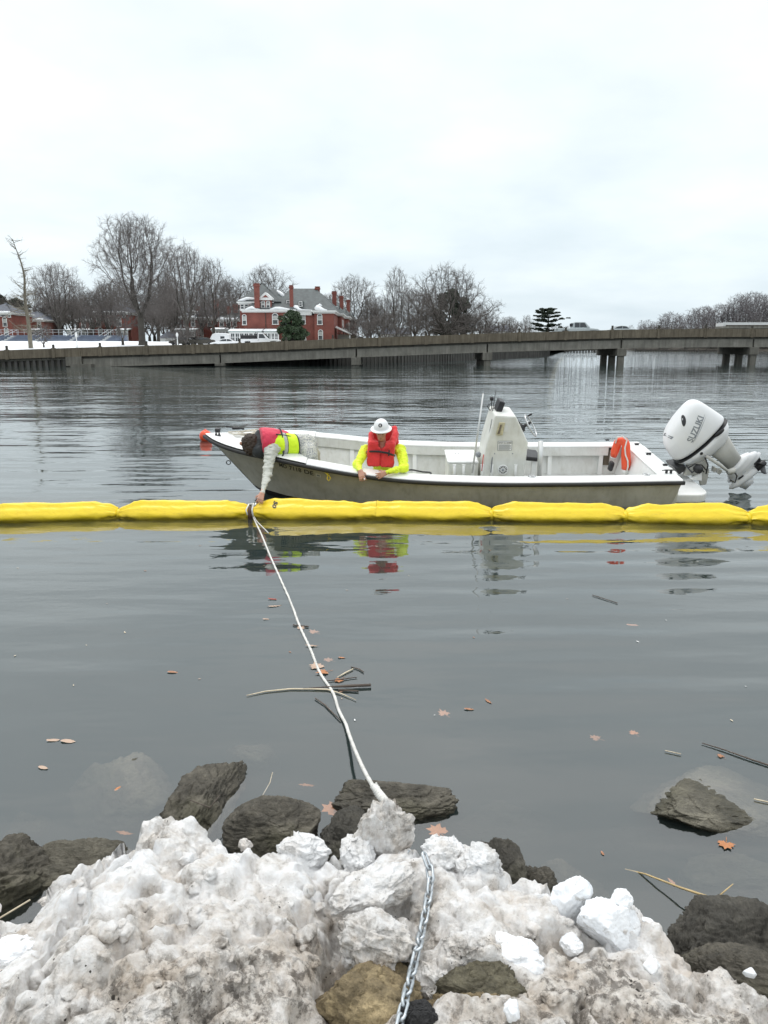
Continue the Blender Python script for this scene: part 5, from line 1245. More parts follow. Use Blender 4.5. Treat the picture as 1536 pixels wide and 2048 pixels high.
    rot_box('throttle', BL(1033, 846, 12.05), (0.10, 0.08, 0.09), R(35), M['black']); rot_box('key_panel', BL(1020, 832, 12.1), (0.03, 0.2, 0.08), R(27), M['black']); rot_box('trim_box', BL(1045, 872, 12.0), (0.05, 0.05, 0.04), R(30), M['letter_grey'])
    w = BL(1061.5, 851, 12.2); ax = (Vector((0.845, -0.22, 0.535))).normalized(); Mr = ax.to_track_quat('Z', 'Y').to_matrix()
    mb = MB(); mb.tube([w+Mr @ Vector((0.20*cos(k), 0.20*sin(k), 0)) for k in np.linspace(0, 2*pi, 33)[:-1]], 0.012, 8, closed=True); sw = mb.build('steering_wheel', M['steel'], con, True)
    mb = MB()
    for k in range(3):
        an = 2*pi*k/3+0.5; mb.tube([w+Mr @ Vector((0, 0, -0.05)), w+Mr @ Vector((0.1*cos(an), 0.1*sin(an), -0.035)), w+Mr @ Vector((0.2*cos(an), 0.2*sin(an), 0))], 0.009, 6)
    mb.lathe([(0.001, -0.06), (0.035, -0.055), (0.03, -0.03), (0.001, -0.025)], 12, w, Mr); mb.build('wheel_spokes', M['steel'], con, True)
    k = w+Mr @ Vector((0.14, 0.14, 0.05)); mb = MB(); mb.lathe([(0.012, -0.05), (0.016, 0), (0.02, 0.03), (0.001, 0.036)], 8, k, Mr); mb.build('wheel_knob', M['black'], con, True)
    # seat box in front of the console
    a = BL(896, 919, 11.95); x0, x1 = a.x, 4.44
    sb = MB().box(x0, x1, -0.28, 0.36, 0.06, a.z-0.03).build('seat_box', M['console_white'], BOAT, bevel=0.02)
    MB().box(x0-0.02, x1-0.003, -0.30, 0.38, a.z-0.027, a.z+0.012).build('seat_lid', M['gel_white'], sb, bevel=0.012)
    for px, py in ((911, 903), (917, 903), (911.5, 908), (917.5, 908)): q = BL(px, py, 12.25); MB().box(q.x-0.006, q.x+0.006, q.y-0.006, q.y+0.006, a.z+0.0125, a.z+0.018).build('lid_screw', M['letter_grey'], sb)
    q = BL(956.5, 909, 11.9); MB().lathe([(0.03, -0.04), (0.045, -0.02), (0.045, 0.02), (0.02, 0.045)], 12, q).build('spotlight', M['letter_grey'], BOAT, True)
    # poles
    MB().tube([BL(944.5, 946, 11.72), BL(966.5, 787, 11.72)], [0.015, 0.012], 8).build('boat_pole', M['alu'], BOAT, True)
    MB().tube([BL(981.5, 945, 11.74), BL(990, 862, 11.8)], 0.010, 6).build('rod_blank', M['letter_grey'], BOAT, True)
    MB().tube([BL(963.5, 942, 11.74), BL(967, 909, 11.78)], 0.008, 6).build('flag_staff', M['red_line'], BOAT, True)
    MB().tube([BL(1079, 952, 11.72), BL(1081.5, 882, 11.72)], 0.041, 14).build('davit_socket', M['alu'], BOAT, True)
    q = BL(1060, 910, 12.3); st = rot_box('helm_seat', q, (0.30, 0.5, 0.07), R(6), M['black'], BOAT, 0.02); MB().box(q.x-0.0, q.x+0.07, q.y-0.2, q.y-0.14, 0.06, q.z-0.02).build('seat_leg', M['gel_white'], st)
    # far corner brackets: dark grab plate and battery straps
    q = BL(1210, 897, 13.0); MB().box(q.x-0.12, q.x+0.12, q.y-0.02, q.y, q.z-0.03, q.z+0.03).build('rod_rack', M['soil'], BOAT, bevel=0.01); MB().box(q.x-0.01, q.x+0.09, q.y-0.021, q.y-0.001, q.z-0.3, q.z-0.033).build('strap', M['parapet'], BOAT)
    q = BL(1222, 932, 12.6); MB().cbox(q, (0.07, 0.14, 0.17), Matrix.Rotation(0.2, 3, 'Y')).build('fuel_filter', M['black'], BOAT, bevel=0.03)
    # swim platform
    sp = []
    for a_ in np.linspace(-pi/2, 0, 7): sp.append((7.86+0.22*cos(a_)+0.0, -0.50+0.22*sin(a_)))
    poly = [(7.34, -0.72)]+sp+[(8.08, 0.50)]+[(7.86+0.22*cos(a_), 0.50+0.22*sin(a_)) for a_ in np.linspace(0, pi/2, 7)[1:]]+[(7.34, 0.72)]
    MB().prism(poly, 'z', 0.09, 0.235).build('swim_platform', M['gel_white'], BOAT, bevel=0.025)
    MB().prism([(7.32, -0.2), (7.32, 0.085), (7.9, 0.085)], 'y', -0.5, 0.5).build('platform_bracket', M['bottom_black'], BOAT)
    return bvh
HULL_BVH = build_boat()

# ------------------------------------------------------------------ outboard, tilted up
def build_motor():
    O = BL(1399, 881, 12.3)
    T = Matrix(((0.74, 0, -0.67), (0, 1, 0), (0.67, 0, 0.74)))       # columns: aft, starboard, up
    Mm = Matrix.Translation(O) @ T.to_4x4()
    mot = empty('outboard_motor', parent=BOAT); mot.matrix_local = Mm
    mot['label'] = 'white outboard motor tilted up on the stern bracket'
    def ring(a0, a1, w, u0, u1, n=28, e=2.6, fwd=1.0):
        """superellipse slice between the aft/forward ends, sloping from u0 (front) to u1 (aft)"""
        out = []
        for k in range(n):
            th = 2*pi*k/n; c, s = cos(th), sin(th); x = abs(c)**(2/e)*(1 if c > 0 else -1); y = abs(s)**(2/e)*(1 if s > 0 else -1)
            a = (a0+a1)/2+(a1-a0)/2*x; f = (x+1)/2; out.append((a, w*y*(0.80+0.20*(1-f)**0.5 if x > 0 else 1.0), u0*(1-f)+u1*f))
        return out
    rings = [ring(-.515, .525, .270, -.03, .03), ring(-.515, .515, .285, .05, .11), ring(-.510, .475, .290, .16, .25), ring(-.495, .430, .280, .28, .40), ring(-.455, .395, .258, .38, .52), ring(-.39, .355, .228, .46, .61), ring(-.29, .305, .18, .525, .66), ring(-.14, .25, .11, .59, .688), ring(0.0, .15, .03, .645, .69)]
    mb = MB(); mb.loft(rings); cow_me = mb.mesh('cowling', True); cow = obj('cowling', cow_me, M['motor_white'], mot)
    md = cow.modifiers.new('sub', 'SUBSURF'); md.levels = 1; md.render_levels = 2
    bpy.context.view_layer.update(); dg = bpy.context.evaluated_depsgraph_get(); ev = cow.evaluated_get(dg).to_mesh(); bm = bmesh.new(); bm.from_mesh(ev); bvh = BVHTree.FromBMesh(bm); bm.free()
    mb = MB(); mb.loft([ring(-.518, .528, .276, -.046, .012), ring(-.522, .532, .280, -.040, .019), ring(-.518, .528, .276, -.034, .026)]); mb.build('cowling_seam', M['black'], mot, True)
    mb = MB(); mb.loft([ring(-.22, .33, .13, -.29, -.29), ring(-.34, .42, .2, -.24, -.2), ring(-.47, .49, .26, -.13, -.09), ring(-.514, .522, .272, -.048, .010)]); mb.build('lower_cowling', M['motor_white'], mot, True)
    mb = MB(); mb.loft([ring(.07, .36, .08, -.74, -.70), ring(.04, .375, .09, -.5, -.48), ring(-.02, .40, .10, -.285, -.265)]); mb.build('midsection', M['motor_grey'], mot, True)
    mb = MB(); mb.loft([ring(-.05, .60, .10, -.95, -.90), ring(-.04, .64, .13, -.935, -.86), ring(.0, .58, .12, -.90, -.82), ring(.0, .60, .15, -.88, -.80), ring(.02, .50, .11, -.84, -.76), ring(.03, .50, .135, -.82, -.74), ring(.06, .40, .09, -.76, -.70)]); mb.build('cavitation_plate', M['motor_white'], mot, True)
    mb = MB(); mb.loft([ring(.0, .40, .03, -1.09, -1.08), ring(.0, .42, .05, -1.0, -1.0), ring(-.02, .48, .075, -.93, -.90)])
    mb.loft([[(x, r*cos(k), -1.06+r*sin(k)) for k in np.linspace(0, 2*pi, 15)[:-1]] for x, r in ((-.10, .005), (-.06, .045), (.05, .075), (.25, .08), (.40, .07), (.43, .055))])
    mb.prism([(.02, -1.10), (.34, -1.10), (.27, -1.24), (.10, -1.26)], 'y', -.012, .012); mb.build('gearcase', M['motor_white'], mot, True)
    MB().box(.10, .20, -.078, -.074, -.99, -.965).build('water_inlet', M['black'], mot)
    mb = MB()
    mb.loft([[(x, r*cos(k), -1.06+r*sin(k)) for k in np.linspace(0, 2*pi, 13)[:-1]] for x, r in ((.43, .06), (.60, .05), (.62, .03))])
    for k in range(3):
        an = 2*pi*k/3+0.5; d = Vector((0, cos(an), sin(an))); t = Vector((0, -sin(an), cos(an))); c = Vector((.52, 0, -1.06)); V = []
        for f in np.linspace(0, 1, 6):
            wd = .10*sin(pi*(0.25+0.7*f)); tw = 0.9-0.5*f; b_ = c+d*(.04+.15*f)
            V += [b_+t*wd*cos(tw)+Vector((wd*sin(tw), 0, 0)), b_-t*wd*cos(tw)-Vector((wd*sin(tw), 0, 0))]
        V2 = [v+Vector((.006, 0, 0)) for v in V]; n = len(V)
        mb.add(V+V2, [(2*i, 2*i+1, 2*i+3, 2*i+2) for i in range(5)]+[(n+2*i+2, n+2*i+3, n+2*i+1, n+2*i) for i in range(5)]+[(2*i, 2*i+2, n+2*i+2, n+2*i) for i in range(5)]+[(2*i+3, 2*i+1, n+2*i+1, n+2*i+3) for i in range(5)]+[(10, 11, n+11, n+10)])
    mb.build('propeller', M['black'], mot, True)
    # lettering and marks draped on the port side of the cowling
    def px_mu(px, py): q = Mm.inverted() @ BL(px, py, 12.02); return q.x, q.z
    def mark(poly, mat, name, off=.004, cuts=1):
        me = bpy.data.meshes.new(name); me.from_pydata([(a, b, 0) for a, b in poly], [], [tuple(range(len(poly)))]); return obj(name, drape(me, Matrix(((1, 0, 0, 0), (0, 0, 1, 0), (0, 1, 0, 0), (0, 0, 0, 1))), bvh, off, cuts=cuts), M[mat], mot)
    me = text_data('SUZUKI', 1.0, 0, bold=0.028); v = np.array([q.co[:] for q in me.vertices]); w0, w1 = v[:, 0].min(), v[:, 0].max()
    a0, u0 = px_mu(1384, 885.5); a1, u1 = px_mu(1407.5, 835); d = Vector((a1-a0, u1-u0)); L = d.length; d.normalize(); up = Vector((-d.y, d.x)); sz = 0.105/0.72
    Mx = Matrix(((d.x*L/(w1-w0), up.x*sz, 0, a0), (0, 0, 1, 0), (d.y*L/(w1-w0), up.y*sz, 0, u0), (0, 0, 0, 1)))
    obj('lettering', drape(me, Mx, bvh, .004), M['letter_grey'], mot)
    def stripe(p0, p1, w):
        a = Vector(px_mu(*p0)); b = Vector(px_mu(*p1)); n = Vector((-(b-a).y, (b-a).x)).normalized()*w; pts = [a.lerp(b, f) for f in np.linspace(0, 1, 7)]
        return [tuple(p) for p in pts]+[tuple(p+n*sin(pi*f)) for p, f in list(zip(pts, np.linspace(0, 1, 7)))[-2:0:-1]]
    mark(stripe((1385, 888.5), (1411, 827), .018), 'letter_grey', 'accent_stripe'); mark(stripe((1389, 883), (1414, 829), .007), 'letter_grey', 'accent_stripe')
    c = px_mu(1368.5, 842.5); mark([(c[0]+.03*cos(k)*0.74-.085*sin(k)*-.67*1.0, c[1]+.03*cos(k)*-.67*0+.085*sin(k)*.74-.03*cos(k)*.67) for k in np.linspace(0, 2*pi, 17)[:-1]], 'black', 'cowl_vent')
    c = px_mu(1344, 878)
    for sgn in (1, -1):
        pts = [(-.052, .006), (-.012, .040), (.002, .028), (-.022, .006), (.020, -.018), (.010, -.03)]
        sA = Vector((0.95, -.32)); sB = Vector((.32, .95)); mark([(c[0]+sgn*(sA.x*x+sB.x*y), c[1]+sgn*(sA.y*x+sB.y*y)) for x, y in pts], 'letter_grey', 'emblem', .006, 4)
    def lowmark(px, py, r0, r1, ang, name):
        q = Mm.inverted() @ BL(px, py, 12.02); MB().lathe([(0.001, .004), (r0, .003), (r0*1.15, -.02)], 14, (0, 0, 0), Matrix.Rotation(pi/2, 3, 'X')).build(name, M['black'], mot, True, (q.x, -.262 if abs(q.x) < .4 else -.20, q.z), (0, ang, 0)).scale = (r1/r0, 1, 1)
    lowmark(1405, 908.5, .026, .026, 0, 'cowl_latch'); lowmark(1439, 866, .028, .085, 0, 'exhaust_port'); lowmark(1384, 917, .009, .009, 0, 'screw')
    q = Mm.inverted() @ BL(1445.5, 888, 12.15); MB().lathe([(0.001, .004), (.018, .003), (.03, 0), (.032, -.03)], 12, (0, 0, 0), Matrix.Rotation(pi/2, 3, 'X')).build('tilt_grommet', M['black'], mot, True, (q.x, -.115, q.z))
    # steering/tilt gear between bracket and midsection
    mb = MB()
    for s in (-.16, .16): mb.prism([tuple(px_) for px_ in [(p.x, p.z) for p in (Mm.inverted() @ BL(1372, 935, 12.2), Mm.inverted() @ BL(1410, 918, 12.2), Mm.inverted() @ BL(1418, 940, 12.2), Mm.inverted() @ BL(1414, 970, 12.2), Mm.inverted() @ BL(1402, 972, 12.2), Mm.inverted() @ BL(1398, 950, 12.2), Mm.inverted() @ BL(1366, 952, 12.2))]], 'y', s-.03, s+.03)
    mb.build('clamp_bracket', M['motor_grey'], mot, bevel=0.01)
    L_ = lambda px, py, Y=12.05: Mm.inverted() @ BL(px, py, Y)
    MB().tube([L_(1412, 912), L_(1440, 930), L_(1463, 948)], [.028, .03, .022], 10).build('tilt_ram', M['motor_grey'], mot, True)
    MB().tube([L_(1455, 945), L_(1470, 940)], .05, 10).build('ram_end', M['motor_grey'], mot, True)
    MB().lathe([(.001, -.06), (.065, -.05), (.07, .04), (.001, .05)], 12, L_(1396, 938, 12.0), Matrix.Rotation(pi/2, 3, 'X')).build('steering_pump', M['black'], mot, True)
    for k, pts in enumerate((((1372, 930), (1384, 946), (1396, 932), (1408, 944)), ((1376, 936), (1390, 928), (1404, 930), (1412, 940)), ((1368, 926), (1378, 940), (1388, 944)), ((1410, 915), (1416, 930), (1412, 948)), ((1460, 960), (1470, 965), (1474, 952), (1466, 940)))):
        MB().tube([L_(x, y, 11.98+.03*k) for x, y in pts], .012, 6).build('hose', M['black'] if k != 2 else M['letter_grey'], mot, True)
    mb = MB(); mb.prism([(p.x, p.z) for p in (L_(1434, 938), L_(1441, 941), L_(1436, 950), L_(1432, 948))], 'y', -.2, -.12); mb.prism([(p.x, p.z) for p in (L_(1446, 942), L_(1452, 946), L_(1446, 955), L_(1440, 950))], 'y', -.2, -.12); mb.build('trim_lever', M['motor_grey'], mot, bevel=.005)
    mb = MB(); mb.prism([(p.x, p.z) for p in (L_(1342, 930, 12.3), L_(1366, 926, 12.3), L_(1362, 938, 12.3), L_(1352, 944, 12.3))], 'y', -.22, .22); mb.build('motor_well_flap', M['black'], mot, bevel=.01)
    mb = MB(); mb.prism([(p.x, p.z) for p in (L_(1385, 964, 11.9), L_(1410, 950, 11.9), L_(1411, 968, 11.9))], 'y', -.35, -.31); mb.build('bracket_wing', M['motor_white'], mot, bevel=.01)
build_motor()

# ------------------------------------------------------------------ loose gear in the boat
def life_ring():
    a = BL(1243, 893, 12.55); T = thing('life_ring', 'orange horseshoe float with white rope hung over the far stern corner of the boat', 'life buoy', BM @ a, (HEEL, 0, 0))
    mb = MB(); pts = []
    for k in np.linspace(-0.15, pi+0.15, 15): pts.append((-0.062*cos(k)*1.0, 0.05*cos(k), 0.10*sin(k)))
    pts = [(-0.085, .10, -.20), (-0.08, .07, -.1)]+pts[1:-1]+[(0.07, -.07, -.14), (0.085, -.09, -.28), (0.085, -.09, -.38)]
    mb.tube(pts, [0.055, .070]+[.070]*(len(pts)-5)+[.080, .080, .066], 12); mb.build('float', M['orange_pvc'], T, True)
    MB().tube([(0.085, -.09, -.38), (0.085, -.095, -.45)], [.068, .055], 12).build('float_end', M['gel_white'], T, True)
    MB().tube([(-.085, .10, -.20), (-.088, .10, -.24)], [.056, .045], 12).build('float_end', M['gel_white'], T, True)
    mb = MB(); mb.tube([(-.11, -.0, .06), (-.10, -.03, .17), (-.03, -.08, .20), (.045, -.1, .14), (.01, -.15, .02), (.03, -.165, -.1), (.075, -.18, -.2), (.09, -.18, -.30), (.08, -.17, -.42)], .013, 8); mb.build('rope', M['rope_white'], T, True)
life_ring()
def deck_gear():
    mb = MB(); pts = []
    for k in range(70):
        t = k/69; an = t*22; r = 0.16+0.05*sin(an*0.37); pts.append((0.30*cos(an)*(0.7+0.3*sin(k))*1.0+0.25*t, 0.12*sin(an), 0.012+0.006*(k % 5)+0.012*t))
    c = BL(482, 874, 12.25); o = mb.tube(pts, .011, 6).build('coiled_rope', M['rope_tan'], None, True, BM @ Vector((c.x, c.y, sheer(c.x)+0.045)), (HEEL, R(-2), 0)); tag(o, 'tan rope coiled on the bow deck beside the bent man', 'rope')
    a, b = BL(452.5, 864, 12.55), BL(489, 867.5, 12.5); za = sheer(a.x)+.06; zb = sheer(b.x)+.075
    P = thing('boat_hook', 'black boat hook lying across the bow deck near the rope coil', 'boat hook', BM @ Vector((a.x, a.y, za)), (HEEL, 0, 0))
    MB().tube([(0, 0, 0), (b.x-a.x, b.y-a.y, zb-za)], [.010, .016], 8).build('pole', M['black'], P, True); MB().cbox(((b.x-a.x)*.55, (b.y-a.y)*.55, (zb-za)*.5-.01), (.13, .04, .045)).build('grip', M['black'], P, bevel=.01)
    mb = MB(); pts = [BM @ BL(x, y, Y) for x, y, Y in ((651, 933.5, 11.33), (651.5, 935, 11.17), (652.5, 943, 11.15), (657, 949, 11.15), (661, 956, 11.15), (657.5, 962.5, 11.15), (654, 957, 11.14), (656, 951, 11.13), (650, 944, 11.13))]
    o = mb.tube([pts[0]+(p-pts[0]) for p in pts], .008, 6).build('yellow_cord', M['rope_yellow'], None, True); tag(o, 'thin yellow cord looped over the gunwale of the boat', 'cord')
    pts = [BM @ Vector((3.35+0.3*cos(k)*(1+.1*sin(3*k)), -.52+.22*sin(k), .50+.012*sin(5*k))) for k in np.linspace(0, 4.2*pi, 44)]
    o = MB().tube(pts, .013, 6).build('black_hose', M['black'], None, True); tag(o, 'black hose coiled inside the boat beside the white seat box', 'hose')
deck_gear()
# ------------------------------------------------------------------ people
def W(px, py, Y): return np.array(PY(px, py, Y))
def union(P, prims, k):
    d = None
    for q in prims:
        if q[0] == 'c': e = sd_cone(P, *q[1:])
        elif q[0] == 'e': e = sd_ell(P, *q[1:])
        else: e = sd_box(P, *q[1:])
        d = e if d is None else smin(d, e, k)
    return d
def bounds(prims, pad=0.06):
    pts = []
    for q in prims:
        if q[0] == 'c': pts += [np.array(q[1])-max(q[3:5]), np.array(q[1])+max(q[3:5]), np.array(q[2])-max(q[3:5]), np.array(q[2])+max(q[3:5])]
        else: r = np.linalg.norm(q[2]) if q[0] == 'b' else max(q[2]); pts += [np.array(q[1])-r, np.array(q[1])+r]
    pts = np.array(pts); return pts.min(0)-pad, pts.max(0)+pad
def sdf_part(name, fn, lo, hi, h, mat, parent, base):
    V, F = surf_nets(fn, lo, hi, h); V = V-np.array(base); return obj(name, mesh_np(name, V, F, True), mat, parent)
def hand_prims(wrist, palm_dir, side, back, s=1.0, curl=0.5, spread=0.18):
    """palm and five fingers; palm_dir: wrist to knuckles, side: towards the thumb, back: out of the back of the hand"""
    d = np.array(palm_dir, float); d /= np.linalg.norm(d); sd = np.array(side, float); sd -= d*(sd@d); sd /= np.linalg.norm(sd); bk = np.cross(d, sd); bk = bk if bk@np.array(back) > 0 else -bk
    w = np.array(wrist, float); pr = []; kn = w+d*.088*s
    for q in (-.028, -.009, .010, .028): pr.append(('c', w+sd*q*.6*s, kn+sd*q*s, .021*s, .0155*s))
    for q, L, sp in ((.031, .072, .16), (.0105, .080, .05), (-.0105, .074, -.06), (-.031, .058, -.18)):
        a = kn+sd*q*s; dd = d*cos(curl*.5)-bk*sin(curl*.5)+sd*sp*spread/.18; dd /= np.linalg.norm(dd); b = a+dd*L*.45*s
        d2 = d*cos(curl*1.3)-bk*sin(curl*1.3)+sd*sp*spread/.18; d2 /= np.linalg.norm(d2); c = b+d2*L*.33*s
        d3 = d*cos(curl*2.1)-bk*sin(curl*2.1); e = c+d3*L*.25*s
        pr += [('c', a, b, .0105*s, .0095*s), ('c', b, c, .0095*s, .0085*s), ('c', c, e, .0085*s, .007*s)]
    a = w+d*.025*s+sd*.022*s; b = a+(d*.6+sd*.75-bk*.25)*.042*s; c = b+(d*.9+sd*.25-bk*.3)*.034*s
    pr += [('c', a, b, .016*s, .0115*s), ('c', b, c, .0115*s, .0085*s)]
    return pr
def wrinkle(P, f, a): return a*(0.5-np.abs(perlin(P*f)))*2+a*0.5*perlin(P*f*2.3)

def man_hardhat():
    base = BM @ Vector((2.86, -.45, .06)); base = np.array(base)
    T = thing('person', 'man in white hard hat and red life vest leaning on the side of the boat', 'person', base)
    head = W(762.5, 863, 11.40); neck = W(765, 893, 11.50); chest = W(765, 915, 11.58); pel = W(767, 958, 11.86)
    shL, shR = W(730, 900, 11.56), W(801, 899, 11.56); elL, elR = W(715, 929, 11.30), W(809, 936, 11.28); wrL, wrR = W(720.5, 942, 11.02), W(771, 945.5, 11.0)
    nL = (W(724, 955, 10.95)-wrL); nR = (W(757.5, 952, 10.92)-wrR)
    hL = hand_prims(wrL, nL, (1, -.2, 0.1), (0, -1, .4), 1.08, .55); hR = hand_prims(wrR, nR, (-0.3, 0, .9), (0, -1, .6), 1.08, .75)
    fwd = np.array((-.08, -.88, -.46)); fwd /= np.linalg.norm(fwd); rt = np.cross(fwd, (0, 0, 1)); rt /= np.linalg.norm(rt); up = np.cross(rt, fwd); Mh = np.stack([rt, fwd, up], 1)
    H = lambda r, f, u: head+rt*r+fwd*f+up*u
    skull = [('e', H(0, -.02, .045), (.084, .102, .09), Mh), ('e', H(0, .018, -.035), (.070, .078, .092), Mh), ('c', H(-.018, .058, -.100), H(.018, .058, -.100), .032, .032), ('c', H(0, -.03, -.06), neck-np.array((0, 0, .02)), .055, .06)]
    face = [('c', H(0, .082, .012), H(0, .106, -.026), .011, .016), ('c', H(-.045, .068, .024), H(.045, .068, .024), .016, .016), ('c', H(-.016, .086, -.064), H(.016, .086, -.064), .009, .009), ('c', H(-.013, .085, -.079), H(.013, .085, -.079), .009, .009),
            ('c', H(-.05, .04, -.03), H(-.035, .055, -.02), .022, .024), ('c', H(.05, .04, -.03), H(.035, .055, -.02), .022, .024), ('e', H(-.080, -.01, -.01), (.014, .022, .034), Mh), ('e', H(.080, -.01, -.01), (.014, .022, .034), Mh)]
    arms = [('c', shL, elL, .05, .042), ('c', elL, wrL, .042, .028), ('c', shR, elR, .05, .042), ('c', elR, wrR, .042, .028)]
    hipL, hipR = pel+np.array((-.1, -.02, 0)), pel+np.array((.1, -.02, 0)); knL, knR = hipL+np.array((-.06, -.38, -.22)), hipR+np.array((.06, -.38, -.22)); ftL, ftR = knL+np.array((0, .42, .01)), knR+np.array((0, .42, .01))
    torso = [('c', pel, chest, .13, .15), ('c', chest, neck, .15, .07), ('c', shL, shR, .06, .06), ('c', hipL, knL, .085, .06), ('c', hipR, knR, .085, .06), ('c', knL, ftL, .055, .04), ('c', knR, ftR, .055, .04)]
    prims = torso+skull+arms
    def body(P):
        d = union(P, torso+arms, .04); d = smin(d, union(P, skull, .03), .02); d = smin(d, union(P, face, .008), .012)
        for s in (-1, 1): d = smax(d, -sd_ell(P, H(s*.032, .090, .000), (.016, .012, .009), Mh), .006)
        d = smin(d, union(P, hL, .006), .012); return smin(d, union(P, hR, .006), .012)
    lo, hi = bounds(prims+hL+hR); b = sdf_part('body', body, lo, hi, .0072, M['skin'], T, base); b['label'] = 'man with a tanned bare face and hands'
    for s in (-1, 1):
        me = MB().lathe([(.0001, -.008)]+[(.012*sin(k), -.008*cos(k)) for k in np.linspace(.3, pi-.3, 6)]+[(.0001, .008)], 10).mesh('eye', True); e = obj('eye', me, M['letter_black'], T, H(s*.032, .078, .001)-base)
    mo = MB().tube([H(-.02, .0935, -.072)-base, H(0, .0965, -.071)-base, H(.02, .0935, -.072)-base], .0028, 5).build('mouth', M['boom_strap'], T, True)
    # jacket
    jk = [('c', pel+np.array((0, 0, -.02)), chest, .165, .185), ('c', chest, neck-np.array((0, 0, .05)), .175, .10), ('c', shL+np.array((.03, 0, 0)), shR-np.array((.03, 0, 0)), .085, .085), ('c', shL, elL, .105, .088), ('c', elL, wrL-nL*.05, .082, .054), ('c', shR, elR, .108, .092), ('c', elR, wrR-nR*.05, .086, .054)]
    lo, hi = bounds(jk)
    def jf(P): return union(P, jk, .035)+wrinkle(P, 8, .020)+wrinkle(P*np.array((1, 1, 1.8), np.float32), 18, .011)
    sdf_part('jacket', jf, lo, hi, .009, M['hivis_jacket'], T, base)
    tr = [('c', hipL, knL, .105, .08), ('c', hipR, knR, .105, .08), ('c', knL, ftL, .075, .055), ('c', knR, ftR, .075, .055), ('c', pel, pel+np.array((0, 0, .02)), .145, .15)]; lo, hi = bounds(tr)
    sdf_part('trousers', lambda P: union(P, tr, .04)+wrinkle(P, 9, .008), lo, hi, .014, M['khaki'], T, base)
    # life vest: two front panels, tall collar behind the head
    ax = W(761, 930, 11.53)-W(764, 880, 11.47); ax /= np.linalg.norm(ax); upv = -ax; rtv = np.array((.999, 0.03, -.02)); rtv -= upv*(rtv@upv); rtv /= np.linalg.norm(rtv); fv = np.cross(upv, rtv); fv /= np.linalg.norm(fv); Mv = np.stack([rtv, fv, upv], 1)
    c = W(761.5, 906, 11.44)
    pc = lambda r, f, u: c+rtv*r+fv*f+upv*u
    fsgn = -1 if fv[1] > 0 else 1           # direction towards the viewer
    def vf(P):
        d = smin(sd_box(P, pc(-.103, 0, -.01), (.113, .085, .210), .045, Mv), sd_box(P, pc(.107, 0, -.015), (.114, .085, .210), .045, Mv), .006)
        d = np.minimum(d, sd_box(P, pc(.002, 0, -.045), (.035, .062, .168), .03, Mv))
        d = smin(d, sd_cone(P, pc(-.155, .0, .16), W(742, 868, 11.52), .062, .05), .03); d = smin(d, sd_cone(P, pc(.165, .0, .16), W(791, 866, 11.55), .07, .055), .03)
        d = smin(d, sd_box(P, W(768, 874, 11.62), (.205, .045, .16), .04, np.stack([np.array((.99, 0, .10)), np.array((0, 1, 0)), np.array((-.10, 0, .99))], 1)), .03)
        d = smin(d, sd_cone(P, W(790, 856, 11.6), W(791, 884, 11.55), .045, .06), .03)
        d = smax(d, -sd_cone(P, neck+np.array((-.01, -.02, .06)), neck+np.array((-.01, -.22, .03)), .062, .03), .025); d = d+.012*np.exp(-(((P-c)@rtv.astype(np.float32)-.002)/.008)**2)*(((P-c)@upv.astype(np.float32)) < .15)
        d = smax(d, -sd_ell(P, head-up*.01, (.094, .14, .125), Mh), .02)
        return d+wrinkle(P, 9, .009)+wrinkle(P, 21, .005)
    sdf_part('life_vest', vf, c-np.array((.36, .25, .32)), c+np.array((.36, .36, .5)), .0085, M['vest_red'], T, base)
    f = -np.array(fv)*(-fsgn)*.0
    def front(px, py, Y): return W(px, py, Y)-base
    st = MB(); st.tube([front(734, 903.5, 11.42), front(740, 902.8, 11.352), front(757, 903, 11.338), front(775, 906, 11.342), front(786, 910, 11.38), front(789, 911.5, 11.44)], .017, 6)
    o = st.build('strap', M['strap_black'], T, True)
    MB().cbox(front(778, 906, 11.335), (.022, .018, .095), Matrix.Rotation(.1, 3, 'Y')).build('buckle', M['strap_black'], T, bevel=.004)
    
    # hard hat
    hc = H(0, -.008, .066); tilt = np.stack([rt, fwd*.97+up*.20, up*.97-fwd*.20], 1); tilt /= np.linalg.norm(tilt, axis=0)
    def hf(P):
        d = sd_ell(P, hc+up*.0, (.118, .140, .142), tilt); Q = (P-hc)@tilt
        d = smax(d, -(Q[:, 2]+.012), .008); br = np.sqrt((np.sqrt((Q[:, 0]/.165)**2+(Q[:, 1]/.190)**2)-0)**2)
        brim = smax((br-1)*.165, np.abs(Q[:, 2]+.014+.35*np.maximum(br-.7, 0)*.06)-.008, .006); d = smin(d, brim, .02)
        return smax(d, -sd_ell(P, hc-up*.012, (.105, .125, .120), tilt), .004)
    hh = sdf_part('hard_hat', hf, hc-.23, hc+.23, .006, M['helmet'], T, base)
    bm = bmesh.new(); bm.from_mesh(hh.data); bv = BVHTree.FromBMesh(bm); bm.free()
    cpt = W(760.5, 851.5, 11.2)-base
    def badge(r, mat, off, seg=18):
        mb = MB(); mb.add([(r*cos(k), r*sin(k), 0) for k in np.linspace(0, 2*pi, seg+1)[:-1]], [tuple(range(seg))]); me = drape(mb.mesh('emblem'), Matrix(((1, 0, 0, cpt[0]), (0, 0, 1, cpt[1]), (0, 1, 0, cpt[2]), (0, 0, 0, 1))), bv, off)
        return obj('emblem', me, M[mat], hh)
    badge(.030, 'letter_black', .003)
    me = text_data('R', .042, 0, align='CENTER', bold=.001); obj('lettering', drape(me, Matrix(((1, 0, 0, cpt[0]), (0, 0, 1, cpt[1]), (0, 1, 0, cpt[2]-.015), (0, 0, 0, 1))), bv, .006), M['gel_white'], hh)
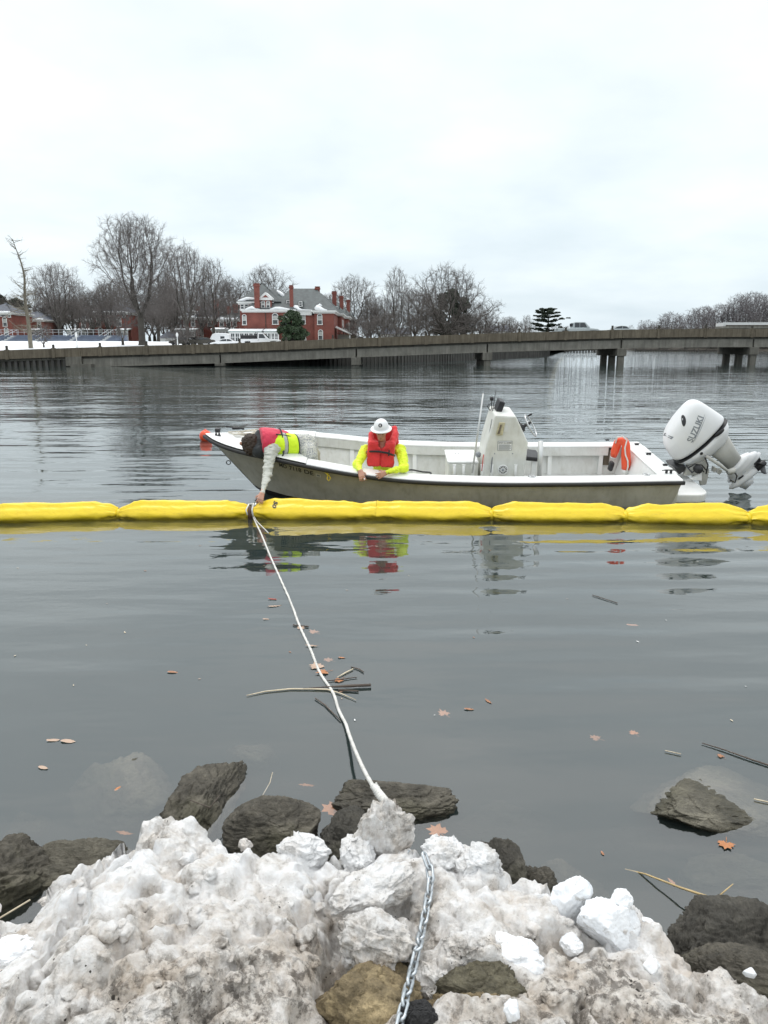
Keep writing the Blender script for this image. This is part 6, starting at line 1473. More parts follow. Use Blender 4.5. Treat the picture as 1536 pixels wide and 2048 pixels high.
    # small white thing pinched in the hand
    q = W(729, 958, 10.93)-base; sc = MB().lathe([(.001, -.02), (.012, -.012), (.010, .008), (.001, .014)], 8, q).build('glove_tag', M['gel_white'], T, True)
man_hardhat()

def man_bent():
    pel = W(611, 893, 11.75); chest = W(555, 881, 11.52); neck = W(521, 886, 11.47); head = W(500, 888, 11.42)
    base = np.array(BM @ Vector((2.15, -.1, .06)))
    T = thing('person', 'dark haired man in crimson life vest bent over the bow reaching down to the boom', 'person', base)
    shN, shF = W(541, 904, 11.30), W(533, 869, 11.66); elN, wrN = W(534, 951, 10.95), W(523.5, 988, 10.47); hn = W(519, 1005, 10.36)-wrN
    elF, wrF = W(512, 884, 11.86), W(500, 893, 11.72)
    hN = hand_prims(wrN, hn, (-.8, -.3, .2), (-.2, -.8, .4), 1.08, .7); hF = hand_prims(wrF, (-.7, -.2, -.3), (0, -1, 0), (0, 0, 1), 1.0, .4)
    hipN, hipF = W(618, 902, 11.58), W(612, 884, 11.93); knN, knF = W(630, 950, 11.62), W(633, 932, 11.98); ftN, ftF = knN+np.array((.42, .02, -.02)), knF+np.array((.42, .0, -.05))
    limbs = [('c', pel, chest, .12, .14), ('c', chest, neck, .13, .065), ('c', shN, shF, .06, .06), ('c', shN, elN, .052, .043), ('c', elN, wrN, .042, .028), ('c', shF, elF, .052, .043), ('c', elF, wrF, .042, .028), ('c', hipN, knN, .085, .06), ('c', hipF, knF, .085, .06), ('c', knN, ftN, .055, .04), ('c', knF, ftF, .055, .04)]
    hd = head-neck; hd /= np.linalg.norm(hd)
    hp = [('e', head, (.105, .085, .10)), ('c', neck, head, .06, .06), ('c', head+np.array((-.03, -.02, -.07)), head+np.array((-.035, -.02, -.085)), .055, .045), ('e', W(481.5, 887, 11.36), (.02, .02, .03))]
    def body(P):
        d = smin(union(P, limbs, .04), union(P, hp, .03), .03); d = smin(d, union(P, hN, .006), .012); return smin(d, union(P, hF, .006), .012)
    lo, hi = bounds(limbs+hp+hN+hF); sdf_part('body', body, lo, hi, .008, M['skin'], T, base)
    # hair: uneven dark curls
    def hr(P):
        d = smin(sd_ell(P, head+np.array((.01, 0, .02)), (.155, .14, .150)), sd_ell(P, head+np.array((.02, -.04, -.06)), (.125, .11, .12)), .04)
        return d+wrinkle(P, 20, .018)+.016*(worley(P*24)[0]-.5)
    sdf_part('hair', hr, head-.24, head+.24, .007, M['hair'], T, base)
    hdp = [('c', W(521, 872, 11.55), W(517, 902, 11.36), .105, .11), ('c', neck, W(530, 888, 11.47), .12, .13), ('c', W(512, 900, 11.36), W(521, 910, 11.33), .06, .045)]; lo, hi = bounds(hdp)
    sdf_part('hood', lambda P: union(P, hdp, .04)+wrinkle(P, 14, .008), lo, hi, .009, M['hood_black'], T, base)
    # shirt sleeve (near arm) and the far sleeve
    sl = [('c', W(548, 896, 11.38), shN, .13, .118), ('c', shN, elN, .115, .085), ('c', elN, wrN-hn*.15, .083, .050), ('c', chest, shF, .12, .10), ('c', shF, elF, .10, .075), ('c', elF, wrF, .072, .045)]; lo, hi = bounds(sl)
    def sf(P):
        Q = P*np.array((1, 1, 1.7), np.float32); return union(P, sl, .03)+wrinkle(Q, 7, .022)+wrinkle(Q, 15, .009)
    sdf_part('shirt', sf, lo, hi, .0085, M['sleeve'], T, base)
    # trousers: patterned hips, plain lower leg
    tr = [('c', W(598, 890, 11.70), W(614, 891, 11.75), .185, .185), ('c', hipN, W(620, 912, 11.55), .13, .125), ('c', W(620, 912, 11.55), knN, .12, .085), ('c', hipF, W(618, 885, 11.93), .125, .12)]; lo, hi = bounds(tr)
    sdf_part('trousers', lambda P: union(P, tr, .05)+wrinkle(P, 8, .012), lo, hi, .010, M['camo'], T, base)
    t2 = [('c', W(616, 892, 11.85), W(628, 908, 11.85), .11, .10), ('c', W(628, 908, 11.85), knF, .10, .085), ('c', knF, ftF, .085, .055), ('c', knN, ftN, .085, .055)]; lo, hi = bounds(t2)
    o = sdf_part('trouser_leg', lambda P: union(P, t2, .04)+wrinkle(P, 8, .010), lo, hi, .011, M['khaki'], T, base); o['label'] = 'plain khaki trouser leg'
    # yellow safety vest round the waist
    hv = [('c', W(560, 886, 11.55), W(588, 891, 11.65), .185, .185), ('c', W(533, 893, 11.42), W(556, 889, 11.5), .15, .18)]; lo, hi = bounds(hv)
    ax = W(588, 889, 11.65)-W(533, 893, 11.42); L = np.linalg.norm(ax); ax /= L; o0 = W(533, 893, 11.42)
    def hvf(P):
        s = (P-o0)@ax.astype(np.float32); d = union(P, hv, .05)+wrinkle(P, 8, .008); d = smax(d, s-(L+.02), .01); return smax(d, -(s+.03), .01)
    sv = sdf_part('safety_vest', hvf, lo, hi, .009, M['hivis'], T, base)
    def band(name, s0, s1, mat, grow, extra=None):
        def f(P):
            s = (P-o0)@ax.astype(np.float32); d = union(P, hv, .05)+wrinkle(P, 8, .008)-grow; return smax(smax(d, s-s1, .004), s0-s, .004)
        return sdf_part(name, f, lo, hi, .008, M[mat], T, base)
    band('vest_binding', L+.008, L+.028, 'strap_black', .006)
    band('reflective_tape', L*.50, L*.50+.06, 'reflect', .005); band('vest_binding', L*.50+.06, L*.50+.072, 'strap_black', .006); 
    # crimson life vest over the back
    c0, c1 = W(529, 884, 11.50), W(570, 884, 11.62); av = c1-c0; La = np.linalg.norm(av); av /= La; nn = np.array((.05, -.45, .86)); nn -= av*(nn@av); nn /= np.linalg.norm(nn); sn = np.cross(av, nn); sn = sn if sn[1] < 0 else -sn
    Mb = np.stack([av, sn, nn], 1).astype(np.float32); hem = lambda u: -.07-.03*np.sin(u*6)
    def pf(P):
        Q = (P-c0)@Mb; u, s, t = Q[:, 0], Q[:, 1], Q[:, 2]; rad = .232-.05*np.clip(u/La, -.3, 1.3)**2
        r = np.sqrt((s/1.06)**2+t*t); d = r-rad; d = np.where(d < -.075, d, d)
        d = smax(d, u-(La+.075), .02); d = smax(d, -(u+.085), .03); d = smax(d, hem(u)-t, .015)
        d = smax(d, -(sd_ell(P, head+np.array((-.02, 0, 0)), (.15, .14, .15))), .02)
        q = np.abs(((u/.17+.3) % 1)-.5); return d+wrinkle(P, 7, .010)+wrinkle(P, 16, .004)+.005*np.exp(-(q/.03)**2)
    sdf_part('life_vest', pf, (c0+c1)/2-.46, (c0+c1)/2+.46, .0085, M['vest_pink'], T, base)
    def vest_pt(u, ang, off=.006):
        rad = .232-.05*np.clip(u/La, -.3, 1.3)**2+off; return c0+av*u+sn*rad*1.06*sin(ang)+nn*rad*cos(ang)-base
    MB().tube([vest_pt(La*.72, k) for k in np.linspace(-.6, 1.86, 12)], .013, 6).build('strap', M['strap_black'], T, True)
    MB().tube([vest_pt(u, .42) for u in np.linspace(La*.42, La+.06, 6)], .010, 6).build('strap', M['strap_black'], T, True)
    MB().tube([vest_pt(La*.72, 1.86), W(568, 902, 11.36)-base, W(566, 910, 11.33)-base, W(563, 917, 11.33)-base], .012, 6).build('strap', M['strap_black'], T, True)
    MB().tube([vest_pt(u, 1.86+.13*sin(u*6), -.006) for u in np.linspace(-.06, La+.06, 9)], .010, 6).build('vest_hem', M['strap_black'], T, True)
man_bent()
# ------------------------------------------------------------------ water
def build_water():
    t = NT('river_water'); p = t.pos(False)
    sep = t.node('ShaderNodeSeparateXYZ'); t.l.new(p, sep.inputs[0]); y = sep.outputs[1]; x = sep.outputs[0]
    def wav(scale, sx, sy, amp, det=2, rot=0.0, rough=0.5, dist=0.0):
        v = t.mapping(p, (sx*scale, sy*scale, scale), (0, 0, R(rot))); return t.math('MULTIPLY', t.noise(1.0, det, rough, vec=v, dist=dist), amp)
    # calm inside the boom, rippled river outside
    rip = t.node('ShaderNodeMapRange', {'From Min': 10.0, 'From Max': 22.0, 'To Min': 0.0, 'To Max': 1.0}); t.l.new(y, rip.inputs['Value'])
    swell = wav(1.6, 0.22, 1.0, 0.030, 1, 4)
    mid = t.math('ADD', wav(3.6, 0.35, 1.0, 0.0075, 2, -6), t.math('MULTIPLY', wav(13, 0.6, 1.0, 0.0016, 2, 8), t.ramp(t.noise(0.35, 3, vec=p), [(0.48, 0.0), (0.62, 1.0)])))
    calm = t.math('ADD', swell, mid)
    # regular wake rings on the right of the near water
    wv = t.node('ShaderNodeTexWave', {'Scale': 0.62, 'Distortion': 2.2, 'Detail': 1.0, 'Detail Scale': 0.5}, wave_type='BANDS', bands_direction='Y', wave_profile='SIN')
    t.l.new(t.mapping(p, (0.4, 1, 1), (0, 0, R(-4))), wv.inputs['Vector'])
    wmask = t.node('ShaderNodeMapRange', {'From Min': -0.5, 'From Max': 2.5, 'To Min': 0.15, 'To Max': 1.0}); t.l.new(x, wmask.inputs['Value'])
    wake = t.math('MULTIPLY', t.math('MULTIPLY', wv.outputs[0], 0.0075), wmask.outputs[0])
    rough = t.math('ADD', t.math('ADD', wav(0.16, 0.25, 1.0, 0.17, 1, 3), wav(0.42, 0.45, 1.0, 0.055, 1, -4)), t.math('ADD', wav(1.3, 0.9, 1.0, 0.017, 2, -5), wav(0.75, 1.1, 1.0, 0.022, 1, 20)))
    h = t.math('ADD', t.math('ADD', calm, wake), t.math('MULTIPLY', rough, rip.outputs[0]))
    nb = t.bump(h, 1.0, 1.0)
    fr = t.node('ShaderNodeFresnel', {'IOR': 2.1}); t.l.new(nb, fr.inputs['Normal'])
    geo = t._geo; ff = t.math('MULTIPLY', fr.outputs[0], t.math('SUBTRACT', 1.0, geo.outputs['Backfacing']))
    gl = t.node('ShaderNodeBsdfGlossy', {'Roughness': 0.02, 'Color': (1, 1, 1)}); t.l.new(nb, gl.inputs['Normal'])
    tr = t.node('ShaderNodeBsdfTransparent')
    mx = t.node('ShaderNodeMixShader'); t.l.new(ff, mx.inputs[0]); t.l.new(tr.outputs[0], mx.inputs[1]); t.l.new(gl.outputs[0], mx.inputs[2])
    t.l.new(mx.outputs[0], t.out.inputs['Surface'])
    vol = t.node('ShaderNodeVolumePrincipled', {'Color': (0.10, 0.14, 0.135), 'Density': 4.5, 'Anisotropy': 0.1})
    t.l.new(vol.outputs[0], t.out.inputs['Volume'])
    t.n.remove(t.bsdf)
    mb = MB(); mb.box(-1500, 1500, -6, 3000, -8, 0)
    o = mb.build('water', t.mat); tag(o, kind='structure')
build_water()
# river bed, rising to the bank under the snow
BEDT = [(-3, 0.5), (0.6, 0.40), (1.4, 0.26), (1.9, 0.14), (2.3, -0.05), (2.7, -0.22), (3.6, -0.42), (4.8, -0.75), (7, -1.3), (12, -2.2), (60, -4)]
def bed_z(x, y): return lerp_tab(BEDT, y)
def build_bed():
    xs = np.concatenate([[-60, -20, -8], np.linspace(-4, 4, 61), [8, 20, 60]]); ys = np.concatenate([[-6, -2, 0, 1], np.linspace(1.4, 6, 60), [8, 12, 20, 60, 400]])
    X, Yg = np.meshgrid(xs, ys, indexing='ij'); Z = np.interp(Yg, [a for a, b in BEDT], [b for a, b in BEDT])
    P = np.stack([X.ravel()*2.2, Yg.ravel()*2.2, np.zeros(X.size)], 1); Z = Z+(0.10*fbm(P, 4)).reshape(Z.shape)*(Yg < 8)
    V = np.stack([X, Yg, Z], -1).reshape(-1, 3); n = len(ys); i, j = np.meshgrid(np.arange(len(xs)-1), np.arange(n-1), indexing='ij'); q = (i*n+j).ravel()
    F = np.stack([q, q+n, q+n+1, q+1], 1)
    m = m_plain('river_bed', (0.10, 0.085, 0.055), 0.95, 0.45, 3, 0.02, 30, world=True)
    tag(obj('river_bed', mesh_np('river_bed', V, F, True), m), kind='structure')
build_bed()

# ------------------------------------------------------------------ the yellow boom
def build_boom():
    B = thing('containment_boom', 'long yellow vinyl containment boom floating across the water in pinched sections', 'containment boom', (0, 0, 0))
    cuts = [-290, -40, 231, 498, 752, 985, 1256, 1506, 1760]; wl = [(-290, 1043), (0, 1046), (231, 1040), (498, 1038), (750, 1040), (985, 1043), (1256, 1046), (1536, 1050), (1760, 1054)]
    tp = [(-290, 992), (0, 996), (120, 1004), (231, 1030), (260, 1012), (330, 1002), (460, 1004), (498, 1012), (520, 1002), (700, 1000), (752, 1003), (800, 1000), (950, 1006), (985, 1018), (1010, 1008), (1150, 1008), (1256, 1018), (1290, 1008), (1460, 1010), (1506, 1024), (1760, 1015)]
    g = np.random.default_rng(21)
    for si, (a, b) in enumerate(zip(cuts[:-1], cuts[1:])):
        n = 110; rings = []; m = 56; g1, g2 = g.uniform(.6, 1.3), g.uniform(.6, 1.3); ph = g.uniform(0, 9)
        pa, pb = PZ(a, lerp_tab(wl, a)), PZ(b, lerp_tab(wl, b))
        for k in range(n+1):
            t = k/n; px = a+(b-a)*t; w = PZ(px, lerp_tab(wl, px)); e = min(t, 1-t)*(b-a)/250.0
            full = min(1.0, (e/0.19))**0.6 if e < 0.19 else 1.0; full = 0.34+0.66*full
            if (si == 3 and t > .5) or (si == 4 and t < .5): full = max(full, .84)      # only slightly creased joint
            d = Vector((pb[0]-pa[0], pb[1]-pa[1], 0)).normalized(); nrm = Vector((d.y, -d.x, 0))
            rr = (0.168+.010*sin(t*5*g1+ph)+.007*sin(t*11*g2+2*ph))*full; zc = 0.040*full+0.045*(1-full)
            ring = []
            for q in range(m):
                th = 2*pi*q/m; fold = 0
                if full < 0.999: fold = (1-full)*0.10*sin(th*9+ph+t*3)+(1-full)*0.06*sin(th*17+ph)
                r = rr*(1+fold); 
                squar = 1+.11*cos(4*th-.35)+.03*cos(8*th)
                P = Vector((w[0], w[1], zc))+nrm*(cos(th)*r*squar*1.0-0.17)+Vector((0, 0, sin(th)*r*squar*1.06))
                ring.append(P)
            rings.append(ring)
        V = np.array([[tuple(p) for p in r] for r in rings]).reshape(-1, 3); sj = 3 if si == 4 else si; pin = np.array([[min(1, max(0, 1-min(k/n, 1-k/n)*(b-a)/75.0))]*m for k in range(n+1)]).ravel(); VV = V*np.array((2.2, 5, 5)); N = perlin(VV+sj*7)*0.014+perlin(V*np.array((6, 13, 13))+sj*3)*0.006+(0.35-np.abs(perlin(V*np.array((3.2, 8, 8))+sj+VV[:, ::-1]*.3)))*(0.018+.035*pin)+(0.3-np.abs(perlin(V*np.array((7, 19, 19))+sj)))*(.006+.018*pin)
        V[:, 2] += N*1.2; V[:, 1] += N
        i, j = np.meshgrid(np.arange(n), np.arange(m), indexing='ij'); F = np.stack([(i*m+j), (i*m+(j+1) % m), ((i+1)*m+(j+1) % m), ((i+1)*m+j)], -1).reshape(-1, 4)[:, ::-1]
        me = mesh_np('boom_section', V, F, True); o = obj('boom_section', me, M['boom'], B)
        if si == 3: bsec = me
    # clamp at the joints: dark strap + chain, and the skirt below
    for px, r, mat in ((498, .105, 'boom_strap'), (231, .075, 'boom'), (985, .08, 'boom'), (1256, .08, 'boom'), (1506, .08, 'boom')):
        w = PZ(px, lerp_tab(wl, px)); mb = MB(); c = Vector((w[0], w[1]+0.17, 0.05))
        mb.tube([c+Vector((-.03, 0, 0)), c+Vector((.03, 0, 0))], r, 12); mb.build('joint_clamp', M[mat], B, True)
    a, b = PZ(-290, 1043), PZ(1760, 1054); mb = MB(); mb.prism([(a[0], a[1]+.2), (b[0], b[1]+.2), (b[0], b[1]+.21), (a[0], a[1]+.21)], 'z', -.55, -.05); mb.build('skirt', M['boom'], B)
    # black "50" stencilled on the sleeve, standing on its side
    bm = bmesh.new(); bm.from_mesh(bsec); bvh = BVHTree.FromBMesh(bm); bm.free()
    me = text_data('50', .08, 0, bold=.004); p = Vector(PY(541, 1012, 10.05)); q = Vector(PY(536, 1030, 10.05)); d = (q-p); d.y = 0; d.normalize(); up = Vector((-d.z, 0, d.x))
    Mx = Matrix(((d.x, up.x, 0, p.x), (0, 0, 1, p.y), (d.z, up.z, 0, p.z), (0, 0, 0, 1))); obj('lettering', drape(me, Mx, bvh, .006), M['letter_black'], B)
    # white lashing rings at the clamp
    w = PZ(498, 1038); c = Vector((w[0], w[1]+.0, .0))
    mb = MB(); mb.tube([PY(500, 1009, 10.2), PY(507, 1007, 10.1), PY(504, 1020, 10.02), PY(506, 1032, 10.0)], .012, 7); mb.tube([PY(498, 1008, 10.2), PY(492, 1020, 10.05), PY(495, 1030, 10.03)], .01, 7); mb.build('lashing', M['rope_white'], B, True)
    MB().tube([PY(508, 1012, 10.1), PY(512, 1008, 10.14), PY(510, 1004, 10.2)], .014, 6).build('joint_ring', M['steel'], B, True)
build_boom()

# mooring buoy floating past the bow
w = PZ(411.5, 881); BU = thing('mooring_buoy', 'round orange mooring buoy floating just beyond the tip of the bow', 'buoy', (w[0], w[1], 0))
MB().lathe([(.16*sin(k), .115-.16*cos(k)) for k in np.linspace(0.02, pi-.02, 15)], 20).build('float', M['orange_pvc'], BU, True)
MB().tube([(0, 0, .26), (0, 0, .30)], .03, 8).build('eye', M['orange_pvc'], BU, True)
# ------------------------------------------------------------------ rocks along the water's edge
def ico(sub):
    bm = bmesh.new(); bmesh.ops.create_icosphere(bm, subdivisions=sub, radius=1.0); V = np.array([v.co[:] for v in bm.verts]); F = np.array([[v.index for v in f.verts] for f in bm.faces]); bm.free(); return V, F
ICO5, ICO4, ICO3, ICO3S = ico(6), ico(5), ico(4), ico(3)
def rock_mesh(seed, size, rough=0.10, planes=9, ic=None, round_=0.0, box=0.5):
    g = np.random.default_rng(seed); V, F = ic or ICO5; V = V.copy()
    p = 2+box*4; V = V/((np.abs(V)**p).sum(1)**(1/p))[:, None]*0.92           # from ball towards block
    for k in range(planes+3):
        n = g.normal(size=3); n /= np.linalg.norm(n); d = g.uniform(0.52, 0.84)+round_*0.2; e = np.maximum(V@n-d, 0); V = V-n*e[:, None]*(1-0.12)
    S = np.array(size); nz = fbm(V*1.6+seed*3.1, 3)*rough*1.6; st = fbm(V*np.array((2.5, 2, 8.0))+seed, 4, mode='ridge')*rough*0.75; w1, w2 = worley(V*2.6+seed*.7+fbm(V*3, 2)[:, None]*.3, seed % 50); fz = fbm(V*9+seed, 5, gain=.6)*rough*0.5-rough*.6*np.exp(-((w2-w1)/.05)**2)
    nr = V/np.linalg.norm(V, axis=1)[:, None]; V = V+nr*(nz+st+fz)[:, None]
    return V*S, F
def rock(px, py, z, size, label, mat='rock', seed=1, rot=(0, 0, 0), name='rock', group=None, **k):
    """px,py,z: where the middle of the rock shows; size: half extents in metres"""
    V, F = rock_mesh(seed, size, **k); c = PZ(px, py, z); o = obj(name, mesh_np(name, V, F, True), M[mat], None, c, rot); tag(o, label, 'rock', group); return o
rock(8, 1765, -.02, (.27, .24, .22), 'dark mossy rock at the left edge of the water', 'rock', 3, (0, 0, .3))
rock(240, 1618, -.185, (.30, .36, .17), 'large grey rock lying wholly under water left of the tall slab', 'rock_light', 7, (.1, 0, .5), planes=7)
rock(160, 1752, -.06, (.24, .15, .15), 'flat grey rock between the water and the left shoulder of the snow', 'rock_light', 9, (.0, .1, .25), planes=7)
rock(402, 1598, .02, (.185, .40, .135), 'tall broken grey slab standing out of the water above the left snow peak', 'rock', 16, (R(8), .0, -.22), planes=9, box=.75, rough=.12)
rock(545, 1662, .03, (.255, .19, .15), 'smooth rounded dark rock in front of the snow, right of the slab', 'rock', 18, (0, 0, .1), planes=4, round_=.6, box=.1, rough=.07)
rock(688, 1682, .01, (.15, .19, .13), 'dark wet rock just left of the roped snow block', 'rock_b', 21, (0, 0, .4), planes=5, box=.3)
rock(790, 1606, .0, (.33, .15, .135), 'long low dark rock beneath the rope end', 'rock', 24, (0, 0, -.1), planes=6, box=.3)
rock(1482, 1622, -.105, (.64, .42, .12), 'wide slanting slab at the right, its tip out of the water', 'rock_light', 40, (R(-3), R(12.5), .45), planes=8, box=.7, rough=.06)
rock(1450, 1898, .12, (.27, .17, .14), 'dark block of rock at the lower right beside the snow', 'rock_b', 33, (.1, 0, -.15), planes=8, box=.7)
rock(1468, 1960, .20, (.19, .12, .10), 'small flat grey rock under the dark block at lower right', 'rock', 36, (0, .1, -.2), planes=7)
rock(992, 1748, .06, (.11, .20, .17), 'dark rock behind the middle of the snow bank', 'rock_b', 39, (0, 0, .3), planes=7)
rock(1062, 1790, .05, (.12, .12, .13), 'low dark rock wedged behind the snow near the white ice blocks', 'rock', 42, (0, 0, .3), planes=7)
rock(728, 2012, .42, (.18, .14, .15), 'tan brown stone under the snow at the bottom, left of the chain', 'rock_tan', 45, (0, 0, -.3), planes=8, box=.4, rough=.09)
rock(822, 1975, .40, (.10, .09, .10), 'small mossy stone behind the chain near the bottom', 'rock_moss', 48, (0, 0, .2), planes=6)
rock(960, 2010, .41, (.18, .12, .12), 'brown stone in the hollow right of the chain', 'rock_moss', 51, (0, 0, .1), planes=6)
rock(955, 2055, .43, (.16, .08, .11), 'tan stone at the bottom edge right of the black stone', 'rock_tan', 54, (0, 0, -.2), planes=6)
rock(832, 2042, .52, (.075, .05, .07), 'sharp black stone at the bottom beside the chain', 'rock_black', 57, (0, 0, .5), planes=9)
rock(505, 1518, -.17, (.20, .16, .12), 'pale streaked rock under water beyond the tall slab', 'rock_pale', 60, (0, 0, -.3), planes=7)
rock(60, 1668, -.22, (.16, .14, .12), 'faint pale rock under water above the left edge rock', 'rock_pale', 63, (0, 0, .4))
rock(1490, 1790, -.20, (.30, .20, .13), 'faint sunken rock under the brown reed at the right', 'rock_pale', 66, (0, 0, .1))
rock(600, 1590, -.27, (.22, .13, .10), 'faint sunken rock under water above the rounded rock', 'rock_pale', 69)
rock(1140, 1790, -.16, (.22, .16, .12), 'faint sunken stone behind the white ice blocks', 'rock_pale', 72)
rock(1000, 1660, -.26, (.32, .2, .12), 'faint sunken rock right of the rope end', 'rock_pale', 75)
rock(1290, 1690, -.30, (.2, .15, .1), 'faint sunken stone left of the slanting slab', 'rock_pale', 78)

# ------------------------------------------------------------------ the snow bank
CREST = [(-500, 1850, .34), (-200, 1850, .34), (0, 1846, .34), (60, 1838, .36), (100, 1790, .38), (150, 1762, .40), (232, 1725, .42), (246, 1675, .46), (300, 1652, .50), (350, 1642, .52), (395, 1668, .52), (470, 1702, .48), (560, 1722, .44), (640, 1722, .42), (700, 1745, .40), (770, 1735, .40), (840, 1712, .42), (880, 1695, .44), (930, 1702, .44), (1000, 1752, .40), (1060, 1775, .38), (1150, 1800, .38), (1260, 1842, .38), (1310, 1880, .38), (1340, 1908, .36), (1400, 1945, .36), (1470, 1985, .36), (1540, 2030, .38), (1700, 2120, .4), (2000, 2200, .4)]
CW = np.array([PZ(a, b, z) for a, b, z in CREST])
def build_snow():
    h = 0.0075; xs = np.arange(-2.3, 2.3, h); ys = np.arange(0.75, 3.05, h); X, Yg = np.meshgrid(xs, ys, indexing='ij'); x = X.ravel(); y = Yg.ravel()
    P2 = np.stack([x, y, np.zeros_like(x)], 1)
    o = np.argsort(CW[:, 0]); yc = np.interp(x, CW[o, 0], CW[o, 1]); zc = np.interp(x, CW[o, 0], CW[o, 2])
    yc = yc+0.035*perlin(P2*np.array((5, 0, 1))+2)+0.008*perlin(P2*np.array((13, 0, 1)))
    d = yc-y                                   # distance behind the crest, towards the viewer
    f1, f2 = worley(P2*3.4+fbm(P2*4, 2)[:, None]*.5, 5); l1 = np.sqrt(np.maximum(0, 1-(f1/.85)**2))
    g1, g2 = worley(P2*8.0+fbm(P2*9, 2)[:, None]*.5, 9); l2 = np.sqrt(np.maximum(0, 1-(g1/.8)**2))
    k1, k2 = worley(P2*19+fbm(P2*20, 2)[:, None]*.4, 13); l3 = np.sqrt(np.maximum(0, 1-(k1/.8)**2))
    msk = np.clip(.5+1.6*fbm(P2*2.1+9, 2), 0, 1); lump = .075*(l1-.6)+.045*(l2-.6)*(.3+.9*msk)+.022*(l3-.6)*(.25+1.1*msk)+.075*fbm(P2*2.6+4, 4)+.045*fbm(P2*6+1, 5, mode='ridge')*.7+.014*fbm(P2*26, 4, gain=.6)-.10*np.clip(fbm(P2*5.5+7, 3)-.16, 0, 1)*2.2-.035*np.exp(-((f2-f1)/.09)**2)*(fbm(P2*2+3, 2) > 0)
    z = zc+.10*np.clip(d/.6, 0, 1)+lump
    # hollows: crevice left of the chain, the pocket of stones at the bottom
    def hol(px, py, zz, rx, ry, dep, pw=2): c = PZ(px, py, zz); q = ((x-c[0])/rx)**2+((y-c[1])/ry)**2; return dep*np.exp(-q**(pw/2)*1.2)
    z = z-hol(668, 1885, .42, .035, .12, .22)-hol(760, 2015, .42, .20, .11, .20, 4)-hol(960, 2015, .42, .13, .07, .16, 4)-hol(690, 1945, .45, .10, .05, .14)
    fall = np.clip(-d/.16, 0, 1); fall = fall*fall*(3-2*fall); z = z*(1-fall)-.35*fall-.25*np.clip((-d-.16)/.2, 0, 1)
    z = np.where(y < 1.2, z*.6+.4*.62, z)
    V = np.stack([x, y, z], 1)
    w = np.stack([fbm(V*9+3, 3), fbm(V*9+33, 3), fbm(V*9+63, 3)], 1)*.020+np.stack([fbm(V*24+3, 2), fbm(V*24+33, 2), fbm(V*24+63, 2)], 1)*.008; V = V+w
    n = len(ys); i, j = np.meshgrid(np.arange(len(xs)-1), np.arange(n-1), indexing='ij'); q = (i*n+j).ravel(); F = np.stack([q, q+n, q+n+1, q+1], 1)
    keep = (d[F].max(1) > -.34); F = F[keep]
    me = mesh_np('snow_bank', V, F, True); ob = obj('snow_bank', me, M['snow']); tag(ob, 'dirty white bank of ploughed snow heaped along the near shore', 'snow bank')
    bm = bmesh.new(); bm.from_mesh(me); b = BVHTree.FromBMesh(bm); bm.free(); return b
SNOW = build_snow()
SURF = [SNOW]
def add_surf(o):
    bm = bmesh.new(); bm.from_mesh(o.data); bm.transform(o.matrix_basis); SURF.append(BVHTree.FromBMesh(bm)); bm.free()
for o in list(bpy.data.objects):
    if o.name.startswith('rock'): add_surf(o)
def hit_all(px, py, fallback=.45):
    d = Vector(ray(px, py)).normalized(); best = None
    for b in SURF:
        r = b.ray_cast(Vector((0, 0, CAM_H)), d)
        if r[0] is not None and (best is None or r[3] < best[1]): best = (r[0], r[3])
    return np.array(best[0]) if best else PZ(px, py, fallback)
def hit(px, py, fallback=.45):
    d = Vector(ray(px, py)); r = SNOW.ray_cast(Vector((0, 0, CAM_H)), d.normalized()); return np.array(r[0]) if r[0] is not None else PZ(px, py, fallback)
def chunk_mesh(seed, size, ic=None, sharp=0.0, amp=.22):
    g = np.random.default_rng(seed); V, F = ic or ICO3; V = V.copy()
    V = V+np.stack([fbm(V*1.1+seed*2.3+k*11, 3) for k in range(3)], 1)*(.55 if amp > .1 else .3)
    for k in range(int(12*sharp)):
        n = g.normal(size=3); n /= np.linalg.norm(n); e = np.maximum(V@n-g.uniform(.45, .8), 0); V = V-n*e[:, None]*.9
    f1, f2 = worley(V*1.9+seed*1.7, seed); f3, _ = worley(V*4.5+seed, seed)
    r = amp*(np.sqrt(np.maximum(0, 1-(f1/.9)**2))-.55)+amp*.5*(np.sqrt(np.maximum(0, 1-(f3/.85)**2))-.55)+amp*.9*fbm(V*2.6+seed, 4, mode='ridge')*.6+(.03+.25*amp)*fbm(V*9+seed, 4, gain=.6)
    nr = V/np.linalg.norm(V, axis=1)[:, None]; return (V+nr*r[:, None]*(1-.45*sharp))*np.array(size), F
def chunk(px, py, size, label, mat='snow', seed=1, rot=(0, 0, 0), lift=0.3, group=None, name='snow_chunk', Yd=None, **k):
    V, F = chunk_mesh(seed, size, **k); c = hit(px, py) if Yd is None else PY(px, py, Yd); c = c+np.array((0, 0, size[2]*lift)) if Yd is None else c
    o = obj(name, mesh_np(name, V, F, True), M[mat], None, c, rot); tag(o, label, 'snow chunk', group)
    if not group: add_surf(o)
    return o
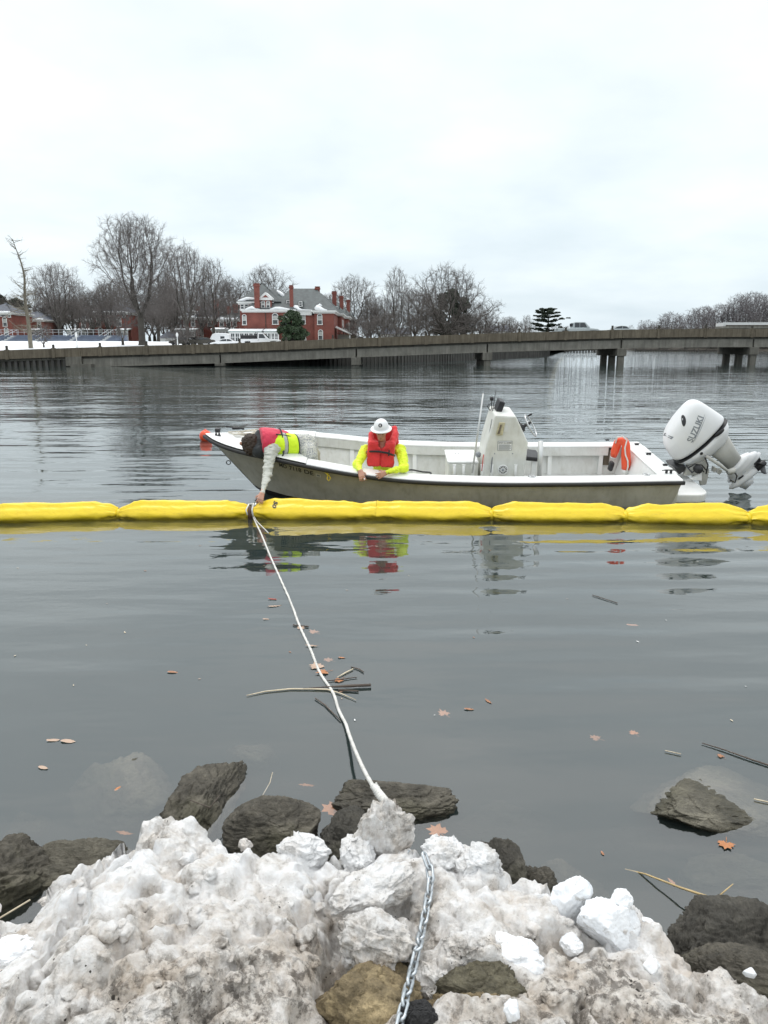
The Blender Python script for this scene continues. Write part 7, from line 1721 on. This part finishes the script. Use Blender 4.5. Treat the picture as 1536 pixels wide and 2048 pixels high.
# the roped block and the other pieces one can tell apart
chunk(768, 1678, (.105, .09, .15), 'grey dirty snow block standing upright with the white rope tied to it', 'snow_grey', 5, (0, R(14), .3), Yd=2.62, ic=ICO5, sharp=.3)
chunk(712, 1715, (.06, .07, .07), 'rounded snow lump at the left foot of the roped block', 'snow', 8, Yd=2.55, ic=ICO5)
chunk(605, 1706, (.085, .07, .065), 'knobbly snow lump on the crest left of the roped block', 'snow', 11, Yd=2.55, ic=ICO5)
chunk(885, 1712, (.075, .07, .06), 'tan stained snow lump on the crest just right of the chain', 'snow', 14, Yd=2.52, ic=ICO5)
chunk(958, 1735, (.075, .07, .07), 'brownish snow lump at the right end of the middle crest', 'snow', 17, Yd=2.47, ic=ICO5)
chunk(1135, 1812, (.085, .075, .125), 'clean white pointed ice block behind the big rounded one', 'ice', 20, (0, .1, .2), Yd=2.30, ic=ICO5, sharp=.7, amp=.1)
chunk(1222, 1860, (.135, .10, .095), 'biggest clean white rounded ice block at the right of the bank', 'ice', 23, (0, .55, .3), Yd=2.20, ic=ICO5, sharp=.5, amp=.08)
chunk(1244, 1802, (.034, .034, .04), 'small white ice nub on top of the biggest ice block', 'ice', 26, Yd=2.24, ic=ICO5, amp=.08)
chunk(1296, 1845, (.025, .02, .018), 'tiny pointed ice chip at the right end of the biggest ice block', 'ice', 29, Yd=2.22, sharp=.8, amp=.08)
chunk(1142, 1895, (.035, .035, .032), 'smooth white snow ball in front of the pointed ice block', 'ice', 32, amp=.06, ic=ICO5)
chunk(1298, 1935, (.03, .028, .028), 'small white ice lump below the biggest ice block', 'ice', 35, sharp=.5, amp=.08)
chunk(745, 1905, (.11, .075, .075), 'bulging white snow block beside the dark crevice left of the chain', 'snow', 38, (0, .1, -.2), lift=.5, ic=ICO5)
chunk(735, 1800, (.15, .085, .055), 'long flat snow slab reaching right towards the chain', 'snow', 41, (0, R(-10), .35), lift=.6, ic=ICO5, sharp=.3)
chunk(1040, 1925, (.095, .06, .05), 'smooth white snow lump in the right middle of the bank', 'ice', 44, (0, .2, -.3), lift=.2, ic=ICO5, amp=.12)
chunk(860, 1990, (.058, .05, .055), 'grey white snow ball on the stones just right of the chain', 'snow', 47, lift=.9, ic=ICO5, amp=.12)
chunk(1025, 2035, (.022, .02, .026), 'small bright ice lump near the bottom right of the chain', 'ice', 50, lift=.8, sharp=.4)
chunk(300, 2025, (.075, .05, .03), 'pale icy lump at the bottom left of the bank', 'snow', 53, sharp=.4, ic=ICO5)
chunk(28, 1915, (.07, .06, .05), 'bluish white snow lump at the left edge of the bank', 'ice', 56, ic=ICO5, amp=.1)
chunk(1500, 1945, (.022, .018, .018), 'white ice chip lying on the small flat rock at lower right', 'ice', 59, Yd=2.12, sharp=.9, amp=.06)
chunk(490, 1690, (.025, .02, .022), 'tiny snow nub on the crest above the rounded rock', 'snow', 62, Yd=2.66)
chunk(118, 1795, (.06, .03, .02), 'thin snow tongue pointing left over the water', 'snow', 65, (0, R(-8), .2), Yd=2.50, ic=ICO5)
chunk(925, 1905, (.05, .045, .04), 'round dirty snow lump in the hollow right of the chain', 'snow', 68, lift=.5, ic=ICO5)
g_ = np.random.default_rng(44)
for k in range(110):
    px, py = g_.uniform(-20, 1500), g_.uniform(1700, 2060); c = hit(px, py)
    if c[2] < .3 or c[1] > np.interp(c[0], CW[np.argsort(CW[:, 0]), 0], CW[np.argsort(CW[:, 0]), 1])-.03 or c[2] < .26: continue
    s = .010+.028*g_.uniform()**2.2; chunk(px, py, (s*g_.uniform(.8, 1.4), s*g_.uniform(.8, 1.2), s*g_.uniform(.6, 1)), 'little crumb of dirty snow lying loose on the bank', 'snow', 100+k, (0, 0, g_.uniform(0, 6)), lift=.2, group='loose snow crumbs on the bank', ic=ICO3S, sharp=(k % 3)*.3, name='snow_crumb')

# ------------------------------------------------------------------ chain
def build_chain():
    C = thing('chain', 'galvanised steel chain running down over the snow bank', 'chain', (0, 0, 0))
    def link(name, c, d, nrm, s=1.0):
        L, Wd, r = .0195*s, .0125*s, .0052*s; pts = []
        for k in range(6): a = -pi/2+pi*k/5; pts.append((L+Wd*cos(a)*1.0, Wd*sin(a)))
        for k in range(6): a = pi/2+pi*k/5; pts.append((-L+Wd*cos(a), Wd*sin(a)))
        d = Vector(d).normalized(); n = Vector(nrm); n = (n-d*n.dot(d)).normalized(); w = d.cross(n); return MB().tube([Vector(c)+d*a+w*b for a, b in pts], r, 8, closed=True).build(name, M['zinc'], C, True)
    path = [(853, 1722), (860, 1742), (861, 1765), (857, 1790), (853, 1815), (848, 1842), (842, 1868), (836, 1895), (829, 1922), (823, 1950), (815, 1980), (808, 2010), (801, 2040), (794, 2075), (788, 2110)]
    pts = [Vector(hit_all(*p)) for p in path]
    zs = np.array([p.z for p in pts]); D = np.array([p.y for p in pts])
    ys = np.interp(np.arange(len(pts)), [0, len(pts)-1], [max(D[0], 2.3), D[-1]]); 
    # the chain hangs in a smooth line just above the snow
    pts3 = []
    for k, p in enumerate(path):
        Y = float(np.convolve(np.pad(D, 3, 'edge'), np.ones(7)/7, 'valid')[k])-.03; pts3.append(Vector(PY(p[0], p[1], min(Y, pts[k].y-.014))))
    cum = [0]
    for a, b in zip(pts3[:-1], pts3[1:]): cum.append(cum[-1]+(b-a).length)
    at = lambda s: Vector([np.interp(s, cum, [p[i] for p in pts3]) for i in range(3)])
    s = 0; k = 0; pitch = .047
    while s < cum[-1]:
        c = at(s); d = at(min(s+.02, cum[-1]))-at(max(s-.02, 0)); vw = Vector((0, -.6, .8)); ang = R(38) if k % 2 else R(-52)
        n = Matrix.Rotation(ang, 3, d.normalized()) @ vw; link('link', c, d, n); s += pitch; k += 1
    a, b = Vector(PY(814.5, 1703, 2.58)), Vector(PY(822, 1712, 2.55)); link('link', a, (1, 0, -.6), (0, -1, 0), .8); link('link', b, (.6, .2, -1), (1, -.5, 0), .8)
build_chain()

# ------------------------------------------------------------------ rope from boom to the block
def twisted(pts, r, n=10, turns=60.0, sub=8):
    pts = [Vector(p) for p in pts]; Q = []
    for i in range(len(pts)-1):
        for k in range(sub):
            t = k/sub; p0, p1, p2, p3 = pts[max(i-1, 0)], pts[i], pts[i+1], pts[min(i+2, len(pts)-1)]
            Q.append(.5*((2*p1)+(p2-p0)*t+(2*p0-5*p1+4*p2-p3)*t*t+(3*p1-p0-3*p2+p3)*t**3))
    Q.append(pts[-1]); s = 0; rings = []
    for i, p in enumerate(Q):
        d = (Q[min(i+1, len(Q)-1)]-Q[max(i-1, 0)]).normalized(); u = d.cross(Vector((0, 0, 1))).normalized(); w = d.cross(u); s += (Q[i]-Q[i-1]).length if i else 0; ph = s*turns
        rr = r(i/(len(Q)-1)) if callable(r) else r
        rings.append([p+(u*cos(2*pi*k/n)+w*sin(2*pi*k/n))*rr*(1+.22*cos(3*(2*pi*k/n)+ph)) for k in range(n)])
    return MB().loft(rings)
water_pts = [PY(504, 1008, 10.12), PZ(508, 1032, .015), PZ(522, 1068, .006), PZ(541, 1112, .006), PZ(560, 1155, .006), PZ(582, 1205, .006), PZ(602, 1252, .006), PZ(622, 1300, .006), PZ(641, 1345, .006), PZ(660, 1385, .006), PZ(677, 1420, .008), PZ(691, 1447, .02)]
a = Vector(water_pts[-1]); b = Vector(PY(783, 1624, 2.70)); air = []
for k in range(1, 11):
    f = k/10; p = a.lerp(b, f); p.z -= .26*f*(1-f); air.append(p)
wob = np.random.default_rng(3)
water_pts = [np.array(p)+np.array((wob.normal(0, .006), 0, 0))*(0 < i < len(water_pts)-1) for i, p in enumerate(water_pts)]
RO = thing('rope', 'white twisted rope stretched over the water from the boom to the snow block', 'rope', (0, 0, 0))
twisted(water_pts+air, .0100, sub=26, turns=230).build('line', M['rope_white'], RO, True)
e0 = air[-4]; twisted([e0.lerp(b, f)+Vector((0, 0, .006)) for f in (0.08, .3, .5, .7, 1.0)], lambda t: .0165+.002*sin(t*60), n=12, sub=26, turns=150).build('splice', M['rope_white'], RO, True)
MB().tube([e0.lerp(b, .05)+Vector((.004, 0, .01)), e0.lerp(b, .06)+Vector((.012, -.01, .03))], .006, 6).build('tail', M['rope_white'], RO, True)
twisted([PZ(503, 1020, .03), PZ(512, 1040, .008), PZ(527, 1056, .006), PZ(537, 1066, .006)], .006, sub=10).build('tail', M['rope_white'], RO, True)

# ------------------------------------------------------------------ fallen leaves, reeds and twigs
def leaf_me(kind, seed):
    g = np.random.default_rng(seed); pts = []
    if kind == 'maple':
        for a, r in ((-90, .18), (-62, .62), (-48, .55), (-24, .92), (-12, .66), (6, .86), (16, .62), (28, .58), (44, 1.0), (58, .72), (72, .66), (90, 1.12), (108, .66), (122, .72), (136, 1.0), (152, .58), (164, .62), (174, .86), (192, .66), (204, .92), (228, .55), (242, .62)):
            pts.append((r*cos(R(a))*g.uniform(.85, 1.1), r*sin(R(a))*g.uniform(.85, 1.1)))
    elif kind == 'oak':
        for t in np.linspace(0, 1, 9): pts.append((.38*sin(pi*min(1, t*.95+.05))*(1 if int(t*8) % 2 else .55)+.03, -1+2*t))
        pts = pts+[(-x*g.uniform(.8, 1.1), y) for x, y in pts[::-1]]
    else:
        for k in np.linspace(0, 2*pi, 11)[:-1]: pts.append((.42*cos(k)*g.uniform(.85, 1.1), sin(k)))
    V = [(0, 0, .05)]+[(x, y, .10*(x*x+y*y)**.5*g.uniform(-.6, 1.2)) for x, y in pts]; n = len(pts); F = [(0, 1+i, 1+(i+1) % n) for i in range(n)]
    mb = MB(); mb.add(V, F)
    if kind != 'oval': mb.tube([(0, -.1, .03), (.05, -.7, .05), (.12, -1.25, .08)], .03, 4)
    return mb.mesh('leaf')
def leaf(px, py, wpx, label, mat='leaf_orange', kind='maple', z=0.004, rz=0.0, seed=1, group=None, flat=1.0):
    c = PZ(px, py, z); depth = c[1]*cos(PITCH)+(CAM_H-z)*sin(PITCH); s = wpx/FOC*depth*.5
    o = obj('fallen_leaf', leaf_me(kind, seed), M[mat], None, c, (R(4), R(3), rz)); o.scale = (s, s, s*.8); tag(o, label, 'leaf', group); return o
leaf(1452, 1688, 40, 'bright orange maple leaf floating over the slanting slab at the right', 'leaf_orange', z=.004, rz=2.6, seed=3)
leaf(668, 1618, 58, 'big orange leaf half sunk left of the long low rock', 'leaf_orange', z=-.03, rz=1.2, seed=5)
leaf(876, 1663, 52, 'orange brown leaf in the water right of the roped block', 'leaf_orange', z=-.02, rz=.6, seed=7)
leaf(248, 1666, 34, 'brown leaf under water on the submerged rock', 'leaf_orange', 'oak', z=-.05, rz=1.4, seed=9)
leaf(235, 1577, 16, 'small orange leaf standing over the submerged rock', 'leaf_orange', 'oval', z=.0, rz=-.5, seed=11)
leaf(634, 1333, 36, 'pale orange leaf pressed against the rope, upper of the pair', 'leaf_pale', z=.006, rz=.4, seed=13)
leaf(648, 1344, 32, 'orange leaf pressed against the rope, lower of the pair', 'leaf_orange', z=.006, rz=2.0, seed=15)
leaf(683, 1315, 15, 'small round orange leaf floating right of the rope', 'leaf_orange', 'oval', rz=1.5, seed=17)
leaf(658, 1320, 24, 'brown sunken leaf just right of the rope pair', 'leaf_brown', z=-.02, rz=1, seed=19)
leaf(678, 1360, 26, 'orange leaf among the twigs right of the rope', 'leaf_orange', z=.004, rz=2.4, seed=21)
leaf(622, 1291, 24, 'pale narrow leaf across the rope', 'leaf_pale', 'oak', z=.008, rz=1.5, seed=23)
leaf(628, 1264, 26, 'brown leaf just right of the upper rope', 'leaf_brown', z=-.01, rz=.8, seed=25)
leaf(602, 1256, 20, 'pale leaf touching the left of the upper rope', 'leaf_pale', z=.004, rz=.2, seed=27)
leaf(545, 1198, 20, 'dark red leaf floating left of the rope below the reflection', 'leaf_red', 'oval', rz=1.4, seed=29)
leaf(532, 1238, 14, 'small pale leaf left of the rope', 'leaf_pale', 'oval', rz=1.6, seed=31)
leaf(548, 1212, 26, 'long pale leaf floating left of the rope', 'leaf_pale', 'oak', rz=1.9, seed=33)
leaf(106, 1480, 26, 'left one of two pale leaves floating side by side on the left', 'leaf_pale', 'oval', rz=1.7, seed=35)
leaf(136, 1482, 32, 'right one of two pale leaves floating side by side on the left', 'leaf_pale', 'oval', rz=1.5, seed=37)
leaf(86, 1535, 24, 'single pale brown leaf floating above the submerged rock', 'leaf_pale', 'oval', rz=1.2, seed=39)
leaf(345, 1344, 22, 'lone brown leaf in open water left of the rope', 'leaf_brown', 'oval', rz=1.5, seed=41)
leaf(888, 1427, 30, 'brown leaf in open water below the twigs', 'leaf_brown', z=-.01, rz=.5, seed=43)
leaf(938, 1418, 20, 'round brown leaf right of another brown leaf in open water', 'leaf_brown', 'oval', rz=1.5, seed=45)
leaf(976, 1402, 20, 'brown leaf farthest right of three in the middle water', 'leaf_brown', 'oak', rz=.5, seed=47)
leaf(1192, 1476, 28, 'reddish brown sunken leaf left of the slanting slab', 'leaf_brown', z=-.03, rz=.9, seed=49)
leaf(1268, 1466, 24, 'orange brown sunken leaf above the slanting slab', 'leaf_orange', z=-.02, rz=.3, seed=51)
leaf(1265, 1250, 26, 'reddish leaf on the open water to the right', 'leaf_brown', 'oval', z=-.01, rz=1.5, seed=53)
leaf(1442, 1512, 18, 'brown leaf caught at the top corner of the slanting slab', 'leaf_brown', z=.004, rz=.5, seed=55)
leaf(1344, 1764, 24, 'red brown leaf under the brown reed', 'leaf_brown', 'oak', z=-.01, rz=.4, seed=57)
leaf(612, 1570, 30, 'sunken orange leaf over the rounded rock', 'leaf_orange', 'oak', z=-.06, rz=1.5, seed=59)
leaf(1205, 1706, 12, 'small brown leaf in the open water behind the ice blocks', 'leaf_brown', 'oval', rz=.2, seed=61)
g_ = np.random.default_rng(8)
for k in range(28):
    px, py = g_.uniform(10, 1530), 1075+g_.uniform()**1.3*560
    leaf(px, py, g_.uniform(3, 8), 'tiny pale leaf scrap floating on the open grey water', ('leaf_pale', 'gel_white', 'straw', 'leaf_brown')[k % 4], 'oval', rz=g_.uniform(0, 3), seed=70+k, group='leaf scraps on the water')
def stick(pts, r, mat, label, name='reed', cat=None):
    o = MB().tube(pts, r, 6).build(name, M[mat], None, True); return tag(o, label, cat or name)
Z = lambda px, py, z=.008: PZ(px, py, z)
stick([Z(493, 1391), Z(530, 1383), Z(580, 1378), Z(620, 1378), Z(655, 1379), Z(682, 1387), Z(712, 1400)], [.003, .005, .006, .006, .006, .004, .002], 'straw', 'long bent straw coloured reed crossing under the rope')
stick([Z(606, 1377, .012), Z(650, 1374, .012), Z(695, 1372, .016), Z(742, 1370, .016)], [.003, .005, .011, .010], 'stick', 'thick dark reed stub crossing the rope to the right')
stick([Z(630, 1396), Z(650, 1410), Z(664, 1424), Z(682, 1442)], [.004, .005, .005, .003], 'stick', 'dark sunken twig left of the rope', 'twig')
stick([Z(586, 1250), Z(617, 1253)], .006, 'stick', 'short dark twig across the upper rope', 'twig')
stick([Z(674, 1355), Z(690, 1346), Z(706, 1338)], [.003, .006, .005], 'straw', 'pale broken reed pointing up right from the rope')
stick([Z(650, 1362), Z(680, 1359), Z(714, 1354)], [.003, .005, .003], 'stick', 'thin dark twig among the leaves right of the rope', 'twig')
stick([Z(702, 1334), Z(718, 1338), Z(727, 1344)], .005, 'stick', 'small forked dark twig right of the leaves', 'twig')
stick([Z(676, 1380), Z(700, 1381), Z(717, 1382)], .006, 'stick', 'short dark twig right below the dark reed stub', 'twig')
stick([Z(1250, 1738, -.02), Z(1290, 1748, .01), Z(1360, 1775, .05), Z(1450, 1805, .09), Z(1560, 1836, .13)], [.002, .004, .005, .006, .007], 'reed', 'long brown reed slanting out of the water at the right')
stick([Z(1438, 1792, .06), Z(1452, 1780, .07), Z(1466, 1768, .08)], [.004, .003, .002], 'reed', 'short side shoot standing off the brown reed')
stick([Z(1404, 1486), Z(1450, 1500), Z(1500, 1518), Z(1560, 1538)], [.003, .004, .005, .006], 'stick', 'dark stick floating above the slanting slab', 'stick')
stick([Z(1330, 1501), Z(1362, 1508)], .003, 'straw', 'thin pale straw above the slanting slab', 'straw')
stick([Z(1508, 1598), Z(1545, 1606)], .004, 'straw', 'short pale straw on the slanting slab', 'straw')
stick([Z(-10, 1842, .05), Z(30, 1818, .06), Z(60, 1800, .05)], .004, 'straw', 'pale straw leaning on the left edge rock', 'straw')
stick([Z(520, 1600, -.01), Z(540, 1565, .0), Z(545, 1545, .0)], .002, 'straw', 'hair thin straw above the rounded rock', 'straw')
stick([Z(380, 1600, .12), Z(420, 1615, .12), Z(440, 1590, .13)], .003, 'stick', 'thin dark twig lying on the near slab block', 'twig')
stick([Z(1185, 1190), Z(1235, 1206)], .004, 'stick', 'thin grey stick on the water under the motor reflection', 'stick')
print('SCRIPT SECONDS', round(time.time()-T0, 1), 'tris', sum(len(o.data.loops)-2*len(o.data.polygons) for o in bpy.data.objects if o.type == 'MESH' and o.data.users == 1))
